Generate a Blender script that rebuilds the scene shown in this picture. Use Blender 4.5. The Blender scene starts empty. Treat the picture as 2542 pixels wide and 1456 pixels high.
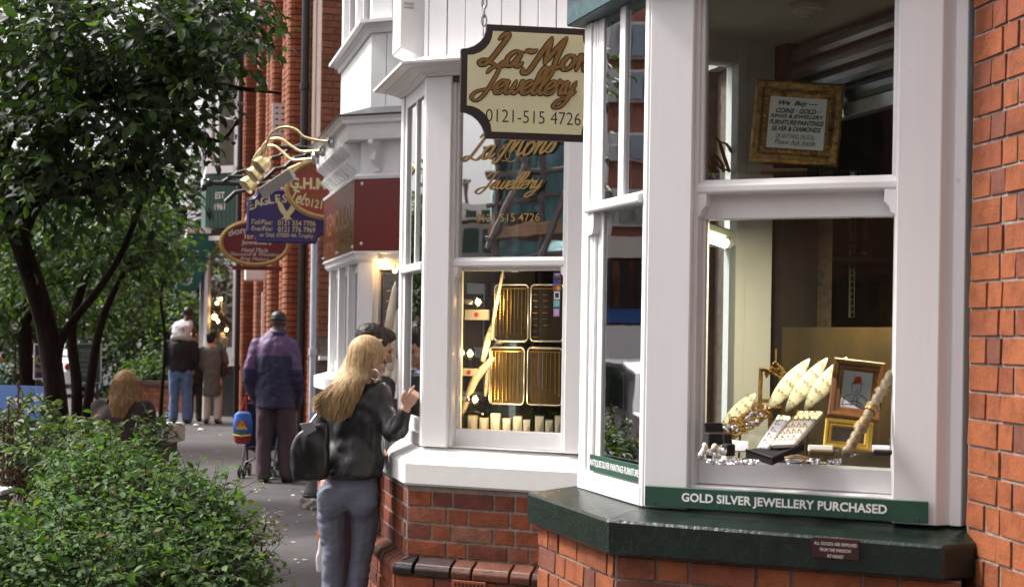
import bpy, bmesh, math, random
import numpy as np
from mathutils import Vector, Matrix, noise
PI = math.pi
R = random.Random(11)
SC = bpy.context.scene
COL = SC.collection

# ------------------------------------------------------------------ camera, sky, sun, exposure
EYE = 1.66
ROLL = 0.015
F = 50.0 / 36.0 * 2542.0          # focal length in reading pixels (2542 wide)
cd = bpy.data.cameras.new('camera')
cam = bpy.data.objects.new('camera', cd)
COL.objects.link(cam)
cam.matrix_world = Matrix.Translation((0, 0, EYE)) @ Matrix.Rotation(PI / 2, 4, 'X') @ Matrix.Rotation(ROLL, 4, 'Z')
cd.lens = 50; cd.sensor_width = 36; cd.shift_y = 102.0 / 2542.0
cd.clip_start = 0.05; cd.clip_end = 600
cd.dof.use_dof = True; cd.dof.focus_distance = 5.6; cd.dof.aperture_fstop = 5.6
SC.camera = cam

SUN_AZ = math.radians(162)        # direction the light comes from, measured from +X counter-clockwise
SUN_EL = math.radians(50)
wd = bpy.data.worlds.new('World'); SC.world = wd; wd.use_nodes = True
nt = wd.node_tree; nt.nodes.clear()
wo = nt.nodes.new('ShaderNodeOutputWorld'); bg = nt.nodes.new('ShaderNodeBackground')
sky = nt.nodes.new('ShaderNodeTexSky'); sky.sky_type = 'NISHITA'; sky.sun_disc = False
sky.sun_elevation = SUN_EL; sky.sun_rotation = PI / 2 - SUN_AZ
sky.air_density = 1.0; sky.dust_density = 6.0; sky.ozone_density = 1.0; sky.altitude = 0
hs = nt.nodes.new('ShaderNodeHueSaturation'); hs.inputs['Saturation'].default_value = 0.16; hs.inputs['Value'].default_value = 1.0
tint = nt.nodes.new('ShaderNodeMix'); tint.data_type = 'RGBA'; tint.blend_type = 'MULTIPLY'; tint.inputs[0].default_value = 1.0
tint.inputs[7].default_value = (1.03, 0.987, 0.985, 1)
nt.links.new(sky.outputs[0], hs.inputs['Color']); nt.links.new(hs.outputs[0], tint.inputs[6])
nt.links.new(tint.outputs[2], bg.inputs['Color']); bg.inputs['Strength'].default_value = 0.15
nt.links.new(bg.outputs[0], wo.inputs[0])
sl = bpy.data.lights.new('sun', 'SUN'); sl.energy = 3.2; sl.angle = math.radians(11); sl.color = (1.0, 0.965, 0.92)
sun = bpy.data.objects.new('sun', sl); COL.objects.link(sun)
sdir = Vector((math.cos(SUN_AZ) * math.cos(SUN_EL), math.sin(SUN_AZ) * math.cos(SUN_EL), math.sin(SUN_EL)))
sun.rotation_euler = sdir.to_track_quat('Z', 'Y').to_euler()
sun.location = (-8, -6, 14)
SC.view_settings.view_transform = 'Standard'; SC.view_settings.look = 'None'
SC.view_settings.gamma = 1.0; SC.view_settings.use_curve_mapping = False
SC.view_settings.exposure = 0.88
SC.render.engine = 'CYCLES'
SC.cycles.max_bounces = 8; SC.cycles.transparent_max_bounces = 16; SC.cycles.diffuse_bounces = 3; SC.cycles.glossy_bounces = 4
SC.cycles.use_denoising = True
SC.cycles.caustics_reflective = False; SC.cycles.caustics_refractive = False
SC.cycles.sample_clamp_indirect = 6

# ------------------------------------------------------------------ geometry helpers
def P(px, py, Y):
    a = px - 1271.0; b = 830.0 - py
    u = a * math.cos(ROLL) - b * math.sin(ROLL); v = a * math.sin(ROLL) + b * math.cos(ROLL)
    return Vector((u / F * Y, Y, EYE + v / F * Y))
def ray(px, py):
    return P(px, py, 1.0) - Vector((0, 0, EYE))
def GX(px, Y): return Vector(((px - 1271.0) / F * Y, Y))
def gp(px, py, z=0.0):
    d = ray(px, py); k = (z - EYE) / d.z
    return Vector((0, 0, EYE)) + d * k

W = {}
def world(o):
    return W.get(o.name, Matrix.Identity(4)) if o else Matrix.Identity(4)
def thing(name, label, cat, loc=(0, 0, 0), rz=0.0, group=None):
    o = bpy.data.objects.new(name, None); COL.objects.link(o)
    o.empty_display_size = 0.1
    o.location = loc; o.rotation_euler = (0, 0, rz)
    o['label'] = label; o['category'] = cat
    if group: o['group'] = group
    W[o.name] = Matrix.Translation(loc) @ Matrix.Rotation(rz, 4, 'Z')
    return o
def tag(o, label, cat, group=None):
    o['label'] = label; o['category'] = cat
    if group: o['group'] = group
    return o
def link(name, me, parent=None, M=None, kind=None, label=None):
    """link mesh data `me`; M is the world matrix of the object"""
    o = bpy.data.objects.new(name, me); COL.objects.link(o)
    if M is None: M = world(parent)
    W[o.name] = M.copy()
    if parent:
        o.parent = parent
        o.matrix_basis = world(parent).inverted() @ M
    else:
        o.matrix_basis = M
    if kind: o['kind'] = kind
    if label: o['label'] = label
    return o
def catmull(pts, n=6):
    pts = [Vector(p) for p in pts]
    if len(pts) < 3: return pts
    out = []
    for i in range(len(pts) - 1):
        p0 = pts[max(i - 1, 0)]; p1 = pts[i]; p2 = pts[i + 1]; p3 = pts[min(i + 2, len(pts) - 1)]
        for k in range(n):
            t = k / n
            out.append(0.5 * ((2 * p1) + (p2 - p0) * t + (2 * p0 - 5 * p1 + 4 * p2 - p3) * t * t + (3 * p1 - p0 - 3 * p2 + p3) * t ** 3))
    out.append(pts[-1]); return out
def interp(vals, n=6):
    out = []
    for i in range(len(vals) - 1):
        for k in range(n): out.append(vals[i] + (vals[i + 1] - vals[i]) * k / n)
    out.append(vals[-1]); return out

class MB:
    def __init__(s): s.v = []; s.f = []
    def add(s, vs, fs):
        o = len(s.v); s.v += [Vector(v) for v in vs]; s.f += [tuple(i + o for i in f) for f in fs]; return s
    def hexa(s, p):   # bottom 0-3 (ccw from above), top 4-7
        return s.add(p, [(3, 2, 1, 0), (4, 5, 6, 7), (0, 1, 5, 4), (1, 2, 6, 5), (2, 3, 7, 6), (3, 0, 4, 7)])
    def box(s, c, size, M=None):
        x, y, z = size[0] / 2, size[1] / 2, size[2] / 2
        p = [Vector(q) for q in ((-x, -y, -z), (x, -y, -z), (x, y, -z), (-x, y, -z), (-x, -y, z), (x, -y, z), (x, y, z), (-x, y, z))]
        if M: p = [M @ q for q in p]
        c = Vector(c); return s.hexa([q + c for q in p])
    def prism(s, poly, vec):
        """poly: list of 3d points, extruded by vec"""
        n = len(poly); vec = Vector(vec); a = [Vector(p) for p in poly]; b = [p + vec for p in a]
        return s.add(a + b, [tuple(range(n - 1, -1, -1)), tuple(range(n, 2 * n))] + [(i, (i + 1) % n, n + (i + 1) % n, n + i) for i in range(n)])
    def plan(s, poly, z0, z1):
        return s.prism([(p[0], p[1], z0) for p in poly], (0, 0, z1 - z0))
    def quad(s, a, b, c, d): return s.add([a, b, c, d], [(0, 1, 2, 3)])
    def loft(s, rings, cap=True):
        n = len(rings[0]); o = len(s.v)
        for r in rings: s.v += [Vector(q) for q in r]
        for k in range(len(rings) - 1):
            for i in range(n):
                j = (i + 1) % n
                s.f.append((o + k * n + i, o + k * n + j, o + (k + 1) * n + j, o + (k + 1) * n + i))
        if cap:
            s.f.append(tuple(o + i for i in range(n - 1, -1, -1)))
            s.f.append(tuple(o + (len(rings) - 1) * n + i for i in range(n)))
        return s
    def tube(s, pts, r, n=8, cap=True, flat=1.0, up=None):
        pts = [Vector(p) for p in pts]; m = len(pts)
        if not hasattr(r, '__len__'): r = [r] * m
        rings = []; up0 = Vector(up) if up else None
        prev = None
        for i, p in enumerate(pts):
            t = (pts[min(i + 1, m - 1)] - pts[max(i - 1, 0)])
            if t.length < 1e-9: t = Vector((0, 0, 1))
            t.normalize()
            if prev is None:
                a = up0 if up0 else (Vector((0, 0, 1)) if abs(t.z) < 0.9 else Vector((0, 1, 0)))
            else: a = prev
            e1 = (a - t * a.dot(t))
            if e1.length < 1e-6: e1 = t.orthogonal()
            e1.normalize(); e2 = t.cross(e1); prev = e1
            rings.append([p + (e1 * math.cos(2 * PI * k / n) * flat + e2 * math.sin(2 * PI * k / n)) * r[i] for k in range(n)])
        return s.loft(rings, cap)
    def ell(s, c, rad, seg=14, rings=9, M=None):
        c = Vector(c); o = len(s.v); vs = []
        for j in range(1, rings):
            th = PI * j / rings
            for i in range(seg):
                ph = 2 * PI * i / seg
                q = Vector((rad[0] * math.sin(th) * math.cos(ph), rad[1] * math.sin(th) * math.sin(ph), rad[2] * math.cos(th)))
                vs.append(q)
        vs += [Vector((0, 0, rad[2])), Vector((0, 0, -rad[2]))]
        if M: vs = [M @ q for q in vs]
        fs = []
        for j in range(rings - 2):
            for i in range(seg):
                k = (i + 1) % seg
                fs.append((j * seg + i, (j + 1) * seg + i, (j + 1) * seg + k, j * seg + k))
        t, b = len(vs) - 2, len(vs) - 1
        for i in range(seg):
            k = (i + 1) % seg
            fs.append((t, i, k)); fs.append((b, (rings - 2) * seg + k, (rings - 2) * seg + i))
        return s.add([q + c for q in vs], fs)
    def lathe(s, c, prof, n=16, M=None):
        """prof: list of (radius, height) about local z"""
        c = Vector(c); rings = []
        for r_, h in prof:
            rg = [Vector((r_ * math.cos(2 * PI * k / n), r_ * math.sin(2 * PI * k / n), h)) for k in range(n)]
            if M: rg = [M @ q for q in rg]
            rings.append([q + c for q in rg])
        return s.loft(rings)
    def mesh(s, name, M=None, smooth=False, mat=None, bevel=0.0, fix=True):
        me = bpy.data.meshes.new(name)
        vs = s.v
        if M is not None:
            Mi = M.inverted(); vs = [Mi @ v for v in vs]
        me.from_pydata([tuple(v) for v in vs], [], s.f)
        if fix or bevel > 0:
            bm = bmesh.new(); bm.from_mesh(me)
            bmesh.ops.recalc_face_normals(bm, faces=bm.faces)
            if bevel > 0:
                es = [e for e in bm.edges if len(e.link_faces) == 2 and e.calc_face_angle(0) > 0.5]
                bmesh.ops.bevel(bm, geom=es, offset=bevel, segments=1, affect='EDGES', clamp_overlap=True)
            bm.to_mesh(me); bm.free()
        if smooth: me.polygons.foreach_set('use_smooth', [True] * len(me.polygons))
        if mat: me.materials.append(mat)
        me.update(); return me
    def build(s, name, mat, parent=None, loc=None, smooth=False, bevel=0.0, kind=None, label=None):
        M = world(parent) if parent else Matrix.Translation(loc if loc is not None else (0, 0, 0))
        me = s.mesh(name, M, smooth, mat, bevel)
        return link(name, me, parent, M, kind, label)

class Face:
    """a vertical wall plane from plan point L (left) to Rr (right) as one looks at it"""
    def __init__(s, L, Rr):
        s.L = Vector((L[0], L[1])); s.Rp = Vector((Rr[0], Rr[1]))
        s.d = (s.Rp - s.L); s.len = s.d.length; s.d.normalize(); s.n = Vector((s.d.y, -s.d.x))
    def pt(s, r, z, o=0.0):
        q = s.L + s.d * r + s.n * o; return Vector((q.x, q.y, z))
    def at(s, px, py, o=0.0):
        rd = ray(px, py); L = s.L + s.n * o
        den = rd.x * s.n.x + rd.y * s.n.y
        k = (L.x * s.n.x + L.y * s.n.y) / den
        q = rd * k; return ((q.x - L.x) * s.d.x + (q.y - L.y) * s.d.y, q.z + EYE)
    def r(s, px, py=830, o=0.0): return s.at(px, py, o)[0]
    def z(s, px, py, o=0.0): return s.at(px, py, o)[1]
    def box(s, mb, r0, r1, z0, z1, o0, o1):
        p = s.pt
        return mb.hexa([p(r0, z0, o1), p(r1, z0, o1), p(r1, z0, o0), p(r0, z0, o0), p(r0, z1, o1), p(r1, z1, o1), p(r1, z1, o0), p(r0, z1, o0)])
    def M(s, r, z, o=0.0):
        """local x along wall, y up the wall, z outwards"""
        q = s.pt(r, z, o)
        return Matrix(((s.d.x, 0, s.n.x, q.x), (s.d.y, 0, s.n.y, q.y), (0, 1, 0, q.z), (0, 0, 0, 1)))
    def prof(s, mb, r0, r1, pts, end0=0.0, end1=0.0):
        """extrude profile pts [(o,z)] along the wall; mitre factors end0/end1 = dr per unit o"""
        a = [s.pt(r0 - end0 * o, z, o) for o, z in pts]; b = [s.pt(r1 + end1 * o, z, o) for o, z in pts]
        n = len(pts)
        return mb.add(a + b, [tuple(range(n)), tuple(range(2 * n - 1, n - 1, -1))] + [(i, n + i, n + (i + 1) % n, (i + 1) % n) for i in range(n)])

# ------------------------------------------------------------------ material helpers
def new_mat(name):
    m = bpy.data.materials.new(name); m.use_nodes = True
    nt = m.node_tree; b = nt.nodes['Principled BSDF']
    return m, nt, b
def ramp(nt, fac, stops):
    r = nt.nodes.new('ShaderNodeValToRGB'); e = r.color_ramp.elements
    while len(e) < len(stops): e.new(0.5)
    for i, (p, c) in enumerate(stops):
        e[i].position = p; e[i].color = (*c, 1) if len(c) == 3 else c
    nt.links.new(fac, r.inputs[0]); return r.outputs[0]
def noise_tex(nt, scale, detail=4, rough=0.6, coord='Object', vec=None, stretch=None):
    n = nt.nodes.new('ShaderNodeTexNoise'); n.inputs['Scale'].default_value = scale
    n.inputs['Detail'].default_value = detail; n.inputs['Roughness'].default_value = rough
    tc = nt.nodes.new('ShaderNodeTexCoord'); src = tc.outputs[coord]
    if stretch:
        mp = nt.nodes.new('ShaderNodeMapping'); mp.inputs['Scale'].default_value = stretch
        nt.links.new(src, mp.inputs[0]); src = mp.outputs[0]
    nt.links.new(src, n.inputs['Vector']); return n.outputs['Fac']
def mixc(nt, fac, a, b, mode='MIX'):
    m = nt.nodes.new('ShaderNodeMix'); m.data_type = 'RGBA'; m.blend_type = mode
    for sock, val in ((m.inputs[0], fac), (m.inputs[6], a), (m.inputs[7], b)):
        if isinstance(val, (int, float)): sock.default_value = val
        elif isinstance(val, tuple): sock.default_value = (*val, 1) if len(val) == 3 else val
        else: nt.links.new(val, sock)
    return m.outputs[2]
def bump(nt, b, h, strength=0.3, dist=0.01):
    n = nt.nodes.new('ShaderNodeBump'); n.inputs['Strength'].default_value = strength; n.inputs['Distance'].default_value = dist
    nt.links.new(h, n.inputs['Height']); nt.links.new(n.outputs[0], b.inputs['Normal'])
def mat(name, col, rough=0.5, var=0.12, scale=12, metal=0.0, bmp=0.0, bscale=60, spec=0.5, stretch=None, coat=0.0, sheen=0.0, dark=None, dist=0.004):
    m, nt, b = new_mat(name)
    f = noise_tex(nt, scale, 5, 0.65, stretch=stretch)
    lo = tuple(max(0, c * (1 - var)) for c in col); hi = tuple(min(1, c * (1 + var)) for c in col)
    c = ramp(nt, f, [(0.3, lo), (0.7, hi)])
    if dark:
        f2 = noise_tex(nt, dark[1], 6, 0.7)
        k = ramp(nt, f2, [(dark[2], (0, 0, 0)), (min(1, dark[2] + 0.12), (1, 1, 1))])
        c = mixc(nt, k, c, dark[0])
    nt.links.new(c, b.inputs['Base Color'])
    b.inputs['Roughness'].default_value = rough; b.inputs['Metallic'].default_value = metal
    b.inputs['Specular IOR Level'].default_value = spec; b.inputs['Coat Weight'].default_value = coat
    if sheen: b.inputs['Sheen Weight'].default_value = sheen
    if bmp: bump(nt, b, noise_tex(nt, bscale, 4, 0.6, stretch=stretch), bmp, dist)
    return m
def emit(name, col, strength):
    m, nt, b = new_mat(name); b.inputs['Base Color'].default_value = (*col, 1)
    b.inputs['Emission Color'].default_value = (*col, 1); b.inputs['Emission Strength'].default_value = strength
    return m
def glass(name, base=0.06, tint=(0.93, 0.96, 0.95), gain=1.0, rough=0.0):
    """single-sheet window glass: see-through plus a mirror share that follows the viewing angle"""
    m = bpy.data.materials.new(name); m.use_nodes = True; nt = m.node_tree; nt.nodes.clear()
    out = nt.nodes.new('ShaderNodeOutputMaterial'); mx = nt.nodes.new('ShaderNodeMixShader')
    tr = nt.nodes.new('ShaderNodeBsdfTransparent'); tr.inputs[0].default_value = (*tint, 1)
    gl = nt.nodes.new('ShaderNodeBsdfGlossy'); gl.inputs['Roughness'].default_value = rough; gl.inputs['Color'].default_value = (1, 1, 1, 1)
    fr = nt.nodes.new('ShaderNodeFresnel'); fr.inputs['IOR'].default_value = 1.5
    ma = nt.nodes.new('ShaderNodeMath'); ma.operation = 'MULTIPLY_ADD'; ma.inputs[1].default_value = gain; ma.inputs[2].default_value = base; ma.use_clamp = True
    nt.links.new(fr.outputs[0], ma.inputs[0]); nt.links.new(ma.outputs[0], mx.inputs[0])
    nt.links.new(tr.outputs[0], mx.inputs[1]); nt.links.new(gl.outputs[0], mx.inputs[2])
    # faint waviness of old glass
    nb = nt.nodes.new('ShaderNodeBump'); nb.inputs['Strength'].default_value = 0.05; nb.inputs['Distance'].default_value = 0.01
    nt.links.new(noise_tex(nt, 3.0, 2, 0.5), nb.inputs['Height']); nt.links.new(nb.outputs[0], gl.inputs['Normal'])
    nt.links.new(mx.outputs[0], out.inputs[0]); return m

def brick_mat(name, stops, rough=0.8, bmp=0.5, stain=None):
    m, nt, b = new_mat(name)
    oi = nt.nodes.new('ShaderNodeObjectInfo')
    c = ramp(nt, oi.outputs['Random'], stops)
    # bricks share mesh data: shift the grain by a random amount per brick
    tc = nt.nodes.new('ShaderNodeTexCoord'); va = nt.nodes.new('ShaderNodeVectorMath'); va.operation = 'MULTIPLY_ADD'
    va.inputs[1].default_value = (1, 1, 1)
    cm = nt.nodes.new('ShaderNodeCombineXYZ'); mu = nt.nodes.new('ShaderNodeMath'); mu.operation = 'MULTIPLY'; mu.inputs[1].default_value = 97.0
    nt.links.new(oi.outputs['Random'], mu.inputs[0])
    for i in range(3): nt.links.new(mu.outputs[0], cm.inputs[i])
    geo = nt.nodes.new('ShaderNodeNewGeometry')
    nt.links.new(geo.outputs['Position'], va.inputs[0]); nt.links.new(cm.outputs[0], va.inputs[2])
    def nz(sc, det=5):
        n = nt.nodes.new('ShaderNodeTexNoise'); n.inputs['Scale'].default_value = sc; n.inputs['Detail'].default_value = det; n.inputs['Roughness'].default_value = 0.65
        nt.links.new(va.outputs[0], n.inputs['Vector']); return n.outputs['Fac']
    g = ramp(nt, nz(16), [(0.3, (0.62, 0.6, 0.6)), (0.55, (1, 1, 1)), (0.75, (1.0, 1.0, 1.0))])
    c = mixc(nt, 1.0, c, g, 'MULTIPLY')
    sp = ramp(nt, nz(220, 2), [(0.30, (0.25, 0.22, 0.22)), (0.40, (1, 1, 1))])
    c = mixc(nt, 0.7, c, sp, 'MULTIPLY')
    nt.links.new(c, b.inputs['Base Color']); b.inputs['Roughness'].default_value = rough
    b.inputs['Specular IOR Level'].default_value = 0.25
    bump(nt, b, nz(90), bmp, 0.006)
    return m
# ------------------------------------------------------------------ materials
M_ = {}
M_['white'] = mat('white gloss paint', (0.77, 0.755, 0.755), 0.42, 0.025, 16, bmp=0.10, bscale=110, stretch=(1, 1, 0.12), dark=((0.46, 0.42, 0.39), 24, 0.67))
M_['white_far'] = mat('white paint', (0.80, 0.79, 0.80), 0.45, 0.03, 6, bmp=0.1, bscale=60)
M_['sill_white'] = mat('white masonry paint', (0.82, 0.81, 0.79), 0.6, 0.03, 14, bmp=0.22, bscale=75, dark=((0.55, 0.52, 0.48), 22, 0.71))
M_['board_white'] = mat('white board paint', (0.81, 0.81, 0.82), 0.45, 0.03, 10, bmp=0.15, bscale=90, stretch=(1, 1, 0.12))
M_['sill_green'] = mat('dark green gloss paint', (0.008, 0.015, 0.011), 0.24, 0.4, 18, bmp=0.6, bscale=55, dark=((0.045, 0.06, 0.052), 30, 0.66), dist=0.006)
M_['sign_green'] = mat('green sign board', (0.018, 0.065, 0.038), 0.45, 0.15, 5)
M_['lead'] = mat('lead flashing', (0.035, 0.036, 0.04), 0.5, 0.3, 14, bmp=0.4, bscale=30, dark=((0.6, 0.6, 0.62), 46, 0.74))
M_['fascia_green'] = mat('weathered green fascia', (0.022, 0.07, 0.075), 0.42, 0.4, 22, bmp=0.4, bscale=40, dark=((0.12, 0.2, 0.2), 40, 0.62))
M_['mortar'] = mat('old mortar', (0.23, 0.19, 0.165), 0.95, 0.3, 40, bmp=0.9, bscale=160, dark=((0.08, 0.06, 0.055), 14, 0.55))
M_['mortar_red'] = mat('red mortar', (0.185, 0.135, 0.11), 0.95, 0.3, 40, bmp=0.9, bscale=160, dark=((0.07, 0.045, 0.04), 14, 0.56))
M_['brick'] = brick_mat('orange red brick', [(0.0, (0.18, 0.052, 0.022)), (0.25, (0.235, 0.068, 0.026)), (0.55, (0.265, 0.082, 0.030)), (0.8, (0.205, 0.058, 0.028)), (0.93, (0.16, 0.055, 0.034)), (1.0, (0.12, 0.045, 0.032))], 0.8, 0.5)
M_['brick_mix'] = brick_mat('mixed red and brown brick', [(0.0, (0.19, 0.052, 0.025)), (0.3, (0.24, 0.062, 0.026)), (0.55, (0.16, 0.045, 0.03)), (0.75, (0.085, 0.035, 0.028)), (0.82, (0.26, 0.075, 0.04)), (1.0, (0.21, 0.10, 0.07))], 0.8, 0.7)
M_['brick_far'] = brick_mat('far red brick', [(0.0, (0.25, 0.085, 0.045)), (0.5, (0.31, 0.115, 0.060)), (1.0, (0.22, 0.075, 0.045))], 0.75, 0.3)
M_['brick_black'] = brick_mat('glazed plinth brick', [(0.0, (0.018, 0.012, 0.014)), (0.25, (0.05, 0.024, 0.020)), (0.6, (0.11, 0.042, 0.026)), (1.0, (0.15, 0.052, 0.03))], 0.36, 0.5)
M_['terracotta'] = mat('terracotta', (0.27, 0.06, 0.02), 0.8, 0.15, 30, bmp=0.3)
M_['dark'] = mat('dark shop interior', (0.018, 0.013, 0.011), 0.8, 0.3, 6)
M_['brown'] = mat('brown panelling', (0.06, 0.038, 0.022), 0.6, 0.25, 8)
M_['cream'] = mat('cream paint', (0.55, 0.50, 0.42), 0.55, 0.05, 8)
M_['ceiling'] = mat('ceiling plaster', (0.42, 0.40, 0.385), 0.8, 0.08, 50, bmp=0.3, bscale=120)
M_['black'] = mat('black paint', (0.012, 0.012, 0.013), 0.4, 0.2, 14, bmp=0.1)
M_['steel'] = mat('galvanised steel', (0.30, 0.31, 0.33), 0.38, 0.2, 30, metal=0.9, bmp=0.1, stretch=(0.2, 0.2, 1))
M_['alu'] = mat('aluminium', (0.62, 0.64, 0.67), 0.35, 0.1, 30, metal=0.8)
M_['gold_paint'] = mat('gold leaf lettering', (0.38, 0.23, 0.065), 0.45, 0.15, 30, spec=0.4)
M_['gold_letter'] = mat('bronze gold lettering', (0.27, 0.145, 0.045), 0.55, 0.22, 60, spec=0.2)
M_['gold'] = mat('polished gold', (0.62, 0.38, 0.10), 0.3, 0.1, 80, metal=1.0)
M_['brass'] = mat('polished brass', (0.86, 0.70, 0.38), 0.34, 0.08, 20, metal=0.85)
M_['silver'] = mat('silver', (0.75, 0.75, 0.78), 0.2, 0.05, 80, metal=1.0)
M_['gilt'] = mat('old gilt frame', (0.30, 0.17, 0.045), 0.42, 0.45, 45, metal=0.55, bmp=0.9, bscale=70, dark=((0.055, 0.028, 0.01), 30, 0.52), dist=0.008)
M_['wood_frame'] = mat('honey wood', (0.30, 0.12, 0.03), 0.38, 0.25, 30, bmp=0.2, stretch=(1, 1, 0.2))
M_['pad_cream'] = mat('cream leatherette pad', (0.78, 0.72, 0.60), 0.6, 0.05, 30, bmp=0.1)
M_['velvet'] = mat('black velvet', (0.012, 0.008, 0.008), 0.9, 0.3, 30)
M_['olive'] = mat('old gold velvet', (0.06, 0.038, 0.008), 0.8, 0.25, 30)
M_['paper'] = mat('white paper', (0.78, 0.79, 0.80), 0.8, 0.03, 10)
M_['paper_warm'] = mat('warm paper', (0.62, 0.60, 0.54), 0.8, 0.06, 20)
M_['ink'] = mat('black ink', (0.02, 0.02, 0.025), 0.7, 0.1, 20)
M_['white_letter'] = mat('white lettering', (0.82, 0.82, 0.80), 0.5, 0.02, 20)
M_['cream_letter'] = mat('cream lettering', (0.72, 0.62, 0.33), 0.5, 0.06, 20)
M_['sign_cream'] = mat('cream sign board', (0.76, 0.70, 0.44), 0.5, 0.02, 4)
M_['sign_red'] = mat('gloss crimson sign panel', (0.15, 0.010, 0.007), 0.13, 0.06, 4, spec=.4)
M_['sign_maroon'] = mat('maroon oval board', (0.15, 0.014, 0.014), 0.4, 0.1, 8)
M_['sign_brick'] = mat('rust red oval board', (0.27, 0.045, 0.022), 0.4, 0.08, 8)
M_['sign_blue'] = mat('navy purple board', (0.045, 0.030, 0.14), 0.4, 0.1, 8)
M_['plaque'] = mat('maroon plaque', (0.035, 0.007, 0.006), 0.4, 0.1, 30)
M_['glass'] = glass('window glass', 0.02)
M_['glass_up'] = glass('reflective window glass', 0.6, (0.6, 0.62, 0.62))
M_['glass_side'] = glass('street glass', 0.38, (0.8, 0.84, 0.82))
M_['glass_far'] = glass('far window glass', 0.10, (0.8, 0.83, 0.83))
M_['bulb_glass'] = glass('bulb glass', 0.05, (1, 1, 1))
M_['tube_light'] = emit('fluorescent tube', (0.80, 1.0, 0.62), 5.0)
M_['bulb_light'] = emit('lamp filament', (1.0, 0.55, 0.18), 30.0)
M_['asphalt'] = None

# ------------------------------------------------------------------ bricks
def brick_meshes(m, name):
    out = []
    for k in range(3):
        b = MB(); j = lambda a: R.uniform(-a, a)
        fr = [(-0.49 + j(.004), -0.475 + j(.012), j(.06)), (0.49 + j(.004), -0.475 + j(.012), j(.06)), (0.49 + j(.004), 0.475 + j(.012), j(.06)), (-0.49 + j(.004), 0.475 + j(.012), j(.06))]
        md = [(-0.5, -0.5, -0.22), (0.5, -0.5, -0.22), (0.5, 0.5, -0.22), (-0.5, 0.5, -0.22)]
        bk = [(x, y, -1) for x, y, _ in md]
        b.add(fr + md + bk, [(0, 1, 2, 3)] + [(i, (i + 1) % 4, 4 + (i + 1) % 4, 4 + i)[::-1] for i in range(4)] + [(4 + i, 4 + (i + 1) % 4, 8 + (i + 1) % 4, 8 + i)[::-1] for i in range(4)])
        out.append(b.mesh(name, mat=m))
    return out
BR = {k: brick_meshes(M_[k], 'brick') for k in ('brick', 'brick_mix', 'brick_far', 'brick_black')}
def brick(parent, M, w, h, dep=0.03, kind='brick', name='brick'):
    S = Matrix.Diagonal((w, h, dep, 1))
    return link(name, R.choice(BR[kind]), parent, M @ S)
def courses(parent, Fc, r0, r1, z0, z1, ch=0.075, st=0.215, hd=0.1025, jt=0.008, o=0.0, kind='brick', skip=None, limit=300, flip=0, end_r=0.0):
    k = 0; z = z0; cnt = 0
    while z + ch * 0.4 < z1 and cnt < limit:
        zt = min(z + ch, z1)
        r = r0 - ((st + hd) * 0.5 + hd * 0.25 if (k + flip) % 2 else 0.0); i = (k % 2)
        while r < r1 - 0.01 and cnt < limit:
            L = (hd if i % 2 else st) * R.uniform(0.985, 1.015)
            a = max(r, r0); b = min(r + L, r1 + end_r)
            if b - a > 0.025 and not (skip and skip((a + b) / 2, (z + zt) / 2)):
                M = Fc.M((a + b) / 2, (z + zt) / 2, o + R.uniform(-0.0025, 0.0025)) @ Matrix.Rotation(R.uniform(-0.006, 0.006), 4, 'Z')
                brick(parent, M, b - a - jt, zt - z - jt, 0.03, kind); cnt += 1
            r += L; i += 1
        z += ch; k += 1
    return cnt

# ------------------------------------------------------------------ lettering
def text_mb(body, size, shear=0.0, space=1.0, align='CENTER', offset=0.0, res=3):
    cu = bpy.data.curves.new('t', 'FONT'); cu.body = body; cu.size = size; cu.shear = shear; cu.space_character = space
    cu.align_x = align; cu.align_y = 'CENTER'; cu.offset = offset; cu.resolution_u = res; cu.extrude = 0.0
    o = bpy.data.objects.new('t', cu); COL.objects.link(o)
    dg = bpy.context.evaluated_depsgraph_get()
    me = bpy.data.meshes.new_from_object(o.evaluated_get(dg))
    b = MB(); b.v = [v.co.copy() for v in me.vertices]; b.f = [tuple(p.vertices) for p in me.polygons]
    bpy.data.objects.remove(o); bpy.data.curves.remove(cu); bpy.data.meshes.remove(me)
    return b
def fit(b, width=None, height=None):
    xs = [v.x for v in b.v]; ys = [v.y for v in b.v]
    cx, cy = (min(xs) + max(xs)) / 2, (min(ys) + max(ys)) / 2
    sx = width / (max(xs) - min(xs)) if width else None
    sy = height / (max(ys) - min(ys)) if height else None
    sx = sx or sy; sy = sy or sx
    b.v = [Vector(((v.x - cx) * sx, (v.y - cy) * sy, v.z)) for v in b.v]
    return b
def put_text(lines, parent, M, matl, name='lettering', thick=0.0015):
    """lines: list of (MB, x, y, rot). joined into one lettering mesh, placed by M (x right, y up, z out)"""
    a = MB()
    for b, x, y, rot in lines:
        c, s = math.cos(rot), math.sin(rot)
        vs = [Vector((v.x * c - v.y * s + x, v.x * s + v.y * c + y, v.z + thick)) for v in b.v]
        a.add(vs, b.f)
    a.v = [M @ v for v in a.v]
    Mw = world(parent)
    me = a.mesh(name, Mw, mat=matl, fix=False)
    return link(name, me, parent, Mw)
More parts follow.
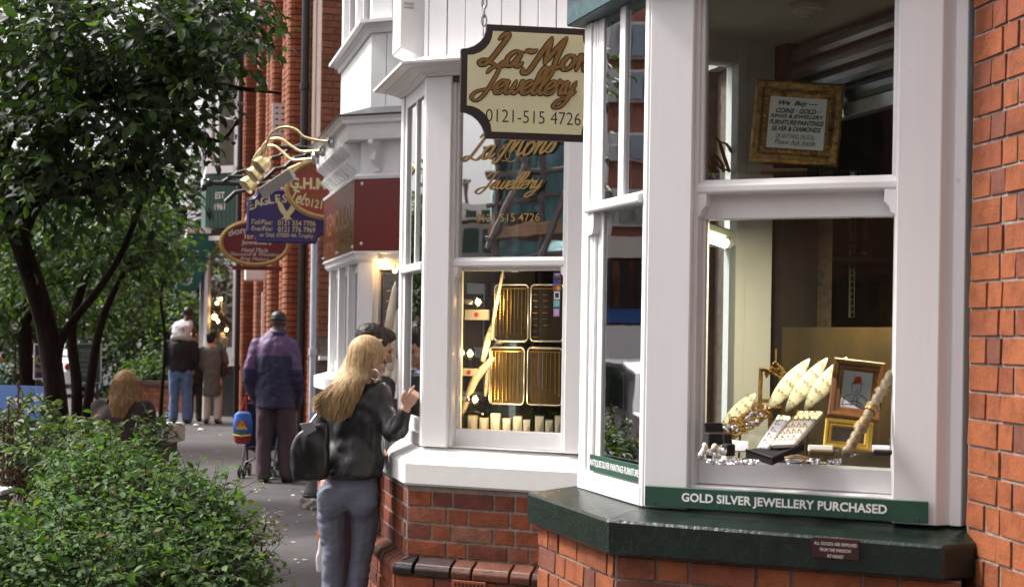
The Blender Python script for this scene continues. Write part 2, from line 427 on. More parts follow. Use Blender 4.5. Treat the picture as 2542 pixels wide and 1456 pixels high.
GL = {
 'a': (1.0, [[(0.78,0.85),(0.4,1.02),(0.06,0.6),(0.18,0.05),(0.5,0.15),(0.8,0.95)], [(0.82,0.98),(0.72,0.35),(0.84,0.0),(1.12,0.3)]]),
 'e': (0.84, [[(0.0,0.3),(0.45,0.5),(0.72,0.82),(0.48,1.02),(0.12,0.65),(0.14,0.15),(0.48,0.0),(0.92,0.32)]]),
 'w': (1.42, [[(-0.05,0.8),(0.12,1.0),(0.14,0.3),(0.36,0.02),(0.66,0.4),(0.78,1.0)], [(0.78,1.0),(0.74,0.3),(0.96,0.02),(1.25,0.4),(1.3,1.0),(1.52,0.8)]]),
 'l': (0.58, [[(0,0.3),(0.4,0.9),(0.66,1.8),(0.46,2.08),(0.24,1.6),(0.2,0.4),(0.36,0.0),(0.7,0.32)]]),
 'r': (0.80, [[(0,0.35),(0.22,1.1),(0.33,0.86),(0.62,0.9),(0.54,0.3),(0.68,0.0),(0.92,0.32)]]),
 'y': (1.0, [[(0,0.8),(0.14,1.0),(0.16,0.35),(0.38,0.04),(0.68,0.45),(0.82,1.0)], [(0.82,1.0),(0.66,-0.2),(0.25,-0.9),(-0.3,-0.95),(-0.15,-0.5),(0.5,-0.2),(1.1,0.25)]]),
 'o': (0.92, [[(0.5,1.0),(0.16,0.85),(0.02,0.4),(0.25,0.0),(0.6,0.15),(0.74,0.65),(0.46,1.0),(0.72,0.75),(1.0,0.85)]]),
 'n': (1.0, [[(0.0,0.8),(0.16,1.02),(0.14,0.02)], [(0.16,0.45),(0.46,1.0),(0.7,0.85),(0.62,0.25),(0.78,0.0),(1.06,0.32)]]),
 's': (0.75, [[(0,0.25),(0.42,1.08),(0.6,0.55),(0.45,0.05),(0.05,0.12)]]),
 'L': (1.5, [[(0.5,1.75),(0.8,2.15),(1.0,2.0),(0.78,1.2),(0.45,0.3),(0.1,-0.02),(-0.14,0.18),(0.15,0.36),(0.7,0.12),(1.15,0.0),(1.5,0.4)]]),
 'M': (2.15, [[(-0.25,-0.1),(-0.1,-0.42),(0.2,-0.2),(0.5,0.9),(0.8,2.05)], [(0.8,2.05),(0.92,1.1),(1.0,0.35)], [(1.0,0.35),(1.35,1.25),(1.75,2.1)], [(1.75,2.1),(1.66,0.9),(1.76,0.05),(2.15,0.3)]]),
 'J': (1.2, [[(0.05,1.55),(0.35,1.95),(0.9,1.98),(1.35,2.15)], [(1.0,2.0),(0.85,1.0),(0.55,-0.1),(0.08,-0.55),(-0.4,-0.3),(-0.2,0.1),(0.45,0.3),(1.2,0.42)]]),
 ' ': (0.5, []),
 '-': (0.55, [[(0.0,1.0),(0.25,1.15),(0.4,1.0),(0.7,1.2)]]),
}
def script_mb(word, xh, pen, lift=0.0, slant=0.30, thin=0.35, nib=0.9):
    """brush script: strokes swept with a slanted broad nib; xh = x-height, pen = width in x-heights"""
    b = MB(); x = 0.0; zi = 0
    for ch in word:
        adv, st = GL[ch]
        for s in st:
            pts = catmull([(px + x, py, 0) for px, py in s], 7)
            pts = [Vector((p.x + p.y * slant, p.y, 0)) for p in pts]; m = len(pts)
            L = []; Rr = []
            for i, p in enumerate(pts):
                t = pts[min(i + 1, m - 1)] - pts[max(i - 1, 0)]; t.normalize()
                ang = math.atan2(t.y, t.x)
                wd_ = pen * (thin + (1 - thin) * abs(math.sin(ang - nib + 0.9)))
                e = min(i, m - 1 - i) / 3.0
                wd_ *= min(1, 0.62 + 0.38 * e)
                nn = Vector((-t.y, t.x, 0)) * wd_ / 2 ; z = lift + 0.00006 * zi; zi += 1
                L.append(Vector(((p.x + nn.x) * xh, (p.y + nn.y) * xh, z))); Rr.append(Vector(((p.x - nn.x) * xh, (p.y - nn.y) * xh, z)))
            # rounded ends
            o = len(b.v); b.v += L + Rr
            for i in range(m - 1): b.f.append((o + i, o + m + i, o + m + i + 1, o + i + 1))
            for e, sgn in ((0, -1), (m - 1, 1)):
                c = (L[e] + Rr[e]) / 2; rad = (L[e] - Rr[e]).length / 2
                base = math.atan2((L[e] - c).y, (L[e] - c).x)
                fan = [c + Vector((math.cos(base - sgn * PI * k / 5) * rad, math.sin(base - sgn * PI * k / 5) * rad, 0)) for k in range(6)]
                o2 = len(b.v); b.v += fan; fc = tuple(range(o2, o2 + 6)); b.f.append(fc[::-1] if sgn > 0 else fc)
        x += adv
    return b

# ------------------------------------------------------------------ plan of the street (metres)
NA = Vector((1.270, 3.96)); NB = GX(1600, 4.33); NC = GX(1440, 4.85); ND = Vector((0.88, 5.15))
MB_ = GX(1050, 7.2); MA = MB_ + Vector((0.92, -0.3925)) * 1.0; MC = GX(988, 7.89); MD = Vector((0.07, 8.4))
CB = GX(890, 9.6); CA = CB + Vector((0.92, -0.3925)) * 0.95; CC = GX(815, 11.2); CD = Vector((-0.74, 11.6))
WC = GX(787, 16.5); WE = GX(592, 30.0)
def house_frame(name, label, at, rz=0.0):
    return thing(name, label, 'house', (at[0], at[1], 0), rz)
def part(name, parent, label=None):
    o = bpy.data.objects.new(name, None); COL.objects.link(o); o.empty_display_size = 0.05
    o.parent = parent; W[o.name] = world(parent).copy()
    if label: o['label'] = label
    return o
# ------------------------------------------------------------------ NEAR HOUSE: brick wall on the right, canted bay with green sill
F1 = Face(NB, NA); F2 = Face(NC, NB); F3 = Face(ND, NC)     # facing us, facing the street, far cant
HEAD = 2.716
hA = house_frame('terraced_house', 'nearest red-brick house at the right edge with white bay window and dark green sill', (1.27, 3.96))
WALLN = Face(NA, NA + Vector((0.15, -1.0)) * 1.2)           # brick wall running towards us
wallA = MB()
WALLN.box(wallA, 0.0, 1.4, -0.05, 4.2, -0.26, -0.005)
WB = Face(ND, NA)
for f, r0, r1, z0, z1 in ((WB, 0.0, WB.len, 2.95, 5.6), (WALLN, 0.0, 1.4, 4.2, 5.6)):
    f.box(wallA, r0, r1, z0, z1, -0.26, -0.012)
wA = wallA.build('wall', M_['mortar'], hA)
courses(wA, WALLN, 0.004, 0.46, 0.012, 3.35, 0.0755, 0.172, 0.082, 0.0065, 0.0, 'brick', end_r=0.0)
# base of the bay, brick
base = MB()
ob = 0.108
def offs(pts, o):
    """offset a plan polyline (left to right seen from the street) outwards by o with mitres"""
    out = []
    for i, p in enumerate(pts):
        ns = []
        if i > 0: d = (pts[i] - pts[i - 1]).normalized(); ns.append(Vector((d.y, -d.x)))
        if i < len(pts) - 1: d = (pts[i + 1] - pts[i]).normalized(); ns.append(Vector((d.y, -d.x)))
        if len(ns) == 1: out.append(p + ns[0] * o)
        else: out.append(p + (ns[0] + ns[1]) * (o / (1 + ns[0].dot(ns[1]))))
    return out
polyA = [ND, NC, NB, NA]
inner = offs(polyA, ob - 0.0055)
SILL_A = 1.012
base.plan([(p.x, p.y) for p in inner] + [(NA.x + 0.1, NA.y + 0.3), (ND.x + 0.1, ND.y)], -0.05, SILL_A - 0.004)
bA = base.build('bay_base', M_['mortar_red'], hA)
ip = offs(polyA, ob)
B1 = Face(ip[2], ip[3]); B2 = Face(ip[1], ip[2])
courses(bA, B2, 0.0, B2.len - 0.004, SILL_A - 0.0755 * 8, SILL_A - 0.004, 0.0755, 0.17, 0.095, 0.008, 0, 'brick', limit=60)
courses(bA, B1, 0.004, B1.len, SILL_A - 0.0755 * 8, SILL_A - 0.004, 0.0755, 0.20, 0.10, 0.008, 0, 'brick', limit=90)
# green sill, one moulded stone with sloping top
op = offs(polyA, 0.14); fr = offs(polyA, 0.01)
A2 = GX(2349, 3.85); AEND = Vector((1.296, 3.90))
outer = [op[0], op[1], op[2], A2, AEND]; innr = [ND, NC + Vector((0.02, 0.02)), NB + Vector((0.03, 0.05)), NA + Vector((0.02, 0.1)), NA + Vector((0.05, 0.06))]
sl_ = MB(); n = 5
zt = [1.115, 1.115, 1.115, 1.105, 1.105]; zi = [1.15] * 5
vs = [(p.x, p.y, SILL_A) for p in outer] + [(p.x, p.y, z) for p, z in zip(outer, zt)] + [(p.x, p.y, z) for p, z in zip(innr, zi)] + [(p.x, p.y, SILL_A) for p in innr]
fs = []
for i in range(n - 1):
    fs += [(i, i + 1, n + i + 1, n + i), (n + i, n + i + 1, 2 * n + i + 1, 2 * n + i), (2 * n + i, 2 * n + i + 1, 3 * n + i + 1, 3 * n + i), (3 * n + i, 3 * n + i + 1, i + 1, i)]
fs += [(0, n, 2 * n, 3 * n), (n - 1, 4 * n - 1, 3 * n - 1, 2 * n - 1)]
sl_.add(vs, fs)
sillA = sl_.build('sill', M_['sill_green'], hA, bevel=0.007, label='dark green painted sill with chipped bright edge')

# ---- window of the canted side facing us
def zf(f, px, py, o=0): return f.z(px, py, o)
rP1 = F1.r(1712, 830); rJ1 = F1.r(1742, 830, -0.05); rJ2 = F1.r(2210, 830, -0.05); rP2 = F1.r(2222, 830); rP3 = F1.r(2330, 830)
bw = part('bay_window', hA)
m = MB(); F1.box(m, 0.004, rP1, 1.142, HEAD, -0.10, 0.0)
m.build('corner_post', M_['white'], bw, bevel=0.004)
m = MB()
prof = [(rP2, -0.10), (rP2, 0.0), (rP3, 0.0), (rP3 + 0.034, -0.03), (rP3 + 0.037, -0.018), (rP3 + 0.066, -0.018), (F1.len - 0.001, -0.045), (F1.len - 0.001, -0.10)]
m.prism([F1.pt(r, 1.142, o) for r, o in prof], (0, 0, HEAD - 1.142))
m.build('moulded_post', M_['white'], bw, bevel=0.002)
zr1 = zf(F1, 1720, 456, -0.03); zr0 = zf(F1, 1720, 482, -0.03); zl1 = zf(F1, 1745, 546, -0.09)
zg0 = zf(F1, 1740, 1140, -0.09); zb0 = zf(F1, 1740, 1200, -0.06)
# box frame jambs and sashes
m = MB()
F1.box(m, rP1 - 0.002, rJ1 - 0.012, 1.142, HEAD, -0.13, -0.028); F1.box(m, rJ2 + 0.012, rP2 + 0.002, 1.142, HEAD, -0.13, -0.028)
m.build('jamb', M_['white'], bw, bevel=0.003)
m = MB()   # upper sash: stiles and meeting rail with nosing
F1.box(m, rJ1 - 0.012, rJ1, zr1, HEAD, -0.085, -0.04); F1.box(m, rJ2, rJ2 + 0.012, zr1, HEAD, -0.085, -0.04)
us = m.build('upper_sash', M_['white'], bw, bevel=0.002)
m = MB(); F1.prof(m, rJ1 - 0.02, rJ2 + 0.02, [(-0.11, zr0), (-0.032, zr0), (-0.026, zr0 + 0.006), (-0.026, zr1 - 0.008), (-0.05, zr1 + 0.012), (-0.11, zr1 + 0.012)])
m.build('meeting_rail', M_['white'], bw, bevel=0.002)
for rr, sg in ((rP1 + 0.004, 1), (rP2 - 0.006, -1)):       # sash horns
    m = MB(); pf = [(0, 0), (0.034, 0), (0.034, -0.035), (0.02, -0.05), (0.016, -0.066), (0.0, -0.075)]
    m.prism([F1.pt(rr + sg * a, zr0 + b, -0.028) for a, b in pf], (-F1.n.x * 0.05, -F1.n.y * 0.05, 0)); m.build('sash_horn', M_['white'], bw, bevel=0.002)
m = MB()   # lower sash
F1.box(m, rJ1 - 0.012, rJ1 - 0.001, zg0, zl1, -0.125, -0.08); F1.box(m, rJ2 + 0.001, rJ2 + 0.012, zg0, zl1, -0.125, -0.08)
F1.box(m, rJ1 - 0.012, rJ2 + 0.012, zl1, zr0 + 0.01, -0.125, -0.08); F1.box(m, rJ1 - 0.012, rJ2 + 0.012, zb0, zg0, -0.125, -0.07)
m.build('lower_sash', M_['white'], bw, bevel=0.003)
m = MB(); F1.box(m, rP1, rP2, 1.142, zb0 - 0.002, -0.12, -0.022); m.build('window_board', M_['white'], bw, bevel=0.004)
m = MB(); F1.box(m, rJ1 - 0.005, rJ2 + 0.005, zr1 + 0.006, HEAD, -0.068, -0.064); m.build('pane', M_['glass'], bw)
m = MB(); F1.box(m, rJ1 - 0.005, rJ2 + 0.005, zg0 - 0.004, zl1 + 0.004, -0.104, -0.100); m.build('pane', M_['glass'], bw)
# ---- narrow front window facing the street
a0 = F2.r(1456, 830); a1 = F2.r(1468, 830, -0.008); a2 = F2.r(1488, 830, -0.014); m0 = F2.r(1537, 300, -0.012); m1 = F2.r(1550, 300, -0.012); e0 = F2.len - 0.03
y0 = zf(F2, 1475, 532, -0.03); y1 = zf(F2, 1475, 512, -0.03)
m = MB(); F2.box(m, 0.0, a0, 1.142, HEAD, -0.10, 0.0); F2.box(m, e0, F2.len - 0.0005, 1.142, HEAD, -0.0985, 0.0)
m.build('front_post', M_['white'], bw, bevel=0.003)
m = MB(); F2.box(m, a0, a1, 1.142, HEAD, -0.10, -0.008); F2.box(m, a1, a2, y1, HEAD, -0.07, -0.014); F2.box(m, a1, a2, 1.20, y0, -0.07, -0.022)
m.build('front_sash', M_['white'], bw, bevel=0.002)
m = MB(); F2.box(m, m0, m1, y1, HEAD, -0.05, -0.010); m.build('glazing_bar', M_['white'], bw, bevel=0.002)
m = MB(); F2.prof(m, a0, e0, [(-0.07, y0 + 0.0), (0.012, y0), (0.016, y0 + 0.006), (0.016, y1 - 0.004), (-0.01, y1 + 0.01), (-0.07, y1 + 0.01)]); m.build('meeting_rail', M_['white'], bw)
m = MB(); pf = [(0, 0), (0.055, 0), (0.055, -0.05), (0.045, -0.07), (0, -0.075)]
m.prism([F2.pt(a0 + 0.002 + a, y0 - 0.001 + b, 0.004) for a, b in pf], (-F2.n.x * 0.05, -F2.n.y * 0.05, 0)); m.build('sash_horn', M_['white'], bw)
m = MB(); F2.box(m, 0.0, e0 + 0.02, 1.142, 1.205, -0.07, 0.004); F2.box(m, a0, e0, 1.205, 1.232, -0.07, -0.012); m.build('window_board', M_['white'], bw, bevel=0.004)
m = MB(); F2.box(m, a1, e0 + 0.005, y1, HEAD, -0.024, -0.020); m.build('pane', M_['glass_side'], bw)
m = MB(); F2.box(m, a1, e0 + 0.005, 1.2, y0 + 0.02, -0.034, -0.030); m.build('pane', M_['glass_side'], bw)
# ---- far cant seen through the shop
m = MB(); F3.box(m, 0.0, 0.12, 1.142, HEAD, -0.10, 0.0); F3.box(m, F3.len - 0.08, F3.len - 0.001, 1.142, HEAD, -0.0995, 0.0)
F3.box(m, 0.12, 0.16, 1.142, HEAD, -0.11, -0.03); F3.box(m, F3.len - 0.12, F3.len - 0.08, 1.142, HEAD, -0.11, -0.03)
F3.box(m, 0.16, F3.len - 0.12, 1.98, 2.03, -0.11, -0.03); F3.box(m, 0.16, F3.len - 0.12, 1.142, 1.21, -0.11, -0.03); F3.box(m, 0.16, F3.len - 0.12, 2.62, HEAD, -0.11, -0.03)
m.build('far_sash', M_['white'], bw, bevel=0.003)
m = MB(); F3.box(m, 0.15, F3.len - 0.11, 1.2, 2.64, -0.072, -0.068); m.build('pane', M_['glass'], bw)
# ---- bay head: fascia, gutter edge, roof
hp = offs(polyA, 0.05); hi = offs(polyA, -0.16)
m = MB(); m.plan([(p.x, p.y) for p in hp] + [(p.x, p.y) for p in reversed(hi)], HEAD + 0.001, HEAD + 0.16); m.build('fascia', M_['fascia_green'], hA, bevel=0.004)
m = MB(); hq = offs(polyA, 0.12); m.plan([(p.x, p.y) for p in hq] + [(NA.x, NA.y + 0.2)], HEAD + 0.161, HEAD + 0.23); m.build('bay_roof', M_['lead'], hA, bevel=0.01)
m = MB()
for px in (1452,):
    q = F2.pt(0.02, HEAD + 0.12, 0.055); m.tube([q, q + Vector((-0.05, -0.03, 0.03)), q + Vector((-0.07, -0.05, 0.10))], 0.012, 6)
m.build('gutter_bracket', M_['black'], hA)
# ---- shop room behind
room = part('shop_room', hA)
inn = WB.n * -1
def wl(r, dep): q = WB.L + WB.d * r + inn * dep; return (q.x, q.y)
zc = 2.70
rp = [wl(-0.5, 0.0), wl(-0.5, 2.4), wl(1.9, 2.4), wl(1.9, 0.0)]
m = MB()
for i in range(3):
    a, b = Vector(rp[i]), Vector(rp[i + 1]); d = (b - a).normalized(); nn = Vector((-d.y, d.x)) * 0.06
    m.plan([a, b, b - nn, a - nn] if False else [a, a + nn * 0 - nn, b - nn, b], 0.2, zc - 0.001)
m.build('wall', M_['brown'], room)
m = MB(); m.plan([wl(-0.6, -0.02), wl(1.95, -0.02), wl(1.95, 2.5), wl(-0.6, 2.5)], 0.1, 0.2); m.build('floor', M_['brown'], room)
cp = offs(polyA, -0.09)
m = MB(); m.plan([(p.x, p.y) for p in offs(polyA, -0.02)] + [wl(1.95, 0.0), wl(1.95, 2.5), wl(-0.6, 2.5), wl(-0.6, 0.0)], zc, zc + 0.05); m.build('ceiling', M_['ceiling'], room)
# window bed and the low back board
bed = offs(polyA, -0.128)
m = MB(); m.plan([(p.x, p.y) for p in bed] + [wl(WB.len, 0.03), wl(0.0, 0.03)], 1.15, 1.17); m.build('display_bed', M_['dark'], room)
m = MB(); WB.box(m, 0.0, WB.len, 0.2, 1.149, -0.06, -0.03); m.build('bed_back', M_['dark'], room)
m = MB(); WB.box(m, -0.02, 0.07, 1.17, zc - 0.001, -0.10, 0.02); m.build('column', mat('beige column', (.30, .28, .235), .6, .08, 8), room, bevel=0.004)
m = MB(); WB.box(m, 0.073, 0.16, 1.17, zc - 0.001, -0.16, -0.02); m.build('dark_post', M_['dark'], room)
# roller shutter under the ceiling, half lowered
m = MB(); zs = 2.435
k = 0
while zs + 0.062 < zc:
    pf = [(-0.012, zs), (0.006, zs + 0.004), (0.013, zs + 0.02), (0.013, zs + 0.04), (0.004, zs + 0.054), (-0.004, zs + 0.06), (-0.018, zs + 0.06)]
    s_ = MB(); WB.prof(s_, 0.17, WB.len + 0.3, [(o - 0.05, z) for o, z in pf]); s_.build('shutter_slat', M_['steel'], room); zs += 0.064
m = MB(); WB.box(m, 0.17, WB.len + 0.3, 2.385, 2.432, -0.075, -0.032); m.build('shutter_rail', M_['alu'], room, bevel=0.003)
# smoke detector on the ceiling
q = F1.pt(F1.r(2000, 10) , zc, -0.42); q = P(2005, 24, 4.42); q.z = zc
det = thing('smoke_detector', 'round white smoke detector on the ceiling of the nearest shop window', 'smoke detector', (q.x, q.y, zc - 0.04))
m = MB(); m.lathe((q.x, q.y, zc - 0.001), [(0.001, -0.036), (0.026, -0.036), (0.032, -0.022), (0.05, -0.02), (0.056, -0.008), (0.056, 0)], 20); m.build('body', M_['cream'], det, smooth=False)
m = MB(); m.lathe((q.x, q.y, zc - 0.0375), [(0.001, -0.008), (0.014, -0.008), (0.018, 0)], 14); m.build('sensor', M_['ceiling'], det)
# fluorescent lamp in the far cant
q0 = F3.pt(F3.len - 0.02, 1.955, -0.24); q1 = F3.pt(0.22, 1.99, -0.24)
lamp = thing('strip_light', 'lit greenish fluorescent tube inside the nearest shop window', 'strip light', (q0.x, q0.y, q0.z))
ta = P(1752, 588, 4.75); tb = P(1800, 604, 4.82)
m = MB(); dvec = (tb - ta); m.tube([ta - dvec * 0.8, tb], 0.016, 12); m.build('tube', M_['tube_light'], lamp, smooth=True)
m = MB(); m.tube([ta - dvec * 0.85 + Vector((0, 0.02, 0.035)), tb + dvec * 0.25 + Vector((0, 0.02, 0.035))], 0.02, 6); m.build('housing', M_['cream'], lamp)
m = MB(); m.tube([tb, tb + dvec * 0.18], 0.019, 10); m.build('end_cap', M_['white'], lamp)
ll = bpy.data.lights.new('display_fill_light', 'AREA'); ll.shape = 'RECTANGLE'; ll.size = 0.45; ll.size_y = 0.06; ll.energy = 8.0; ll.color = (1.0, 0.86, 0.55)  # warm area light added apart from the tube to brighten the display
lo = bpy.data.objects.new('display_fill_light', ll); COL.objects.link(lo); lo.parent = lamp
lo.matrix_basis = Matrix.Translation(world(lamp).inverted() @ (F1.pt(F1.len * 0.55, 2.05, -0.22)))
# ---- signs of the nearest shop
def zr(f, px, py, o): return f.at(px, py, o)
r0, zt0 = F1.at(1600, 1206, 0.02); r1, zt1 = F1.at(2304, 1243, 0.02); _, zb0_ = F1.at(1600, 1256, 0.02)
gs = thing('shop_sign', 'long green sign reading GOLD SILVER JEWELLERY PURCHASED along the bottom of the nearest window', 'sign', F1.pt(r0, zb0_, 0.015))
zt_ = (zt0 + zt1) / 2; hgt = zt0 - zb0_
m = MB(); F1.box(m, r0, r1, zt_ - hgt, zt_, 0.006, 0.018); m.build('board', M_['sign_green'], gs, bevel=0.0015)
tx = fit(text_mb('GOLD SILVER JEWELLERY PURCHASED', 0.03, space=1.02, offset=0.0009), (F1.r(2202, 1250, 0.02) - F1.r(1692, 1235, 0.02)), 0.0345)
put_text([(tx, 0, 0, 0)], gs, F1.M((F1.r(2202, 1250, 0.02) + F1.r(1692, 1235, 0.02)) / 2, zt_ - hgt * 0.52, 0.018), M_['white_letter'])
m = MB()
for fx in (0.04, 0.28, 0.50, 0.72, 0.97):
    for fy in ((0.15, 0.85) if fx in (0.28, 0.5, 0.72) else (0.2,)):
        q = F1.pt(r0 + (r1 - r0) * fx, zt_ - hgt * (1 - fy), 0.018); m.ell(q, (0.003, 0.003, 0.003), 6, 4)
m.build('screw', M_['black'], gs)
r0, z0 = F2.at(1476, 1126, -0.02); r1_, _ = F2.at(1590, 1148, -0.02); _, z1 = F2.at(1476, 1166, -0.02)
s2 = thing('shop_sign', 'small green strip sign reading ANTIQUES SILVER PAINTINGS FURNITURE in the narrow side window', 'sign', F2.pt(r0, z1, -0.02))
m = MB(); F2.box(m, r0, e0 - 0.002, z1, z0, -0.010, -0.003); m.build('board', M_['sign_green'], s2)
tx = fit(text_mb('ANTIQUES SILVER PAINTINGS FURNITURE', 0.03, offset=0.0003), (e0 - r0) * 0.98, 0.026)
put_text([(tx, 0, 0, 0)], s2, F2.M((r0 + e0) / 2, (z0 + z1) / 2, -0.003), M_['white_letter'])
# plaque on the sill front
FS = Face(op[2], A2)
r0, z0 = FS.at(2017, 1334, 0.002); r1, z1 = FS.at(2133, 1400, 0.002)
pq = thing('plaque', 'maroon plaque on the green sill saying all goods are removed at night', 'plaque', FS.pt(r0, z1, 0))
m = MB(); FS.box(m, r0, r1, z1 + 0.012, z0 + 0.004, 0.0005, 0.006); m.build('board', M_['plaque'], pq, bevel=0.001)
zz = (z0 + z1) / 2 + 0.02
put_text([(fit(text_mb(t, 0.02), w_, 0.0092), 0, dy, 0) for t, w_, dy in (('ALL GOODS ARE REMOVED', 0.118, 0), ('FROM THE WINDOW', 0.086, -0.017), ('AT NIGHT', 0.046, -0.034))], pq, FS.M((r0 + r1) / 2, zz, 0.006), M_['paper_warm'])
# ------------------------------------------------------------------ SECOND HOUSE: white bay with cornice and boarded panel
G1 = Face(MB_, MA); G2 = Face(MC, MB_); G3 = Face(MD, MC)
polyB = [MD, MC, MB_, MA]
hB = house_frame('terraced_house', 'second house with all-white bay window, thick white stone sill and boarded white panel above', (MA.x, MA.y))
zSt = 1.02; zSb = G1.z(1100, 1209, 0.10); zH = G1.z(1085, 190, 0.0); zCt = G1.z(1085, 152, 0.13)
m = MB(); WBB = Face(MD, MA); WAB = Face(MA, ND)
WBB.box(m, 0, WBB.len, zH + 0.4, 6.5, -0.3, -0.1); WAB.box(m, 0.0, WAB.len, -0.05, 6.5, -0.3, -0.02)
wB = m.build('wall', M_['mortar_red'], hB)
# brick base with plinth
m = MB(); q = offs(polyB, 0.0745); m.plan([(p.x, p.y) for p in q] + [(MA.x + .1, MA.y + .3)], -0.05, zSb - 0.002)
bB = m.build('bay_base', M_['mortar'], hB)
zPt = G1.z(1100, 1384, 0.08); CHB = (zSb - zPt - 0.01) / 4.15
ip = offs(polyB, 0.08); g1 = Face(ip[2], ip[3]); g2 = Face(ip[1], ip[2]); g3 = Face(ip[0], ip[1])
courses(bB, g1, 0.004, 0.98, zPt, zSb - 0.002, CHB, 0.225, 0.112, 0.012, 0, 'brick_mix')
courses(bB, g2, 0.0, g2.len - 0.004, zPt, zSb - 0.002, CHB, 0.225, 0.112, 0.012, 0, 'brick_mix', flip=1)
pp = offs(polyB, 0.15); h1 = Face(pp[2], pp[3]); h2 = Face(pp[1], pp[2])
zPb = zPt - 0.085
m = MB(); q = offs(polyB, 0.126); m.plan([(p.x, p.y) for p in q] + [(MA.x + .1, MA.y + .3)], -0.05, zPb); b2 = m.build('plinth_base', M_['mortar'], hB)
courses(b2, h1, 0.004, 0.98, zPb - CHB * 5, zPb - 0.004, CHB, 0.225, 0.112, 0.012, -0.012, 'brick_mix')
courses(b2, h2, 0.0, h2.len - 0.004, zPb - CHB * 5, zPb - 0.004, CHB, 0.225, 0.112, 0.012, -0.012, 'brick_mix', flip=1)
pl = part('plinth', hB)
def bull(Fc, r0, r1, end0=0, end1=0, mt=None, lab=None):
    pf = [(-0.09, zPb), (0.0, zPb), (0.002, zPb + 0.03), (-0.012, zPb + 0.055), (-0.075, zPt + 0.0), (-0.09, zPt)]
    b = MB(); Fc.prof(b, r0 + 0.005, r1 - 0.005, pf, end0, end1)
    return b.build('plinth_brick', mt or M_['brick_black'], pl, bevel=0.004, label=lab)
r = 0.115; bull(h1, 0.0, 0.11, 0.0)
for L in (0.2, 0.115, 0.2, 0.112, 0.21, 0.14): bull(h1, r, r + L, mt=M_['brick_black'] if True else None); r += L
r = h2.len
while r > 0.05:
    L = 0.085; bull(h2, r - L, r); r -= L
# air brick
r0, z1 = h1.at(1122, 1437, 0); r1, z0 = h1.at(1206, 1475, 0)
m = MB(); h1.box(m, r0, r1, z0, z1, -0.03, 0.004)
ab = m.build('air_brick', M_['terracotta'], b2, bevel=0.002)
hm = MB()
for i in range(8):
    for j in range(2):
        a = r0 + (r1 - r0) * (0.08 + i * 0.112); c = z1 - 0.012 - j * 0.03
        h1.box(hm, a, a + (r1 - r0) * 0.06, c - 0.016, c, 0.0, 0.0055)
hm.build('vent_hole', M_['black'], b2)
# thick white sill
so = offs(polyB, 0.10); si = [MD, MC + Vector((.02, .02)), MB_ + Vector((.03, .06)), MA + Vector((0.05, .1))]
m = MB(); n = 4
zin = G1.z(1120, 1106, 0.0) + 0.004
so[3] = so[3] + G1.d * 0.02
vs = [(p.x, p.y, zSb) for p in so] + [(p.x, p.y, zSt) for p in so] + [(p.x, p.y, zin) for p in si] + [(p.x, p.y, zSb) for p in si]
fs = []
for i in range(n - 1):
    fs += [(i, i + 1, n + i + 1, n + i), (n + i, n + i + 1, 2 * n + i + 1, 2 * n + i), (2 * n + i, 2 * n + i + 1, 3 * n + i + 1, 3 * n + i), (3 * n + i, 3 * n + i + 1, i + 1, i)]
fs += [(0, n, 2 * n, 3 * n), (n - 1, 4 * n - 1, 3 * n - 1, 2 * n - 1)]
m.add(vs, fs); m.build('sill', M_['sill_white'], hB, bevel=0.012)
# window joinery
bw = part('bay_window', hB)
p1 = G1.r(1112, 830); j1 = G1.r(1134, 830, -0.05); j2 = G1.r(1394, 830, -0.05); p2 = G1.r(1403, 830)
z0 = zin - 0.012
m = MB(); G1.box(m, 0.004, p1, z0, zH, -0.10, 0.0); m.build('corner_post', M_['white'], bw, bevel=0.004)
m = MB(); G1.box(m, p2, 1.0, z0, zH, -0.10, 0.0); m.build('side_post', M_['white'], bw, bevel=0.004)
mr1 = G1.z(1120, 643, -0.03); mr0 = G1.z(1120, 662, -0.03); lg1 = G1.z(1140, 672, -0.09); lg0 = G1.z(1140, 1063, -0.09); br0 = G1.z(1130, 1106, -0.06)
m = MB(); G1.box(m, p1 - .002, j1 - .012, z0, zH, -0.13, -0.025); G1.box(m, j2 + .012, p2 + .002, z0, zH, -0.13, -0.025); m.build('jamb', M_['white'], bw, bevel=0.003)
m = MB(); G1.box(m, j1 - .012, j1, mr1, zH, -0.09, -0.045); G1.box(m, j2, j2 + .012, mr1, zH, -0.09, -0.045); m.build('upper_sash', M_['white'], bw, bevel=0.002)
m = MB(); G1.prof(m, j1 - .02, j2 + .02, [(-0.11, mr0), (-0.03, mr0), (-0.024, mr0 + .006), (-0.024, mr1 - .008), (-0.05, mr1 + .01), (-0.11, mr1 + .01)]); m.build('meeting_rail', M_['white'], bw, bevel=0.002)
for rr, sg in ((p1 + .004, 1), (p2 - .006, -1)):
    m = MB(); pf = [(0, 0), (.032, 0), (.032, -.035), (.018, -.05), (.014, -.066), (0, -.075)]
    m.prism([G1.pt(rr + sg * a, mr0 + b, -.026) for a, b in pf], (-G1.n.x * .05, -G1.n.y * .05, 0)); m.build('sash_horn', M_['white'], bw)
m = MB(); G1.box(m, j1 - .012, j1, lg0, lg1, -.125, -.08); G1.box(m, j2, j2 + .012, lg0, lg1, -.125, -.08); G1.box(m, j1 - .012, j2 + .012, lg1, mr0 + .005, -.125, -.08); G1.box(m, j1 - .012, j2 + .012, br0, lg0, -.125, -.07); m.build('lower_sash', M_['white'], bw, bevel=0.003)
m = MB(); G1.box(m, p1, p2, z0, br0 - .003, -.12, -.02); m.build('window_board', M_['white'], bw, bevel=.004)
m = MB(); G1.box(m, j1 - .005, j2 + .005, mr1, zH, -.072, -.068); m.build('pane', M_['glass_up'], bw)
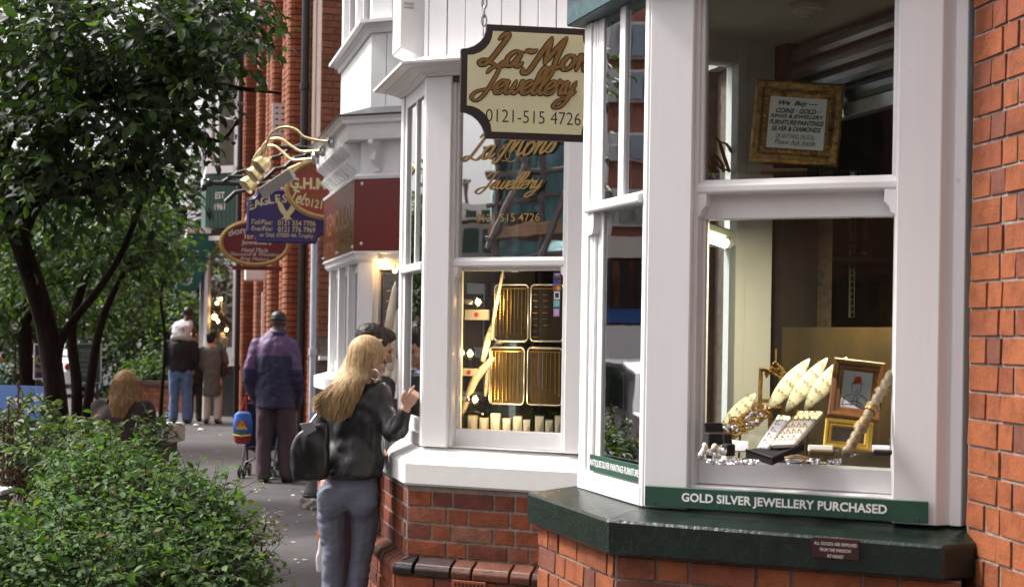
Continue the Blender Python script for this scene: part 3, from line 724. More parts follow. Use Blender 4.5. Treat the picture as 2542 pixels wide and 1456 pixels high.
m = MB(); G1.box(m, j1 - .005, j2 + .005, lg0 - .004, lg1 + .004, -.104, -.100); m.build('pane', M_['glass'], bw)
# street face
e0 = G2.len - 0.06; s0 = 0.07
ny1 = G2.z(1020, 660, -.03)
m = MB(); G2.box(m, 0.0, s0, z0, zH, -.10, 0.0); G2.box(m, e0, G2.len - .0005, z0, zH, -.0985, 0.0); m.build('front_post', M_['white'], bw, bevel=.003)
m = MB(); G2.box(m, s0, s0 + .05, z0, zH, -.10, -.012); G2.box(m, e0 - .025, e0, z0, zH, -.10, -.012); G2.box(m, s0 + .05, e0 - .025, zH - .07, zH, -.10, -.012); G2.box(m, s0 + .05, e0 - .025, z0, z0 + .13, -.10, -.018); m.build('front_sash', M_['white'], bw, bevel=.002)
m = MB(); G2.box(m, G2.len * .52, G2.len * .52 + .025, ny1, zH - .07, -.05, -.014); m.build('glazing_bar', M_['white'], bw)
m = MB(); G2.prof(m, s0, e0, [(-.08, ny1 - .04), (.006, ny1 - .04), (.01, ny1 - .034), (.01, ny1 - .004), (-.01, ny1 + .006), (-.08, ny1 + .006)]); m.build('meeting_rail', M_['white'], bw)
m = MB(); G2.box(m, s0, e0, z0 - .002, z0 + .06, -.12, -.005); m.build('window_board', M_['white'], bw)
m = MB(); G2.box(m, s0 + .05, e0 - .02, ny1, zH - .07, -.030, -.026); m.build('pane', M_['glass_side'], bw)
m = MB(); G2.box(m, s0 + .05, e0 - .02, z0 + .13, ny1 - .03, -.036, -.032); m.build('pane', M_['glass_side'], bw)
# white roller blind behind the lower front pane
m = MB(); G2.box(m, s0 + .06, e0 - .05, z0 + .12, ny1 - .03, -.16, -.155); m.build('blind', M_['white_far'], bw)
m = MB(); G3.box(m, 0.0, .10, z0, zH, -.10, 0); G3.box(m, G3.len - .1, G3.len - .001, z0, zH, -.0995, 0); G3.box(m, .1, G3.len - .1, 1.95, 2.02, -.1, -.03); m.build('far_sash', M_['white'], bw)
m = MB(); G3.box(m, .1, G3.len - .1, z0, zH, -.072, -.068); m.build('pane', M_['glass_side'], bw)
# cornice, mitred round the bay
cor = part('cornice', hB)
def mitred(poly, pf, name, mt, parent, ends=True):
    rings = []
    o_ = [offs(poly, o) for o, z in pf]
    for i in range(len(poly)): rings.append([Vector((o_[k][i].x, o_[k][i].y, pf[k][1])) for k in range(len(pf))])
    b = MB(); b.loft(rings); return b.build(name, mt, parent, bevel=0.0)
hc = zCt - zH
mitred(polyB, [(-.1, zH + .001), (.012, zH + .001), (.016, zH + hc * .22), (.03, zH + hc * .24), (.032, zH + hc * .36), (.05, zH + hc * .40), (.085, zH + hc * .72), (.088, zH + hc * .80), (.13, zH + hc * .82), (.135, zH + hc), (-.1, zH + hc * 1.05)], 'moulding', M_['white'], cor)
mitred(polyB, [(-.12, zCt + .001), (.142, zCt - .004), (.145, zCt + .008), (.02, zCt + .05), (-.12, zCt + .06)], 'flashing', M_['sill_white'], cor)
# boarded panel above
zb = zCt + 0.045; pan = part('boarded_panel', hB)
m = MB(); q = offs(polyB, -0.035); m.plan([(p.x, p.y) for p in q] + [(MA.x + .2, MA.y + .3), (MD.x + .2, MD.y)], zb, 5.6); m.build('backing', M_['dark'], pan)
bx = [1030, 1064] + [1064 + 45.2 * k for k in range(1, 11)]
for a, b in zip(bx[:-1], bx[1:]):
    ra, rb = max(G1.r(a, 80, -.02), -0.03), min(G1.r(b, 80, -.02), 1.0)
    if rb - ra < .01: continue
    m = MB(); G1.box(m, ra + .0022, rb - .0022, zb, 5.6, -.034, -.02 + R.uniform(-.0015, .0015)); m.build('board', M_['board_white'], pan, bevel=.003)
q2 = offs(polyB, -.02); u2 = Face(q2[1], q2[2]); k = 0.0
while k < u2.len - .02:
    m = MB(); u2.box(m, k + .002, min(k + .09, u2.len - .002), zb, 5.6, -.014, 0); m.build('board', M_['board_white'], pan, bevel=.003); k += .0915
# alarm box
q = u2.pt(u2.len - .22, zb + .04, 0)
al = thing('alarm_box', 'white alarm box with slanted underside on the white boards left of the hanging cream sign', 'alarm box', q)
zl = EYE + (827 - 106) / 497.0; zm = EYE + (827 - 136) / 497.0; zr_ = EYE + (827 - 123) / 497.0
m = MB()
def bxp(r, o, z): return u2.pt(u2.len - r, z, o)
for_ = [(.145, zl), (.012, zm + .01), (.001, zr_ + .01), (.001, 3.75), (.145, 3.75)]
a = [bxp(.08, o, z) for o, z in for_]; b = [bxp(.30, o, z) for o, z in for_]
m.prism(a, b[0] - a[0]); m.build('case', M_['white'], al, bevel=.006)
m = MB()
for dz in (.0, .02): 
    p_ = bxp(.078, .10, 3.34 - dz); m.box(p_, (.05, .004, .007), Matrix.Rotation(0.2, 3, 'Z'))
m.build('vent_slot', M_['ceiling'], al)
# shop room
room = part('shop_room', hB)
inb = WBB.n * -1
def wlb(r, dep): q = WBB.L + WBB.d * r + inb * dep; return (q.x, q.y)
pts = [wlb(0.02, .05), wlb(0.02, .9), wlb(WBB.len - .02, .9), wlb(WBB.len - .02, .05)]
m = MB()
for i in range(3):
    a, b = Vector(pts[i]), Vector(pts[i + 1]); d = (b - a).normalized(); nn = Vector((d.y, -d.x)) * .05
    m.plan([a, a - nn, b - nn, b], .6, zH)
m.build('wall', M_['dark'], room)
q = offs(polyB, -.015)
m = MB(); m.plan([(p.x, p.y) for p in offs(polyB, -.11)] + [pts[2], pts[1]], zin - .02, zin + .004); m.build('display_bed', M_['olive'], room)
m = MB(); m.plan([(p.x, p.y) for p in q] + [pts[2], pts[1]], zH - .03, zH - .001); m.build('ceiling', M_['brown'], room)
ZBED_B = zin + .004
# gold lettering on the glass
def gold_on(word_mb, cx, cy, wpx, Fc, o, parent, name='lettering', mt='gold_paint', rot=0.0, mirror=False):
    rr, z = Fc.at(cx, cy, o); wd = Fc.r(cx + wpx / 2, cy, o) - Fc.r(cx - wpx / 2, cy, o)
    fit(word_mb, wd)
    if mirror: word_mb.v = [Vector((-v.x, v.y, v.z)) for v in word_mb.v]; word_mb.f = [f[::-1] for f in word_mb.f]
    return put_text([(word_mb, 0, 0, rot)], parent, Fc.M(rr, z, o), M_[mt], name, .0006)
gl = thing('window_lettering', 'gold script on the upper glass reading La Mons Jewellery with two rings and a number', 'lettering', G1.pt(.45, mr1, -.066))
oG = -.066
gold_on(script_mb('La Mons', .05, 0.26, slant=.6, thin=.35), 1265, 362, 245, G1, oG, gl, rot=.05)
gold_on(script_mb('Jewellery', .05, 0.26, slant=.6, thin=.35), 1265, 458, 175, G1, oG, gl, rot=-.02)
gold_on(text_mb('0121 515 4726', .05, space=1.05, offset=.0006), 1260, 540, 158, G1, oG, gl)
m = MB()
for cx, cy in ((1252, 384), (1270, 386)):
    rr, z = G1.at(cx, cy, oG); c = G1.pt(rr, z, oG + .002)
    ux = Vector((G1.d.x, G1.d.y, 0)); pts_ = [c + (ux * math.cos(t) + Vector((0, 0, 1)) * math.sin(t)) * .032 for t in np.linspace(0, 2 * PI, 25)]
    m.tube(pts_, .0028, 5); m.ell(c + Vector((0, 0, .037)), (.009, .009, .007), 6, 4)
m.build('ring_emblem', M_['gold_paint'], gl)
# ------------------------------------------------------------------ THIRD HOUSE: shopfront with red fascia, corbelled cornice, upper bay
C1 = Face(CB, CA); C2 = Face(CC, CB); C3 = Face(CD, CC)
polyC = [CD, CC, CB, CA]
hC = house_frame('terraced_house', 'third house with glossy red shop fascia, corbelled cornice and white bay above', (CA.x, CA.y))
def zc_(py, px=890): return EYE + (830 - py - (1271 - px) * ROLL * -1 * -1) / (F / 9.6) + 0.0
def zc_(py): return C1.z(892, py, 0.0)
zw1 = zc_(650); zm1 = zc_(624); zf1 = zc_(447); zk1 = zc_(352); zo1 = zc_(298); zr1_ = zc_(264); zu0 = zc_(258); zu1 = zc_(80); zs1 = zc_(50); zsill = zc_(940)
m = MB(); WCB = Face(CD, CA); WCB.box(m, 0, WCB.len, zr1_, 7.0, -.3, -.1); Face(CA, MD).box(m, 0, (MD - CA).length, -.05, 7, -.3, -.02)
m.build('wall', M_['mortar_red'], hC)
m = MB(); m.plan([(p.x, p.y) for p in offs(polyC, .05)] + [(CA.x + .1, CA.y + .2)], -.05, zsill - .12); bC = m.build('bay_base', M_['mortar_red'], hC)
q = offs(polyC, .062); courses(bC, Face(q[1], q[2]), 0, (q[2] - q[1]).length, 0.02, zsill - .13, .078, .225, .11, .01, 0, 'brick_mix'); courses(bC, Face(q[2], q[3]), 0, .9, 0.02, zsill - .13, .078, .225, .11, .01, 0, 'brick_mix')
mitred(polyC, [(-.1, zsill - .119), (.10, zsill - .119), (.10, zsill - .03), (.0, zsill), (-.1, zsill)], 'sill', M_['sill_white'], hC)
bw = part('bay_window', hC)
m = MB(); C1.box(m, .002, .10, zsill, zw1, -.1, -.002); m.build('corner_post', M_['white_far'], bw)
m = MB(); C1.box(m, .80, .93, zsill, zw1, -.1, -.002); m.build('side_post', M_['white_far'], bw)
m = MB(); C1.box(m, .10, .13, zsill, zw1, -.1, -.03); C1.box(m, .13, .80, zw1 - .05, zw1, -.1, -.03); C1.box(m, .13, .80, zsill, zsill + .09, -.1, -.03); m.build('sash', M_['white_far'], bw)
m = MB(); C1.box(m, .12, .80, zsill + .05, zw1 - .03, -.07, -.066); m.build('pane', M_['glass'], bw)
L2 = C2.len
for i in range(4):
    a = i * (L2 - .09) / 3
    m = MB(); C2.box(m, a, a + .09 - (.0008 if i == 3 else 0), zsill, zw1, -.0985, 0.0); m.build('front_post', M_['white_far'], bw)
    if i < 3:
        b = (i + 1) * (L2 - .09) / 3
        m = MB(); C2.box(m, a + .09, a + .13, zsill, zw1, -.1, -.04); C2.box(m, b - .04, b, zsill, zw1, -.1, -.04); C2.box(m, a + .13, b - .04, zw1 - .06, zw1, -.1, -.04); C2.box(m, a + .13, b - .04, zsill, zsill + .09, -.1, -.04); m.build('front_sash', M_['white_far'], bw)
        m = MB(); C2.box(m, a + .12, b - .03, zsill + .05, zw1 - .03, -.072, -.068); m.build('pane', M_['glass_far'], bw)
mitred(polyC, [(-.1, zw1 + .001), (.01, zw1 + .001), (.03, zw1 + .02), (.035, zm1 - .02), (.05, zm1 - .012), (.05, zm1), (-.1, zm1)], 'window_head', M_['white_far'], hC)
# fascia with red gloss panels
m = MB(); m.plan([(p.x, p.y) for p in offs(polyC, .0)] + [(p.x, p.y) for p in reversed(offs(polyC, -.12))], zm1 + .001, zk1); fr_ = m.build('frieze', M_['white_far'], hC)
fp = offs(polyC, .045); f1 = Face(fp[2], fp[3]); f2 = Face(fp[1], fp[2])
sgC = thing('shop_fascia', 'glossy crimson fascia sign with gold letters round the corner of the third shop', 'sign', f1.pt(.1, zm1, 0))
m = MB(); f1.box(m, .002, .9, zm1 + .002, zf1, -.03, 0.0); m.build('panel', M_['sign_red'], sgC, bevel=.003)
m = MB(); f2.box(m, 0.0, f2.len - .002, zm1 + .002, zf1, -.03, 0.0); m.build('panel', M_['sign_red'], sgC, bevel=.003)
mm = MB()
for rr, zz in ((.06, zf1 - .03), (.06, zm1 + .05)): mm.ell(f1.pt(rr, zz, .002), (.012, .012, .012), 8, 5)
for rr in (.03, f2.len * .5, f2.len - .03): mm.ell(f2.pt(rr, zm1 + .03, .002), (.012, .012, .012), 8, 5)
mm.build('screw_cap', M_['white_far'], sgC)
hL = zf1 - zm1
put_text([(fit(text_mb('JEWEL', .2, offset=.004), None, hL * .42), .30, 0, 0)], sgC, f1.M(f1.r(980, 530) + .22, zm1 + hL * .47, 0), M_['gold'])
put_text([(fit(text_mb('REMOULD', .2, offset=.002), f2.len * .8, hL * .34), 0, hL * .05, 0), (fit(text_mb('EST 1965  TEL 0121 554', .1, offset=.001), f2.len * .84, hL * .14), 0, -hL * .30, 0)], sgC, f2.M(f2.len / 2, zm1 + hL * .5, 0), mat('faded fascia letters', (.24, .07, .03), .3, .1, 20))
mitred(polyC, [(-.05, zf1 + .001), (.05, zf1 + .001), (.055, zf1 + .02), (.03, zf1 + .03), (.02, zf1 + .04), (-.05, zf1 + .04)], 'fascia_moulding', M_['white_far'], hC)
# corbels under the cornice
co = part('corbel_row', hC)
def corbel(Fc, r, w=.035):
    pf = []; zt_, zb_ = zk1 - .002, zf1 + .05; N = 14
    for i in range(N + 1):
        t = i / N; o = .02 + .085 * (1 - t) ** 0.8 + .022 * math.sin(t * 2 * PI * 2.0)
        pf.append((max(o, .006), zt_ + (zb_ - zt_) * t))
    b = MB(); Fc.prof(b, r - w / 2, r + w / 2, [(-.01, zt_)] + pf + [(-.01, zb_)]); return b
for i in range(10):
    corbel(C2, .08 + i * (L2 - .2) / 9).build('corbel', M_['white_far'], co)
corbel(C1, .13).build('corbel', M_['white_far'], co); corbel(C1, .55).build('corbel', M_['white_far'], co)
mitred(polyC, [(-.1, zk1 + .001), (.10, zk1 + .001), (.105, zk1 + .03), (.11, zo1 - .05), (.14, zo1 - .04), (.145, zo1 - .02), (.165, zo1), (-.1, zo1)], 'cornice', M_['white_far'], hC)
mitred(polyC, [(-.15, zo1 + .001), (.17, zo1 + .001), (.172, zo1 + .012), (-.06, zr1_), (-.15, zr1_)], 'lead_roof', M_['lead'], hC)
# upper bay
ub = part('upper_bay', hC); qU = offs(polyC, -.065); U1 = Face(qU[2], qU[3]); U2 = Face(qU[1], qU[2])
m = MB(); m.plan([(p.x, p.y) for p in offs(polyC, -.075)] + [(CA.x + .3, CA.y + .4)], zr1_ - .05, zu1); m.build('core', M_['white_far'], ub)
k = 0.0
while k < .9:
    m = MB(); w = .115 if k < .05 else .135; U1.box(m, k + .002, k + w - .002, zr1_ - .04, zu1, -.009, 0); m.build('board', M_['board_white'], ub, bevel=.003); k += w
m = MB(); U2.box(m, 0, U2.len - .002, zr1_ - .04, zu1, -.009, .001); m.build('front_panel', M_['board_white'], ub)
mitred(qU, [(-.1, zu1 + .001), (.02, zu1 + .001), (.03, zu1 + .03), (.05, zu1 + .04), (.055, zs1 - .03), (.09, zs1 - .025), (.09, zs1 - .004), (.0, zs1 + .015), (-.1, zs1 + .015)], 'upper_sill', M_['white_far'], ub)
for Fc, n_ in ((U1, 1), (U2, 2)):
    L = Fc.len if n_ == 2 else .9
    for i in range(n_ + 1):
        a = i * (L - .1) / n_
        m = MB(); Fc.box(m, a, a + .1 - (.001 if Fc is U2 and i == n_ else 0) + (.05 if Fc is U1 and i == 0 else 0), zs1 + .016, 5.6, -.1, -.002 if Fc is U1 else -.0005); m.build('mullion', M_['white_far'], ub)
        if i < n_:
            b = (i + 1) * (L - .1) / n_
            m = MB(); Fc.box(m, a + .1, a + .15, zs1 + .016, 5.6, -.1, -.04); Fc.box(m, b - .05, b, zs1 + .016, 5.6, -.1, -.04); Fc.box(m, a + .15, b - .05, zs1 + .016, zs1 + .10, -.1, -.04); m.build('sash', M_['white_far'], ub)
            m = MB(); Fc.box(m, a + .14, b - .04, zs1 + .05, 5.6, -.075, -.07); m.build('pane', M_['glass_far'], ub)
# dark room behind the third shop
room = part('shop_room', hC); inc = WCB.n * -1
def wlc(r, dep): q = WCB.L + WCB.d * r + inc * dep; return (q.x, q.y)
pts = [wlc(.02, .02), wlc(.02, 1.0), wlc(WCB.len - .02, 1.0), wlc(WCB.len - .02, .02)]
m = MB()
for i in range(3):
    a, b = Vector(pts[i]), Vector(pts[i + 1]); d = (b - a).normalized(); nn = Vector((d.y, -d.x)) * .05
    m.plan([a, a - nn, b - nn, b], .8, zr1_)
m.build('wall', mat('dark red shop wall', (.07, .022, .015), .8, .3, 5), room)
m = MB(); m.plan([(p.x, p.y) for p in offs(polyC, -.1)] + [pts[2], pts[1]], zsill - .01, zsill + .02); m.build('display_bed', M_['brown'], room)
m = MB(); m.plan([(p.x, p.y) for p in offs(polyC, -.02)] + [pts[2], pts[1]], zw1 + .05, zw1 + .08); m.build('ceiling', M_['dark'], room)

# ------------------------------------------------------------------ PROJECTING BRICK HOUSE with pilasters
WF = Face(WE, WC); nW = Vector((WF.n.x, WF.n.y)); WR = Face(WC, WC - nW * 2.2)
hD = house_frame('terraced_house', 'tall orange-brick house with brick pilasters and a dark drainpipe behind the hanging signs', (WC.x, WC.y))
m = MB(); HT = 7.2
m.plan([WC, WC - nW * 2.2, WE - nW * 2.2, WE], -.05, HT)
wD = m.build('wall', M_['mortar_red'], hD)
courses(wD, WR, 0, .42, 1.6, HT, .078, .225, .11, .010, .012, 'brick_far', limit=300)
M_['mortar_dark'] = mat('sooty mortar', (.09, .055, .04), .95, .3, 30, bmp=.5)
def joined_courses(name, parent, Fc, r0, r1, z0, z1, ch, st, o, matl, skip=None):
    """a whole face of bricks as real geometry in one part"""
    b = MB(); k = 0; z = z0
    while z + ch * .4 < z1:
        r = r0 - (st * .5 if k % 2 else 0)
        while r < r1 - .02:
            a = max(r, r0) + .005; c = min(r + st, r1) - .005
            if c - a > .03 and not (skip and skip((a + c) / 2, z + ch / 2)):
                oo = o + R.uniform(-.002, .002); i = len(b.v)
                p = Fc.pt
                b.v += [p(a, z + .005, oo), p(c, z + .005, oo), p(c, z + ch - .005, oo), p(a, z + ch - .005, oo), p(a - .003, z + .002, oo - .014), p(c + .003, z + .002, oo - .014), p(c + .003, z + ch - .002, oo - .014), p(a - .003, z + ch - .002, oo - .014)]
                b.f += [(i, i + 1, i + 2, i + 3), (i, i + 4, i + 5, i + 1), (i + 1, i + 5, i + 6, i + 2), (i + 2, i + 6, i + 7, i + 3), (i + 3, i + 7, i + 4, i)]
            r += st
        z += ch; k += 1
    me = b.mesh(name, world(parent), mat=matl, fix=True)
    # one random value per brick for the colour
    at = me.attributes.new('rnd', 'FLOAT', 'FACE'); n = len(me.polygons) // 5
    vals = np.repeat(np.random.RandomState(3).rand(n), 5).astype(np.float32)
    vals = np.concatenate([vals, np.zeros(len(me.polygons) - len(vals), np.float32)]); at.data.foreach_set('value', vals)
    return link(name, me, parent, world(parent), 'stuff')
def brick_attr_mat(name, stops):
    m, nt, b = new_mat(name); a = nt.nodes.new('ShaderNodeAttribute'); a.attribute_name = 'rnd'
    c = ramp(nt, a.outputs['Fac'], stops); g = ramp(nt, noise_tex(nt, 9, 5, .7), [(.3, (.6, .58, .58)), (.6, (1, 1, 1))])
    nt.links.new(mixc(nt, 1.0, c, g, 'MULTIPLY'), b.inputs['Base Color']); b.inputs['Roughness'].default_value = .8; b.inputs['Specular IOR Level'].default_value = .25
    return m
M_['brick_joined'] = brick_attr_mat('orange brick courses', [(0, (.25, .088, .045)), (.5, (.33, .125, .065)), (1, (.23, .078, .045))])
courses(wD, WF, WF.len - 1.35, WF.len - .002, 0.0, 5.4, .078, .225, .11, .010, .012, 'brick_far', limit=300)
joined_courses('brick_courses', hD, WF, 0.0, WF.len - 1.36, 0.0, HT, .078, .225, .012, M_['brick_joined'])
# pilasters with rounded edges
pil = [(662, .16, .42), (676, .10, .3), (706, .20, .5), (722, .12, .3), (745, .18, .42), (634, .22, .6), (618, .12, .4), (770, .08, .30)]
for px, o, w in pil:
    rr = WF.r(px, 500, 0); pl_ = part('pilaster', hD)
    z = 0.0; b = MB()
    prof_ = [(rr - w, .0), (rr - w, o * .7), (rr - w + .05, o), (rr - .06, o), (rr - .02, o * .85), (rr, o * .55), (rr + .0, 0)]
    inner_ = [(a + (.014 if i < 3 else -.014), max(0, c - .018)) for i, (a, c) in enumerate(prof_)]
    k = 0
    while z < HT:
        b.prism([WF.pt(a, z + .007, c) for a, c in prof_], (0, 0, .064)); z += .078
    me = b.mesh('brick_courses', world(pl_), mat=M_['brick_joined']); n = len(me.polygons)
    at = me.attributes.new('rnd', 'FLOAT', 'FACE'); vals = np.repeat(np.random.RandomState(int(px)).rand(n // 9 + 1), 9)[:n].astype(np.float32); at.data.foreach_set('value', vals)
    link('brick_courses', me, pl_, world(pl_), 'stuff')
    b = MB(); b.prism([WF.pt(a, 0, c) for a, c in inner_], (0, 0, HT)); b.build('joint', M_['mortar_dark'], pl_)
# stone band and light lintels
def pipe(px, o, z0, z1, rad, mt, name, label, cat):
    rr = WF.r(px, 500, o); q = WF.pt(rr, z0, o)
    t = thing(name, label, cat, q)
    b = MB(); b.tube([q, WF.pt(rr, z1, o)], rad, 10); b.build('pipe', mt, t, smooth=False)
    z = z0 + .9
    while z < z1:
        b = MB(); b.tube([WF.pt(rr, z, o), WF.pt(rr, z + .07, o)], rad * 1.3, 10); b.build('collar', mt, t); z += 1.8
    return t
pipe(753, .12, 0.05, 7.1, .05, M_['black'], 'drainpipe', 'dark drainpipe running up the orange brick house', 'drainpipe')
pipe(594, .30, 0.05, 7.1, .05, M_['black'], 'drainpipe', 'black drainpipe beside the far green shop', 'drainpipe')
M_['pale_blue'] = mat('pale blue paint', (.55, .62, .70), .4, .05, 20)
pipe(782, .12, 0.5, 2.75, .035, M_['pale_blue'], 'waste_pipe', 'pale blue grey pipe low on the orange brick wall', 'pipe')
rr, zz = WF.at(690, 298, .22); q = WF.pt(rr, zz, .2)
kp = thing('vent_plate', 'grey slotted vent plate high on the orange brick wall', 'vent', q)
m = MB(); WF.box(m, rr - .02, rr + .05, zz - .22, zz + .22, .0, .30); m.build('plate', M_['alu'], kp)
m = MB()
for i in range(5):
    for j in range(3): m.box(WF.pt(rr + .051, zz + .16 - i * .08, .08 + j * .08), (.04, .012, .02), Matrix.Rotation(.25, 3, 'Z'))
m.build('slot', M_['black'], kp)
rr, zz = WF.at(628, 677, .3); q = WF.pt(rr, zz, .3)
jb = thing('junction_box', 'white box fixed low on the brick pilaster under the maroon oval sign', 'box', q)
m = MB(); WF.box(m, rr - .2, rr + .1, zz - .12, zz + .15, .1, .42); m.build('case', M_['white_far'], jb, bevel=.01)
m = MB(); WF.box(m, rr + .1005, rr + .108, zz - .09, zz + .12, .14, .38); m.build('lid', M_['white_far'], jb)
# recessed windows and doors with pale frames low on the facade
for px, z0, z1, w in ((697, .9, 2.35, 1.0), (655, .2, 2.3, 1.1)):
    rr = WF.r(px, 830, .02); dw = part('window', hD)
    m = MB(); WF.box(m, rr - w, rr - w + .08, z0, z1, .0, .05); WF.box(m, rr - .08, rr, z0, z1, 0, .06); WF.box(m, rr - w + .08, rr - .08, z1 - .08, z1, 0, .05); WF.box(m, rr - w + .08, rr - .08, z0, z0 + .08, 0, .05); m.build('frame', M_['white_far'], dw)
    m = MB(); WF.box(m, rr - w + .07, rr - .07, z0 + .07, z1 - .07, 0.0, .03); m.build('pane', M_['glass_far'], dw)
m = MB(); WR.box(m, .02, .45, zc_(945), zc_(940) + .03, .0, .09); m.build('string_course', M_['sill_white'], hD)

# ------------------------------------------------------------------ FAR SHOP: green panel, awning, lit window
DL = GX(508, 27.6); DR = DL + Vector((.92, -.39)) * .74; DF = GX(497, 30.5)
D1 = Face(DL, DR); D2 = Face(DF, DL)
hE = house_frame('shop_house', 'far shop with white upper window, green boarded panel and green awning', (DR.x, DR.y))
def zd(py): return D1.z(550, py, 0)
M_['panel_green'] = mat('dark green boards', (.022, .062, .048), .5, .15, 6)
m = MB(); m.plan([DF, DL, DR, DR + Vector((1.5, .4)), DF + Vector((2.2, 0))], zd(566), zd(432)); m.build('core', M_['dark'], hE)
k = 0
pn = part('boarded_panel', hE)
while k < D1.len - .01:
    m = MB(); D1.box(m, k + .004, min(k + .092, D1.len) - .004, zd(566), zd(432), 0.001, .018); m.build('board', M_['panel_green'], pn); k += .092
m = MB(); D2.box(m, 0, D2.len - .01, zd(566), zd(432), .001, .018); m.build('front_board', M_['panel_green'], pn)
le = D1.M(D1.r(547, 500), zd(485), .018); put_text([(fit(text_mb('EST', .2, offset=.003), .21, .13), 0, 0, 0), (fit(text_mb('1961', .2, offset=.002), .24, .13), 0, -.22, 0)], pn, le, M_['paper_warm'])
uw = part('upper_window', hE)
zb_, zt2 = zd(430), zd(165)
m = MB(); D1.box(m, 0, .11, zb_, zt2, -.1, .02); D1.box(m, D1.len - .11, D1.len, zb_, zt2, -.1, .02); D1.box(m, .11, D1.len - .11, zb_, zb_ + .14, -.1, .03); D1.box(m, .11, D1.len - .11, zt2 - .1, zt2, -.1, .02); D1.box(m, .11, D1.len - .11, (zb_ + zt2) / 2, (zb_ + zt2) / 2 + .06, -.1, .0)
D2.box(m, 0, .15, zb_, zt2, -.1, .02); D2.box(m, D2.len - .12, D2.len - .01, zb_, zt2, -.1, .019); D2.box(m, .15, D2.len - .12, zb_, zb_ + .14, -.1, .03)
m.build('frame', M_['white_far'], uw)
m = MB(); D1.box(m, .1, D1.len - .1, zb_ + .1, zt2 - .05, -.06, -.055); D2.box(m, .14, D2.len - .11, zb_ + .1, zt2 - .05, -.06, -.055); m.build('pane', M_['glass'], uw)
m = MB(); D1.box(m, .0, D1.len, zb_, zt2, -.5, -.45); m.build('room_back', M_['ceiling'], uw)
m = MB(); D1.box(m, .12, .28, zb_ + .1, zt2 - .1, -.22, -.2); m.build('curtain', M_['cream'], uw)
m = MB(); D1.box(m, -.05, D1.len + .03, zt2 + .001, zt2 + .18, -.3, .06); D2.box(m, 0, D2.len - .02, zt2 + .001, zt2 + .18, -.3, .06); m.build('eaves_board', M_['white_far'], uw)
m = MB(); m.plan([DF - Vector((.4, .2)), DL - Vector((.25, .35)), DR + Vector((0, -.25)), DR + Vector((1.6, .6)), DF + Vector((2.2, .4))], zt2 + .181, zt2 + .9); m.build('roof', mat('slate', (.06, .06, .07), .6, .2, 10), hE)
# ground floor
zi0, zi1 = zd(902), zd(585)
m = MB(); m.plan([DF + Vector((.05, -.05)), DL + Vector((.04, .06)), DR, DR + Vector((1.5, .4)), DF + Vector((2.2, 0))], -.05, zi0); m.build('stall_riser', mat('dark green tiles', (.02, .022, .02), .35, .3, 8), hE)
sw = part('shop_window', hE)
m = MB(); D1.box(m, 0, .07, zi0, zi1, -.08, .02); D1.box(m, D1.len - .09, D1.len, zi0, zi1, -.08, .02); D1.box(m, .07, D1.len - .09, zi0, zi0 + .11, -.08, .04); D1.box(m, .07, D1.len - .09, zi1 - .09, zi1, -.08, .02); m.build('frame', M_['white_far'], sw)
m = MB(); D1.box(m, .06, D1.len - .08, zi0 + .1, zi1 - .08, -.05, -.045); m.build('pane', M_['glass'], sw)
m = MB()
for a in (0, .9, 1.8, D2.len - .09): D2.box(m, a, a + .08, zi0, zi1, -.08, .02)
D2.box(m, .08, D2.len - .1, zi0, zi0 + .1, -.08, .03); m.build('front_frame', M_['white_far'], sw)
m = MB(); D2.box(m, .08, D2.len - .1, zi0 + .1, zi1, -.05, -.045); m.build('front_pane', M_['glass_side'], sw)
m = MB(); m.plan([DR + Vector((.0, .9)), DR + Vector((1.4, .6)), DF + Vector((2., 0)), DF + Vector((.9, 0))], zi0, zi1); m.build('room_back', M_['dark'], sw)
m = MB(); D1.box(m, .05, D1.len, zi1 - .01, zi1 + .12, -.6, .0); m.build('soffit', M_['dark'], sw)
m = MB(); D1.box(m, .52, .60, zi0 + .6, zi0 + 1.3, -.3, -.25); m.build('blue_poster', mat('blue poster', (.02, .06, .3), .5, .05, 3), sw)
m = MB(); D1.box(m, -.02, D1.len + .02, zi0 - .04, zi0 - .001, -.05, .05); m.build('sill', M_['white_far'], hE)
# awning over the front
zA1 = zd(568); zA0 = zd(716)
aw = part('awning', hE); M_['awning'] = mat('green awning cloth', (.015, .105, .095), .75, .1, 5)
rN = D2.len + .06
m = MB(); D2.box(m, .2, rN + .01, zd(579), zd(566), -.30, .36); m.build('box', M_['white_far'], aw)
pf = [(.30, zd(581)), (-.21, zd(581)), (.14, zd(716)), (.56, zd(716))]
m = MB(); m.prism([D2.pt(rN, z_, o_) for o_, z_ in pf], Vector((-D2.d.x, -D2.d.y, 0)) * 2.4); m.build('canvas', M_['awning'], aw)
m = MB(); D2.box(m, .5, rN - .01, zd(716) - .16, zd(716) - .002, .50, .545); m.build('valance', M_['awning'], aw)
put_text([(fit(text_mb('WZ', .2, .2, offset=.002), .26, .10), 0, 0, 0)], aw, Matrix(((.92, 0, -.39, D2.pt(rN, 0, .33).x), (-.39, 0, -.92, D2.pt(rN, 0, .33).y - .012), (0, 1, 0, zd(697)), (0, 0, 0, 1))), M_['paper_warm'])
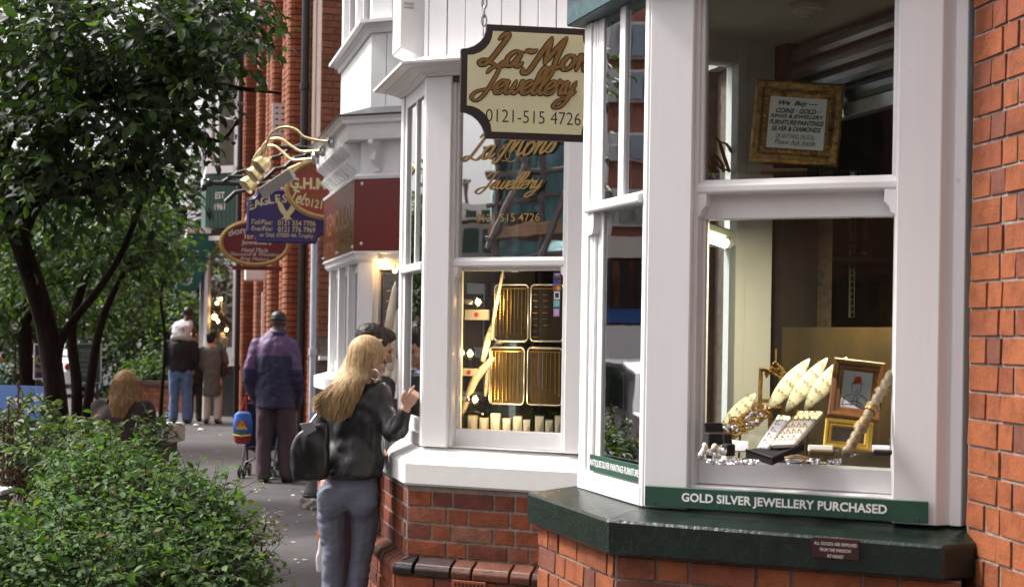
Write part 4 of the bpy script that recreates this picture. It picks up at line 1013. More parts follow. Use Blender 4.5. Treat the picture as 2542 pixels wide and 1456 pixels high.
# lamps in the far window
for i, (px, py) in enumerate(((539, 752), (532, 786), (541, 797), (562, 818), (548, 742))):
    rr, zz = D1.at(px, py, -.2); q = D1.pt(rr, zz, -.2)
    t = thing('bulb_lamp', ['brass bulb at the upper left of the far shop window','largest glowing bulb of the far shop window','glowing bulb just right of the largest far one','lowest glowing bulb in the far shop window','highest glowing bulb in the far shop window'][i], 'lamp', (q.x, q.y, q.z), 0, 'display bulbs in the far shop window')
    b = MB(); b.ell(q, (.028, .028, .032) if i != 1 else (.045, .045, .05), 10, 7); b.build('bulb', M_['bulb_light'], t, smooth=True)
    b = MB(); b.tube([q + Vector((0, 0, .03)), q + Vector((0, 0, .12))], .012, 6); b.build('socket', M_['brass'], t)
for i, (px, py) in enumerate(((556, 762), (552, 838), (560, 850))):
    rr, zz = D1.at(px, py, -.22); q = D1.pt(rr, zz, -.22)
    t = thing('display_stand', ['highest pale display stand in the far shop window','middle pale display stand in the far shop window','lowest pale display stand in the far shop window'][i], 'display', (q.x, q.y, q.z - .15), 0, 'display stands in the far shop window')
    b = MB(); b.box(q, (.10, .05, .2), Matrix.Rotation(.4, 3, 'Z')); b.build('pad', M_['pad_cream'], t, bevel=.01)
    b = MB(); b.tube([q - Vector((0, 0, .1)), q - Vector((0, 0, .16))], .02, 8); b.build('foot', M_['brass'], t)
# ------------------------------------------------------------------ hanging signs
def sign_face(pxl, pxr, pyl, Y, slope):
    L = GX(pxl, Y); d = Vector((1, slope)).normalized()
    t = (pxr - pxl) / F * Y
    return Face(L, L + d * t)
def notch_outline(w, h, r, n=6):
    """board outline with concave quarter-round corners, centred"""
    pts = []
    for cx, cy, a0 in ((w / 2, h / 2, -PI / 2), (-w / 2, h / 2, 0), (-w / 2, -h / 2, PI / 2), (w / 2, -h / 2, PI)):
        # concave arc: centred on the corner
        arc = []
        for k in range(n + 1):
            a = a0 - (PI / 2) * k / n
            arc.append((cx + r * math.cos(a), cy + r * math.sin(a)))
        pts += arc
    return pts
def slab(pts, M, z0, z1):
    b = MB(); a = [M @ Vector((x, y, z0)) for x, y in pts]
    return b.prism(a, M.to_3x3() @ Vector((0, 0, z1 - z0)))
def oval(a, b_, n=40): return [(a * math.cos(2 * PI * k / n), b_ * math.sin(2 * PI * k / n)) for k in range(n)]
S1 = sign_face(1133, 1520, 200, 5.8, .16)
zt, zb = S1.z(1200, 60, 0), S1.z(1187, 343, 0); cz = (zt + zb) / 2; w1 = S1.len; h1_ = zt - zb
ms = S1.M(w1 / 2, cz, 0.0)
sg = thing('hanging_sign', 'large cream hanging sign with brown script La Mon and Jewellery and a phone number', 'sign', S1.pt(w1 / 2, zb, 0))
RN = .105
slab(notch_outline(w1, h1_, RN), ms, -.02, .006).build('border', mat('dark brown sign rim', (.022, .010, .008), .4, .15, 20), sg, bevel=.003)
slab(notch_outline(w1 - .056, h1_ - .056, RN - .002), ms, .0062, .009).build('board', M_['sign_cream'], sg)
ppm = F / 5.8
def sx(px): return S1.r(px, 200) - w1 / 2
def sy(px, py): return S1.z(px, py) - cz
M_['letter_edge'] = mat('dark letter edge', (.035, .014, .006), .5, .1, 20)
for word, x0, x1, yb, xh, sl in (('La-Mons', 1184, 1505, 167, 38, .38), ('Jewellery', 1166, 1438, 238, 33, .46)):
    g_ = script_mb(word, 1.0, .27, slant=sl, thin=.42); e_ = script_mb(word, 1.0, .43, slant=sl, thin=.6)
    xs = [v.x for v in g_.v]; k = (x1 - x0) / ppm / (max(xs) - min(xs)); ky = xh / ppm
    for b, lz in ((e_, .0), (g_, .0035)):
        b.v = [Vector(((v.x - min(xs)) * k, v.y * ky, lz + v.z * .1)) for v in b.v]
    for b, mt_, nm in ((e_, M_['letter_edge'], 'letter_outline'), (g_, M_['gold_letter'], 'lettering')):
        put_text([(b, sx(x0), sy(1300, yb), -.015 if word[0] == 'L' else .022)], sg, ms, mt_, nm, .0095)
tx = fit(text_mb('0121-515 4726', .1, offset=-.0006), (1446 - 1205) / ppm, .052)
put_text([(tx, sx(1325), sy(1325, 292), -.005)], sg, ms, M_['ink'], 'number', .0095)
m = MB(); q = S1.pt(sx(1200) + w1 / 2, zt, -.005)
for k in range(3):
    c = q + Vector((0, 0, .016 + k * .036)); pts_ = [c + Vector((math.cos(t) * .010 * (k % 2 == 0) , math.cos(t) * .010 * (k % 2), math.sin(t) * .024)) for t in np.linspace(0, 2 * PI, 13)]
    m.tube(pts_, .0035, 5)
m.tube([q + Vector((0, 0, .1)), q + Vector((0, 0, .35))], .004, 5)
m.build('chain', M_['steel'], sg)
m = MB(); q2 = S1.pt(w1 - .06, zt, -.005); m.tube([q2, q2 + Vector((0, 0, .35))], .004, 5); m.tube([q + Vector((-.06, 0, .352)), q2 + Vector((.4, .1, .352))], .012, 8); m.build('bracket', M_['black'], sg)

# navy trophy sign
S2 = sign_face(607, 806, 535, 15.2, .12); pp = F / 15.2
zt, zb = S2.z(700, 469), S2.z(700, 603); cz = (zt + zb) / 2; w2 = S2.len; h2 = zt - zb; ms = S2.M(w2 / 2, cz, 0)
sg = thing('hanging_sign', 'navy blue hanging sign with a gold eagle and phone numbers in cream', 'sign', S2.pt(w2 / 2, zb, 0))
slab(notch_outline(w2, h2, .11), ms, -.03, .0).build('board', M_['sign_blue'], sg, bevel=.006)
ol = notch_outline(w2 - .05, h2 - .05, .105); m = MB(); m.tube([ms @ Vector((x, y, .006)) for x, y in ol + ol[:1]], .010, 5); m.build('rim', mat('blue rim', (.05, .035, .16), .4, .1, 10), sg)
def sx(px): return S2.r(px, 535) - w2 / 2
def sy(py): return S2.z(700, py) - cz
arc = []
word = 'EAGLESFIELD'
for i, ch in enumerate(word):
    a = (i - 5) / 5; b = fit(text_mb(ch, .1, offset=.002), None, .088)
    if ch == 'I': b = fit(text_mb(ch, .1, offset=.002), .016, .088)
    arc.append((b, sx(706) + a * .36, sy(490) - .085 * a * a - .012, -a * .42))
put_text(arc, sg, ms, M_['cream_letter'], 'lettering', .002)
put_text([(fit(text_mb('Tel/Fax:', .1, .25, offset=.0004), .23, None), sx(650), sy(552), 0), (fit(text_mb('0121 554 7706', .1, offset=.001), .40, .058), sx(737), sy(553), 0),
          (fit(text_mb('Eve/Fax:', .1, .25, offset=.0004), .23, None), sx(651), sy(568), 0), (fit(text_mb('0121 776 7969', .1, offset=.001), .395, .058), sx(737), sy(569), 0),
          (fit(text_mb('or Dial: 07000 4A Trophy', .1, offset=.0004), .57, .056), sx(712), sy(585), 0)], sg, ms, M_['cream_letter'], 'number', .002)
bird = [(0, .02), (.03, .06), (.07, .14), (.14, .20), (.135, .12), (.12, .06), (.085, 0), (.05, -.03), (.045, -.06), (.09, -.10), (.03, -.09), (.0, -.115), (-.03, -.09), (-.09, -.10), (-.045, -.06), (-.05, -.03), (-.085, 0), (-.12, .06), (-.135, .12), (-.14, .20), (-.07, .14), (-.03, .06)]
slab([(x * .72 + sx(712), y * .72 + sy(528)) for x, y in bird], ms, .002, .006).build('eagle_emblem', M_['cream_letter'], sg)
m = MB(); q = S2.pt(.1, zt, -.015); m.tube([q, q + Vector((0, 0, .12))], .008, 5); q2 = S2.pt(w2 - .1, zt, -.015); m.tube([q2, q2 + Vector((0, 0, .12))], .008, 5); m.tube([q + Vector((-.3, -.03, .12)), q2 + Vector((1.3, .1, .12))], .02, 6); m.build('bracket', M_['black'], sg)

# maroon oval
S3 = sign_face(542, 714, 603, 17.5, .12); w3 = S3.len; z3 = S3.z(628, 603); ms = S3.M(w3 / 2, z3, 0); p3_ = F / 17.5
sg = thing('hanging_sign', 'maroon oval hanging sign with gold rim for diamond and wedding ring makers', 'sign', S3.pt(w3 / 2, z3 - .4, 0))
a_, b_ = 86 / p3_, 57 / p3_
slab(oval(a_, b_), ms, -.04, .0).build('board', M_['sign_maroon'], sg)
m = MB(); m.tube([ms @ Vector((x, y, .0)) for x, y in oval(a_ - .015, b_ - .015) + oval(a_ - .015, b_ - .015)[:1]], .03, 6); m.build('rim', mat('dull gold rim', (.38, .23, .06), .45, .15, 10), sg)
slab([(-.27, -.02 - b_ + .02), (.34, -b_), (.34, -b_ - .05), (-.27, -b_ - .05)], ms, -.03, .0).build('foot_board', M_['sign_maroon'], sg)
m = MB(); m.tube([ms @ Vector((-.1, b_, -.02)), ms @ Vector((-.1, b_ + .06, -.02)), ms @ Vector((.1, b_ + .06, -.02)), ms @ Vector((.1, b_, -.02))], .03, 6); m.build('top_mount', M_['cream_letter'], sg)
M_['pale_letter'] = mat('pale lettering', (.62, .58, .52), .5, .05, 20)
put_text([(fit(text_mb('Bond St', .1, .1, offset=.001), .42, .085), -.12, .165, .22), (fit(text_mb('Israel', .1, offset=.0008), .25, .066), -.0, .085, .03), (fit(text_mb('Jewellers', .1, offset=.0008), .36, .07), .02, -.0, 0), (fit(text_mb('Hand Made', .1, .4), .33, .055), .0, -.085, 0), (fit(text_mb('Diamond & Wedding', .1, .4), .62, .056), 0, -.145, 0), (fit(text_mb('Ring Makers', .1, .4), .36, .055), 0, -.20, 0)], sg, ms, M_['pale_letter'], 'lettering', .003)
m = MB(); q = ms @ Vector((-.3, b_ + .12, -.02)); m.tube([q + Vector((-.25, 0, .33)), q + Vector((1.6, .2, .33))], .03, 6); m.ell(q + Vector((-.27, 0, .33)), (.055, .055, .055), 8, 6)
tw = [q + Vector((-.1 + .17 * k, .02 * k, .36 + .085 * k + (.015 if k % 2 else -.015))) for k in range(13)]
m.tube(tw, .022, 6); m.build('bracket', M_['black'], sg)

# rust oval
S4 = sign_face(703, 915, 470, 14.6, .12); w4 = S4.len; z4 = S4.z(808, 468); ms = S4.M(w4 / 2, z4, 0); p4_ = F / 14.6
sg = thing('hanging_sign', 'rust red oval hanging sign with G.H.MO lettering partly hidden by the white corbels', 'sign', S4.pt(w4 / 2, z4 - .32, 0))
a_, b_ = 106 / p4_, 76 / p4_
slab(oval(a_, b_), ms, -.04, .0).build('board', M_['sign_brick'], sg)
m = MB(); m.tube([ms @ Vector((x, y, .0)) for x, y in oval(a_ - .015, b_ - .015) + oval(a_ - .015, b_ - .015)[:1]], .028, 6); m.build('rim', mat('brassy rim', (.42, .26, .08), .4, .15, 10), sg)
def sx(px): return S4.r(px, 470) - w4 / 2
def sy(py): return S4.z(760, py) - z4
t_ = fit(text_mb('G.H.MOORE', .1, offset=.004), .77, .12)
put_text([(t_, sx(718) + .385, sy(455), 0)], sg, ms, M_['cream_letter'], 'lettering', .003)
put_text([(fit(text_mb('Tel:', .1, .2, offset=.002), .16, .13), sx(742), sy(490), -.35), (fit(text_mb('0121-523', .1, offset=.001), .36, .085), sx(758) + .18, sy(503) - .02, -.16)], sg, ms, M_['cream_letter'], 'number', .003)
put_text([(fit(text_mb('Diamond', .1, .3, offset=.0), .36, .075), sx(742) + .16, sy(415), .05), (fit(text_mb('est', .1, .3, offset=.0), .12, .06), sx(788), sy(487), -.1)], sg, ms, M_['gold_letter'], 'small_lettering', .003)
m = MB(); m.tube([ms @ Vector((-.15, b_, -.02)), ms @ Vector((-.15, b_ + .1, -.02))], .01, 5); m.tube([ms @ Vector((-.5, b_ + .1, -.02)), ms @ Vector((1.3, b_ + .1, -.02))], .022, 6)
tw = [ms @ Vector((-1.05 + .1 * k, b_ - .45 + .062 * k + (.02 if k % 2 else -.02), -.1)) for k in range(22)]
m.tube(tw, .022, 6); m.build('bracket', M_['black'], sg)

# swan neck lamps on the cornice of the third shop
for i, (pts, Y0, head) in enumerate((
    ([(824, 352), (790, 349), (755, 340), (735, 322), (705, 316), (678, 328), (664, 352), (655, 385)], 10.2, (652, 408)),
    ([(802, 373), (775, 376), (745, 375), (720, 360), (695, 344), (665, 350), (648, 372), (640, 405)], 10.7, (637, 430)),
    ([(783, 393), (755, 396), (725, 396), (705, 380), (680, 362), (650, 368), (632, 392), (624, 425)], 11.1, (619, 455)))):
    n_ = len(pts); P3 = [P(px, py, Y0 + .35 * k / (n_ - 1)) for k, (px, py) in enumerate(pts)]
    lp = thing('swan_neck_lamp', ['highest brass swan neck lamp curving out from the white cornice', 'middle brass swan neck lamp curving out from the white cornice', 'lowest brass swan neck lamp curving out from the white cornice'][i], 'lamp', P3[0], 0, 'brass swan neck sign lamps')
    m = MB(); m.tube(catmull(P3, 6), .0105, 8); m.build('arm', M_['brass'], lp, smooth=True)
    m = MB(); m.ell(P3[0], (.035, .03, .05), 10, 7); m.build('wall_plate', M_['silver'], lp)
    h = P(head[0], head[1], Y0 + .35); Mh = Matrix.Rotation(.75, 3, 'Y') @ Matrix.Rotation(-.35, 3, 'X')
    for j in range(1):
        hh = h + Vector((.085 * j, .05 * j, -.02 * j)); sc_ = 1.0
        m = MB(); m.lathe(hh, [(.010 * sc_, .085), (.016 * sc_, .06), (.03 * sc_, .052), (.052 * sc_, .035), (.066 * sc_, .0), (.070 * sc_, -.035), (.076 * sc_, -.045), (.070 * sc_, -.044), (.060 * sc_, .0), (.03 * sc_, .035), (.002, .04)], 18, Mh); m.build('shade', M_['brass'], lp, smooth=True)
        m = MB(); m.lathe(hh, [(.002, -.02), (.052 * sc_, -.022), (.052 * sc_, -.026), (.002, -.024)], 14, Mh); m.build('bulb', M_['cream'], lp)
# pale trough light under the lamps
a, b = P(640, 470, 11.3), P(714, 420, 11.1)
tr = thing('trough_light', 'pale metal trough slanting under the brass lamps beside the oval sign', 'sign light', a)
m = MB(); d = (b - a); m.prism([a, a + Vector((.0, .12, .03)), a + Vector((.05, .12, -.04)), a + Vector((.05, .0, -.075))], d); m.build('shade', M_['ceiling'], tr)
m = MB(); m.tube([b, P(770, 395, 11.2)], .01, 6); m.build('arm', M_['brass'], tr)
# ------------------------------------------------------------------ things in the nearest shop window
def N1(x, y): return (1696.5 + .4687 * x, 507 + .4687 * y)
BED = 1.17
def onbed(px, py, z=BED):
    d = ray(px, py); k = (z - EYE) / d.z; return Vector((0, 0, EYE)) + d * k
def frame_M(center, yaw, lean, roll=0.0):
    """local x right, y up, z towards the viewer"""
    return Matrix.Translation(center) @ Matrix.Rotation(yaw, 4, 'Z') @ Matrix.Rotation(PI / 2 - lean, 4, 'X') @ Matrix.Rotation(roll, 4, 'Z')
def rect_frame(parent, M, w, h, fw, fd, mt, name='frame', steps=None):
    prof = steps or [(0, 0), (0, fd * .8), (fw * .15, fd), (fw * .45, fd * .95), (fw * .62, fd * .62), (fw * .8, fd * .66), (fw, fd * .4), (fw, 0)]
    b = MB(); rings = []
    for sx_, sy_ in ((-1, -1), (1, -1), (1, 1), (-1, 1), (-1, -1)):
        rings.append([M @ Vector((sx_ * (w / 2 - a), sy_ * (h / 2 - a), c)) for a, c in prof])
    b.loft(rings, cap=False); return b.build(name, mt, parent)
# framed notice
Mf = frame_M(P(1977, 309, 4.66), -.16, .10, -.075)
q = Mf.translation
t = thing('framed_notice', 'ornate gilt frame holding a handwritten We Buy notice in the nearest upper window', 'framed sign', P(1970, 420, 4.66))
W_, H_ = .285, .272
rect_frame(t, Mf, W_, H_, .052, .035, M_['gilt'])
m = MB()
for k in range(4):
    L = (W_, H_)[k % 2] - .11
    for i in range(11):
        a = -L / 2 + L * (i + .5) / 11; e = (H_, W_)[k % 2] / 2 - .039
        c = [(a, e), (e, a), (a, -e), (-e, a)][k]
        m.ell(Mf @ Vector((c[0], c[1], .028)), (.0075, .0075, .0055), 6, 4)
m.build('beading', M_['gilt'], t)
m = MB(); m.box((0, 0, 0), (W_ - .1, H_ - .1, .006)); m.v = [Mf @ (v + Vector((0, 0, .012))) for v in m.v]; m.build('paper', M_['paper'], t)
m = MB(); m.box((0, 0, 0), (W_ - .004, H_ - .004, .022)); m.v = [Mf @ (v + Vector((0, 0, -.012))) for v in m.v]; m.build('back_board', mat('dark frame side', (.03, .02, .012), .6, .2, 20), t)
lines = []
for body, y, w, sh in (('We  Buy —', .064, .125, .35), ('COINS · GOLD ·', .040, .140, .3), ('RINGS & JEWELLERY', .020, .172, .3), ('FURNITURE·PAINTINGS', .001, .174, .3), ('SILVER & DIAMONDS', -.020, .160, .3), ('OR ANYTHING UNUSUAL', -.045, .125, .3), ('Please Ask Inside', -.064, .132, .35)):
    lines.append((fit(text_mb(body, .02, sh, offset=.0007 if y > -.03 else .0001), w, .0165 if y < .06 else .02), .0, y, .01))
put_text(lines, t, Mf @ Matrix.Translation((0, 0, .0152)), M_['ink'])
m = MB(); m.box((.02, -.0735, .0165), (.075, .001, .0006)); m.v = [Mf @ v for v in m.v]; m.build('underline', M_['ink'], t)
m = MB(); c = P(1945, 427, 4.66); m.box(c, (.15, .05, .018), Matrix.Rotation(-.16, 3, 'Z')); m.build('wood_block', M_['wood_frame'], t)
sh = thing('shelf', 'clear glass shelf under the gilt framed notice', 'shelf', P(1950, 440, 4.66))
c = P(1960, 437, 4.70); m = MB(); m.box(c, (.5, .22, .008), Matrix.Rotation(-.3, 3, 'Z')); m.build('plate', M_['glass'], sh)
m = MB()
for dx in (-.22, .22): m.box(c + Vector((dx, .1 - dx * .3, -.03)), (.01, .1, .05), Matrix.Rotation(-.3, 3, 'Z'))
m.build('bracket', M_['alu'], sh)
# reversed gold script on the far glass
jl = thing('window_lettering', 'reversed gold script letters on the far pane behind the nearest upper window', 'lettering', F3.pt(.35, 2.2, -.066))
b = script_mb('Jew', .05, .34, slant=.6, thin=.3); fit(b, .24, .16); b.v = [Vector((-v.x, v.y, v.z)) for v in b.v]
r_, z_ = F3.at(1790, 402, -.074); Mj = Matrix.Translation(P(1784, 400, 4.86)) @ Matrix.Rotation(.85, 4, 'Z') @ Matrix.Rotation(PI / 2, 4, 'X') @ Matrix.Rotation(.25, 4, 'Z')
fd_ = F3.M(r_, z_, -.0735)
Mflip = Matrix(((F3.d.x * -1, 0, -F3.n.x, fd_.translation.x), (F3.d.y * -1, 0, -F3.n.y, fd_.translation.y), (0, 1, 0, fd_.translation.z), (0, 0, 0, 1)))
put_text([(b, 0, 0, -.2)], jl, Mflip, M_['gold_letter'], 'lettering', .001)
# low back panel behind the display
m = MB(); WB.box(m, .17, WB.len - .06, 1.171, 1.70, -.03, -.015); bpn = m.build('back_panel', mat('amber board', (.075, .042, .008), .6, .35, 6), hA)
# ring cushions
def cushion(tip, bot, wpx, Y0, Y1, label, n_rows=5, seed=0, group='leaning ring cushions'):
    a = P(bot[0], bot[1], Y0); b = P(tip[0], tip[1], Y1); ax = (b - a); L = ax.length; ax.normalize()
    t = thing('ring_cushion', label, 'ring display', a, 0, group)
    side = Vector((1, .25, 0)); side = (side - ax * side.dot(ax)).normalized(); nr = side.cross(ax).normalized()
    if nr.y > 0: nr = -nr
    w = wpx / F * Y0; rings = []
    for k in range(11):
        s = k / 10; ww = w * (math.sin(PI * (s * .97 + .015)) ** .75) * 1.12 * (1 - .15 * s); dd = ww * .26
        c = a + ax * L * s
        rings.append([c + side * math.cos(2 * PI * i / 12) * ww * .5 + nr * (math.sin(2 * PI * i / 12) * dd * .5) for i in range(12)])
    m = MB(); m.loft(rings); m.build('pad', M_['pad_cream'], t, smooth=True)
    rr = random.Random(seed)
    for k in range(n_rows):
        s = .14 + .72 * k / (n_rows - 1)
        for j in (-1, 0, 1):
            c = a + ax * L * s + side * (j * w * .26 + rr.uniform(-.002, .002)) + nr * (w * .125 - abs(j) * w * .03)
            m = MB(); pts = [c + side * math.cos(q) * .0035 + nr * math.sin(q) * .0055 for q in np.linspace(0, 2 * PI, 8)]
            m.tube(pts, .0011, 4, cap=False); m.ell(c + nr * .005, (.002, .002, .002), 6, 4)
            m.build('ring', M_['gold'], t)
    m = MB(); m.tube([a + ax * L * .6 - nr * w * .1, Vector(((a + ax * L * .6).x + .0, (a + ax * L * .6).y + .07, BED))], .004, 5); m.build('prop', M_['wood_frame'], t)
    return t
cushion((2010, 890), (1906, 1016), 42, 4.36, 4.46, 'cream ring cushion with rings left of the other two long ones', seed=1)
cushion((2054, 888), (1950, 1020), 42, 4.34, 4.44, 'middle cream ring cushion of the three long leaning ones', seed=2)
cushion((2102, 886), (1997, 1016), 44, 4.31, 4.41, 'cream ring cushion with rings beside the wooden picture frame', seed=3)
cushion((1876, 976), (1790, 1068), 38, 4.40, 4.48, 'short cream ring cushion behind the black jewellery mound', seed=4)
def flat_tray(c4, label, zoff, rows, cols, mt, seed):
    """c4: four pixel corners from near-left going round, with distances"""
    pts = [P(*p) for p in c4]; t = thing('ring_tray', label, 'ring tray', pts[0])
    nrm = (pts[1] - pts[0]).cross(pts[3] - pts[0]).normalized()
    if nrm.z < 0: nrm = -nrm
    m = MB(); m.prism(pts, -nrm * .018); m.build('tray', mt, t, bevel=.004)
    for i in range(rows):
        for j in range(cols):
            u, v = (j + .6) / (cols + .3), (i + .6) / (rows + .3)
            c = pts[0].lerp(pts[1], u).lerp(pts[3].lerp(pts[2], u), v) + nrm * .003
            m = MB(); d = (pts[3] - pts[0]).normalized(); e = (pts[1] - pts[0]).normalized()
            m.tube([c + e * math.cos(q) * .005 + nrm * math.sin(q) * .007 for q in np.linspace(0, 2 * PI, 8)], .0015, 4, cap=False); m.ell(c + nrm * .009, (.0032, .0032, .0032), 6, 4)
            m.build('ring', M_['gold'], t)
    return t
def c4(L, Ys): return [(*N1(x, y), Y) for (x, y), Y in zip(L, Ys)]
flat_tray(c4([(390, 1280), (452, 1285), (572, 1118), (500, 1108)], (4.16, 4.15, 4.28, 4.30)), 'narrow white ring tray lying tilted at the front of the display', 0, 5, 1, M_['paper'], 1)
flat_tray(c4([(462, 1268), (592, 1262), (740, 1092), (612, 1088)], (4.16, 4.13, 4.26, 4.29)), 'wide cream ring tray holding rows of rings at the front', 0, 5, 4, M_['pad_cream'], 2)
m = MB(); pts = [P(*N1(330, 1300), 4.15), P(*N1(470, 1345), 4.10), P(*N1(640, 1265), 4.15), P(*N1(560, 1255), 4.22)]
t = thing('tray', 'long black tray under the white ring trays', 'tray', pts[0]); m.prism(pts, (0, 0, -.02)); m.build('base', M_['velvet'], t); m = MB(); m.tube([p + Vector((0, 0, .002)) for p in pts], .003, 5); m.build('rim', M_['black'], t)
# filigree gilt stand
c = P(*N1(470, 1060), 4.50); t = thing('filigree_stand', 'ornate gilt filigree stand at the back left of the display', 'ornament', (c.x, c.y, BED))
m = MB(); top = P(*N1(490, 765), 4.50)
rect_frame(t, frame_M(P(*N1(462, 975), 4.50), -.3, .12), .075, .13, .012, .012, M_['gilt'])
rr = random.Random(5)
for k in range(26):
    s = k / 25; px = 432 + 108 * rr.random(); py = 905 - 100 * rr.random() * (1 - abs(px - 486) / 60)
    q0 = P(*N1(486, 905), 4.50); q1 = P(*N1(px, py), 4.50 + rr.uniform(-.01, .01))
    m.tube(catmull([q0, (q0 + q1) / 2 + Vector((rr.uniform(-.012, .012), 0, .006)), q1, q1 + Vector((rr.uniform(-.01, .01), 0, -.008))], 3), .0028, 5); m.ell(q1, (.004, .004, .005), 6, 4)
m.tube([P(*N1(488, 900), 4.5), top], .003, 5); m.build('filigree', M_['gilt'], t)
m = MB(); m.box(P(*N1(462, 1040), 4.52), (.07, .03, .012)); m.tube([P(*N1(462, 1050), 4.52), Vector((P(*N1(462, 1050), 4.52).x, 4.52, BED))], .008, 6); m.build('foot', M_['gilt'], t)
# black mound with bracelets and brooches
c = P(*N1(340, 1180), 4.36); t = thing('jewellery_mound', 'black velvet mound covered with gold and silver bracelets', 'jewellery display', (c.x, c.y, BED))
m = MB(); m.ell((c.x + .02, c.y, BED + .03), (.085, .06, .10), 14, 9); m.build('mound', M_['velvet'], t, smooth=True)
for k in range(130):
    s = rr.random(); q = P(*N1(200 + 235 * s + rr.uniform(-30, 40), 1235 - 150 * s + rr.uniform(-40, 30)), 4.29 + rr.uniform(-.01, .01))
    m = MB()
    if k % 3 == 0: m.tube([q + Vector((math.cos(a) * .014, 0, math.sin(a) * .010)) for a in np.linspace(0, 2 * PI, 10)], .0028, 5, cap=False); nm = 'bracelet'
    else: m.ell(q, (.009 * rr.uniform(.6, 1.3), .006, .006 * rr.uniform(.6, 1.5)), 7, 5, Matrix.Rotation(rr.uniform(0, 3), 3, 'Y')); nm = 'brooch'
    m.build(nm, M_['silver'] if k % 3 == 1 else M_['gold'], t)
# small boxes, card, pearls, loose pile
def small_box(px, py, Y, size, rz, mt, name, label, cat, lidm=None):
    q = P(px, py, Y); t = thing(name, label, cat, q); Mr = Matrix.Rotation(rz, 3, 'Z')
    m = MB(); m.box(q + Vector((0, 0, size[2] / 2)), size, Mr); m.build('box', mt, t, bevel=.003)
    m = MB(); m.box(q + Vector((0, size[1] * .45, size[2] * 1.1)), (size[0], size[1] * .2, size[2] * 1.4), Mr @ Matrix.Rotation(-.3, 3, 'X')); m.build('lid', lidm or mt, t, bevel=.002)
    return t
small_box(*N1(165, 1270), 4.22, (.06, .045, .035), .3, M_['velvet'], 'ring_box', 'black open ring box at the far left front of the display', 'box')
small_box(*N1(238, 1330), 4.13, (.03, .03, .035), .5, M_['velvet'], 'ring_box', 'small black upright box beside the pearl cluster', 'box')
small_box(*N1(735, 1325), 4.03, (.07, .05, .014), -.3, M_['olive'], 'trinket_box', 'flat olive box with pale lid near the ornate stick', 'box', M_['paper_warm'])
small_box(*N1(1055, 1325), 3.98, (.05, .04, .014), -.3, M_['velvet'], 'trinket_box', 'small dark box with white card at the right end of the display', 'box', M_['paper'])
q = P(*N1(290, 1285), 4.16); t = thing('price_card', 'folded white card standing between the boxes and the ring trays', 'card', q)
m = MB(); m.add([q + Vector(v) for v in ((-.03, 0, -.01), (.03, .01, -.01), (.035, .03, .015), (-.02, .03, .02), (-.03, .003, -.014), (.03, .013, -.014), (.035, .033, .011), (-.02, .033, .016))], [(0, 1, 2, 3), (7, 6, 5, 4), (0, 4, 5, 1), (1, 5, 6, 2), (2, 6, 7, 3), (3, 7, 4, 0)]); m.build('front', M_['paper'], t)
m = MB(); m.box(q + Vector((0, .035, .0)), (.055, .002, .03), Matrix.Rotation(.3, 3, 'X')); m.build('back', M_['paper'], t)
q = P(*N1(150, 1325), 4.12); t = thing('pearl_cluster', 'cluster of large pearls in the left front corner of the display', 'pearls', q)
for k in range(11):
    m = MB(); m.ell(P(*N1(95 + 13 * k + rr.uniform(-8, 8), 1320 + rr.uniform(-45, 22)), 4.12), (.0085, .0085, .0085 * rr.uniform(.9, 1.8)), 9, 6, Matrix.Rotation(rr.uniform(-.9, .9), 3, 'Y')); m.build('pearl', M_['pad_cream'] if k % 3 else M_['silver'], t, smooth=True)
q = P(*N1(720, 1360), 4.0); t = thing('silver_pile', 'pile of loose silver and gold trinkets at the front edge of the display', 'trinkets', q)
m = MB()
for k in range(170):
    m.ell(P(*N1(rr.choice((rr.uniform(130, 400), rr.uniform(560, 830))), 1362 + rr.uniform(-14, 14)), 4.04 + rr.uniform(-.03, .03)), (.007 * rr.uniform(.4, 1.3), .005, .004), 6, 4, Matrix.Rotation(rr.uniform(0, 3), 3, 'Z'))
o = m.build('trinket_heap', M_['silver'], t); o['kind'] = 'stuff'
q = P(*N1(598, 1350), 4.02); t = thing('shell_brooch', 'oval woven silver purse lying at the front of the display', 'purse', q)
m = MB(); m.ell(q, (.034, .02, .014), 14, 8); m.build('body', M_['silver'], t, smooth=True); m = MB(); m.tube([q + Vector((math.cos(a) * .034, math.sin(a) * .012 - .008, .006)) for a in np.linspace(0, 2 * PI, 14)], .003, 5); m.build('clasp', M_['gold'], t)
# pictures
Mp = frame_M(P(*N1(917, 985), 4.20), -.22, .30, -.10)
t = thing('framed_drawing', 'wooden framed line drawing of a person in a red hat leaning in the window', 'picture', P(*N1(850, 1140), 4.2))
rect_frame(t, Mp, .150, .178, .033, .022, M_['wood_frame'])
m = MB(); m.box((0, 0, .006), (.09, .118, .004)); m.v = [Mp @ v for v in m.v]; m.build('sheet', M_['paper'], t)
m = MB()
def stroke(pts, r=.0009): m.tube(catmull([Mp @ Vector((x, y, .0088)) for x, y in pts], 4), r, 4)
stroke([(-.013, .018), (-.014, .0), (-.006, -.014), (.004, -.014), (.012, -.002), (.012, .018)]); stroke([(-.006, .006), (-.004, .007)]); stroke([(.004, .006), (.007, .007)]); stroke([(-.005, -.005), (.0, -.008), (.006, -.004)]); stroke([(0, .004), (.002, -.001), (-.001, -.001)])
stroke([(-.012, -.014), (-.03, -.024), (-.038, -.05)]); stroke([(.010, -.014), (.028, -.022), (.036, -.05)]); stroke([(-.004, -.018), (-.012, -.05)]); stroke([(.004, -.018), (.006, -.052)]); stroke([(-.02, -.04), (.0, -.034), (.02, -.042)]); stroke([(-.038, -.05), (-.01, -.045), (.02, -.052)]); stroke([(-.018, .018), (.017, .02)])
m.build('sketch_lines', M_['ink'], t)
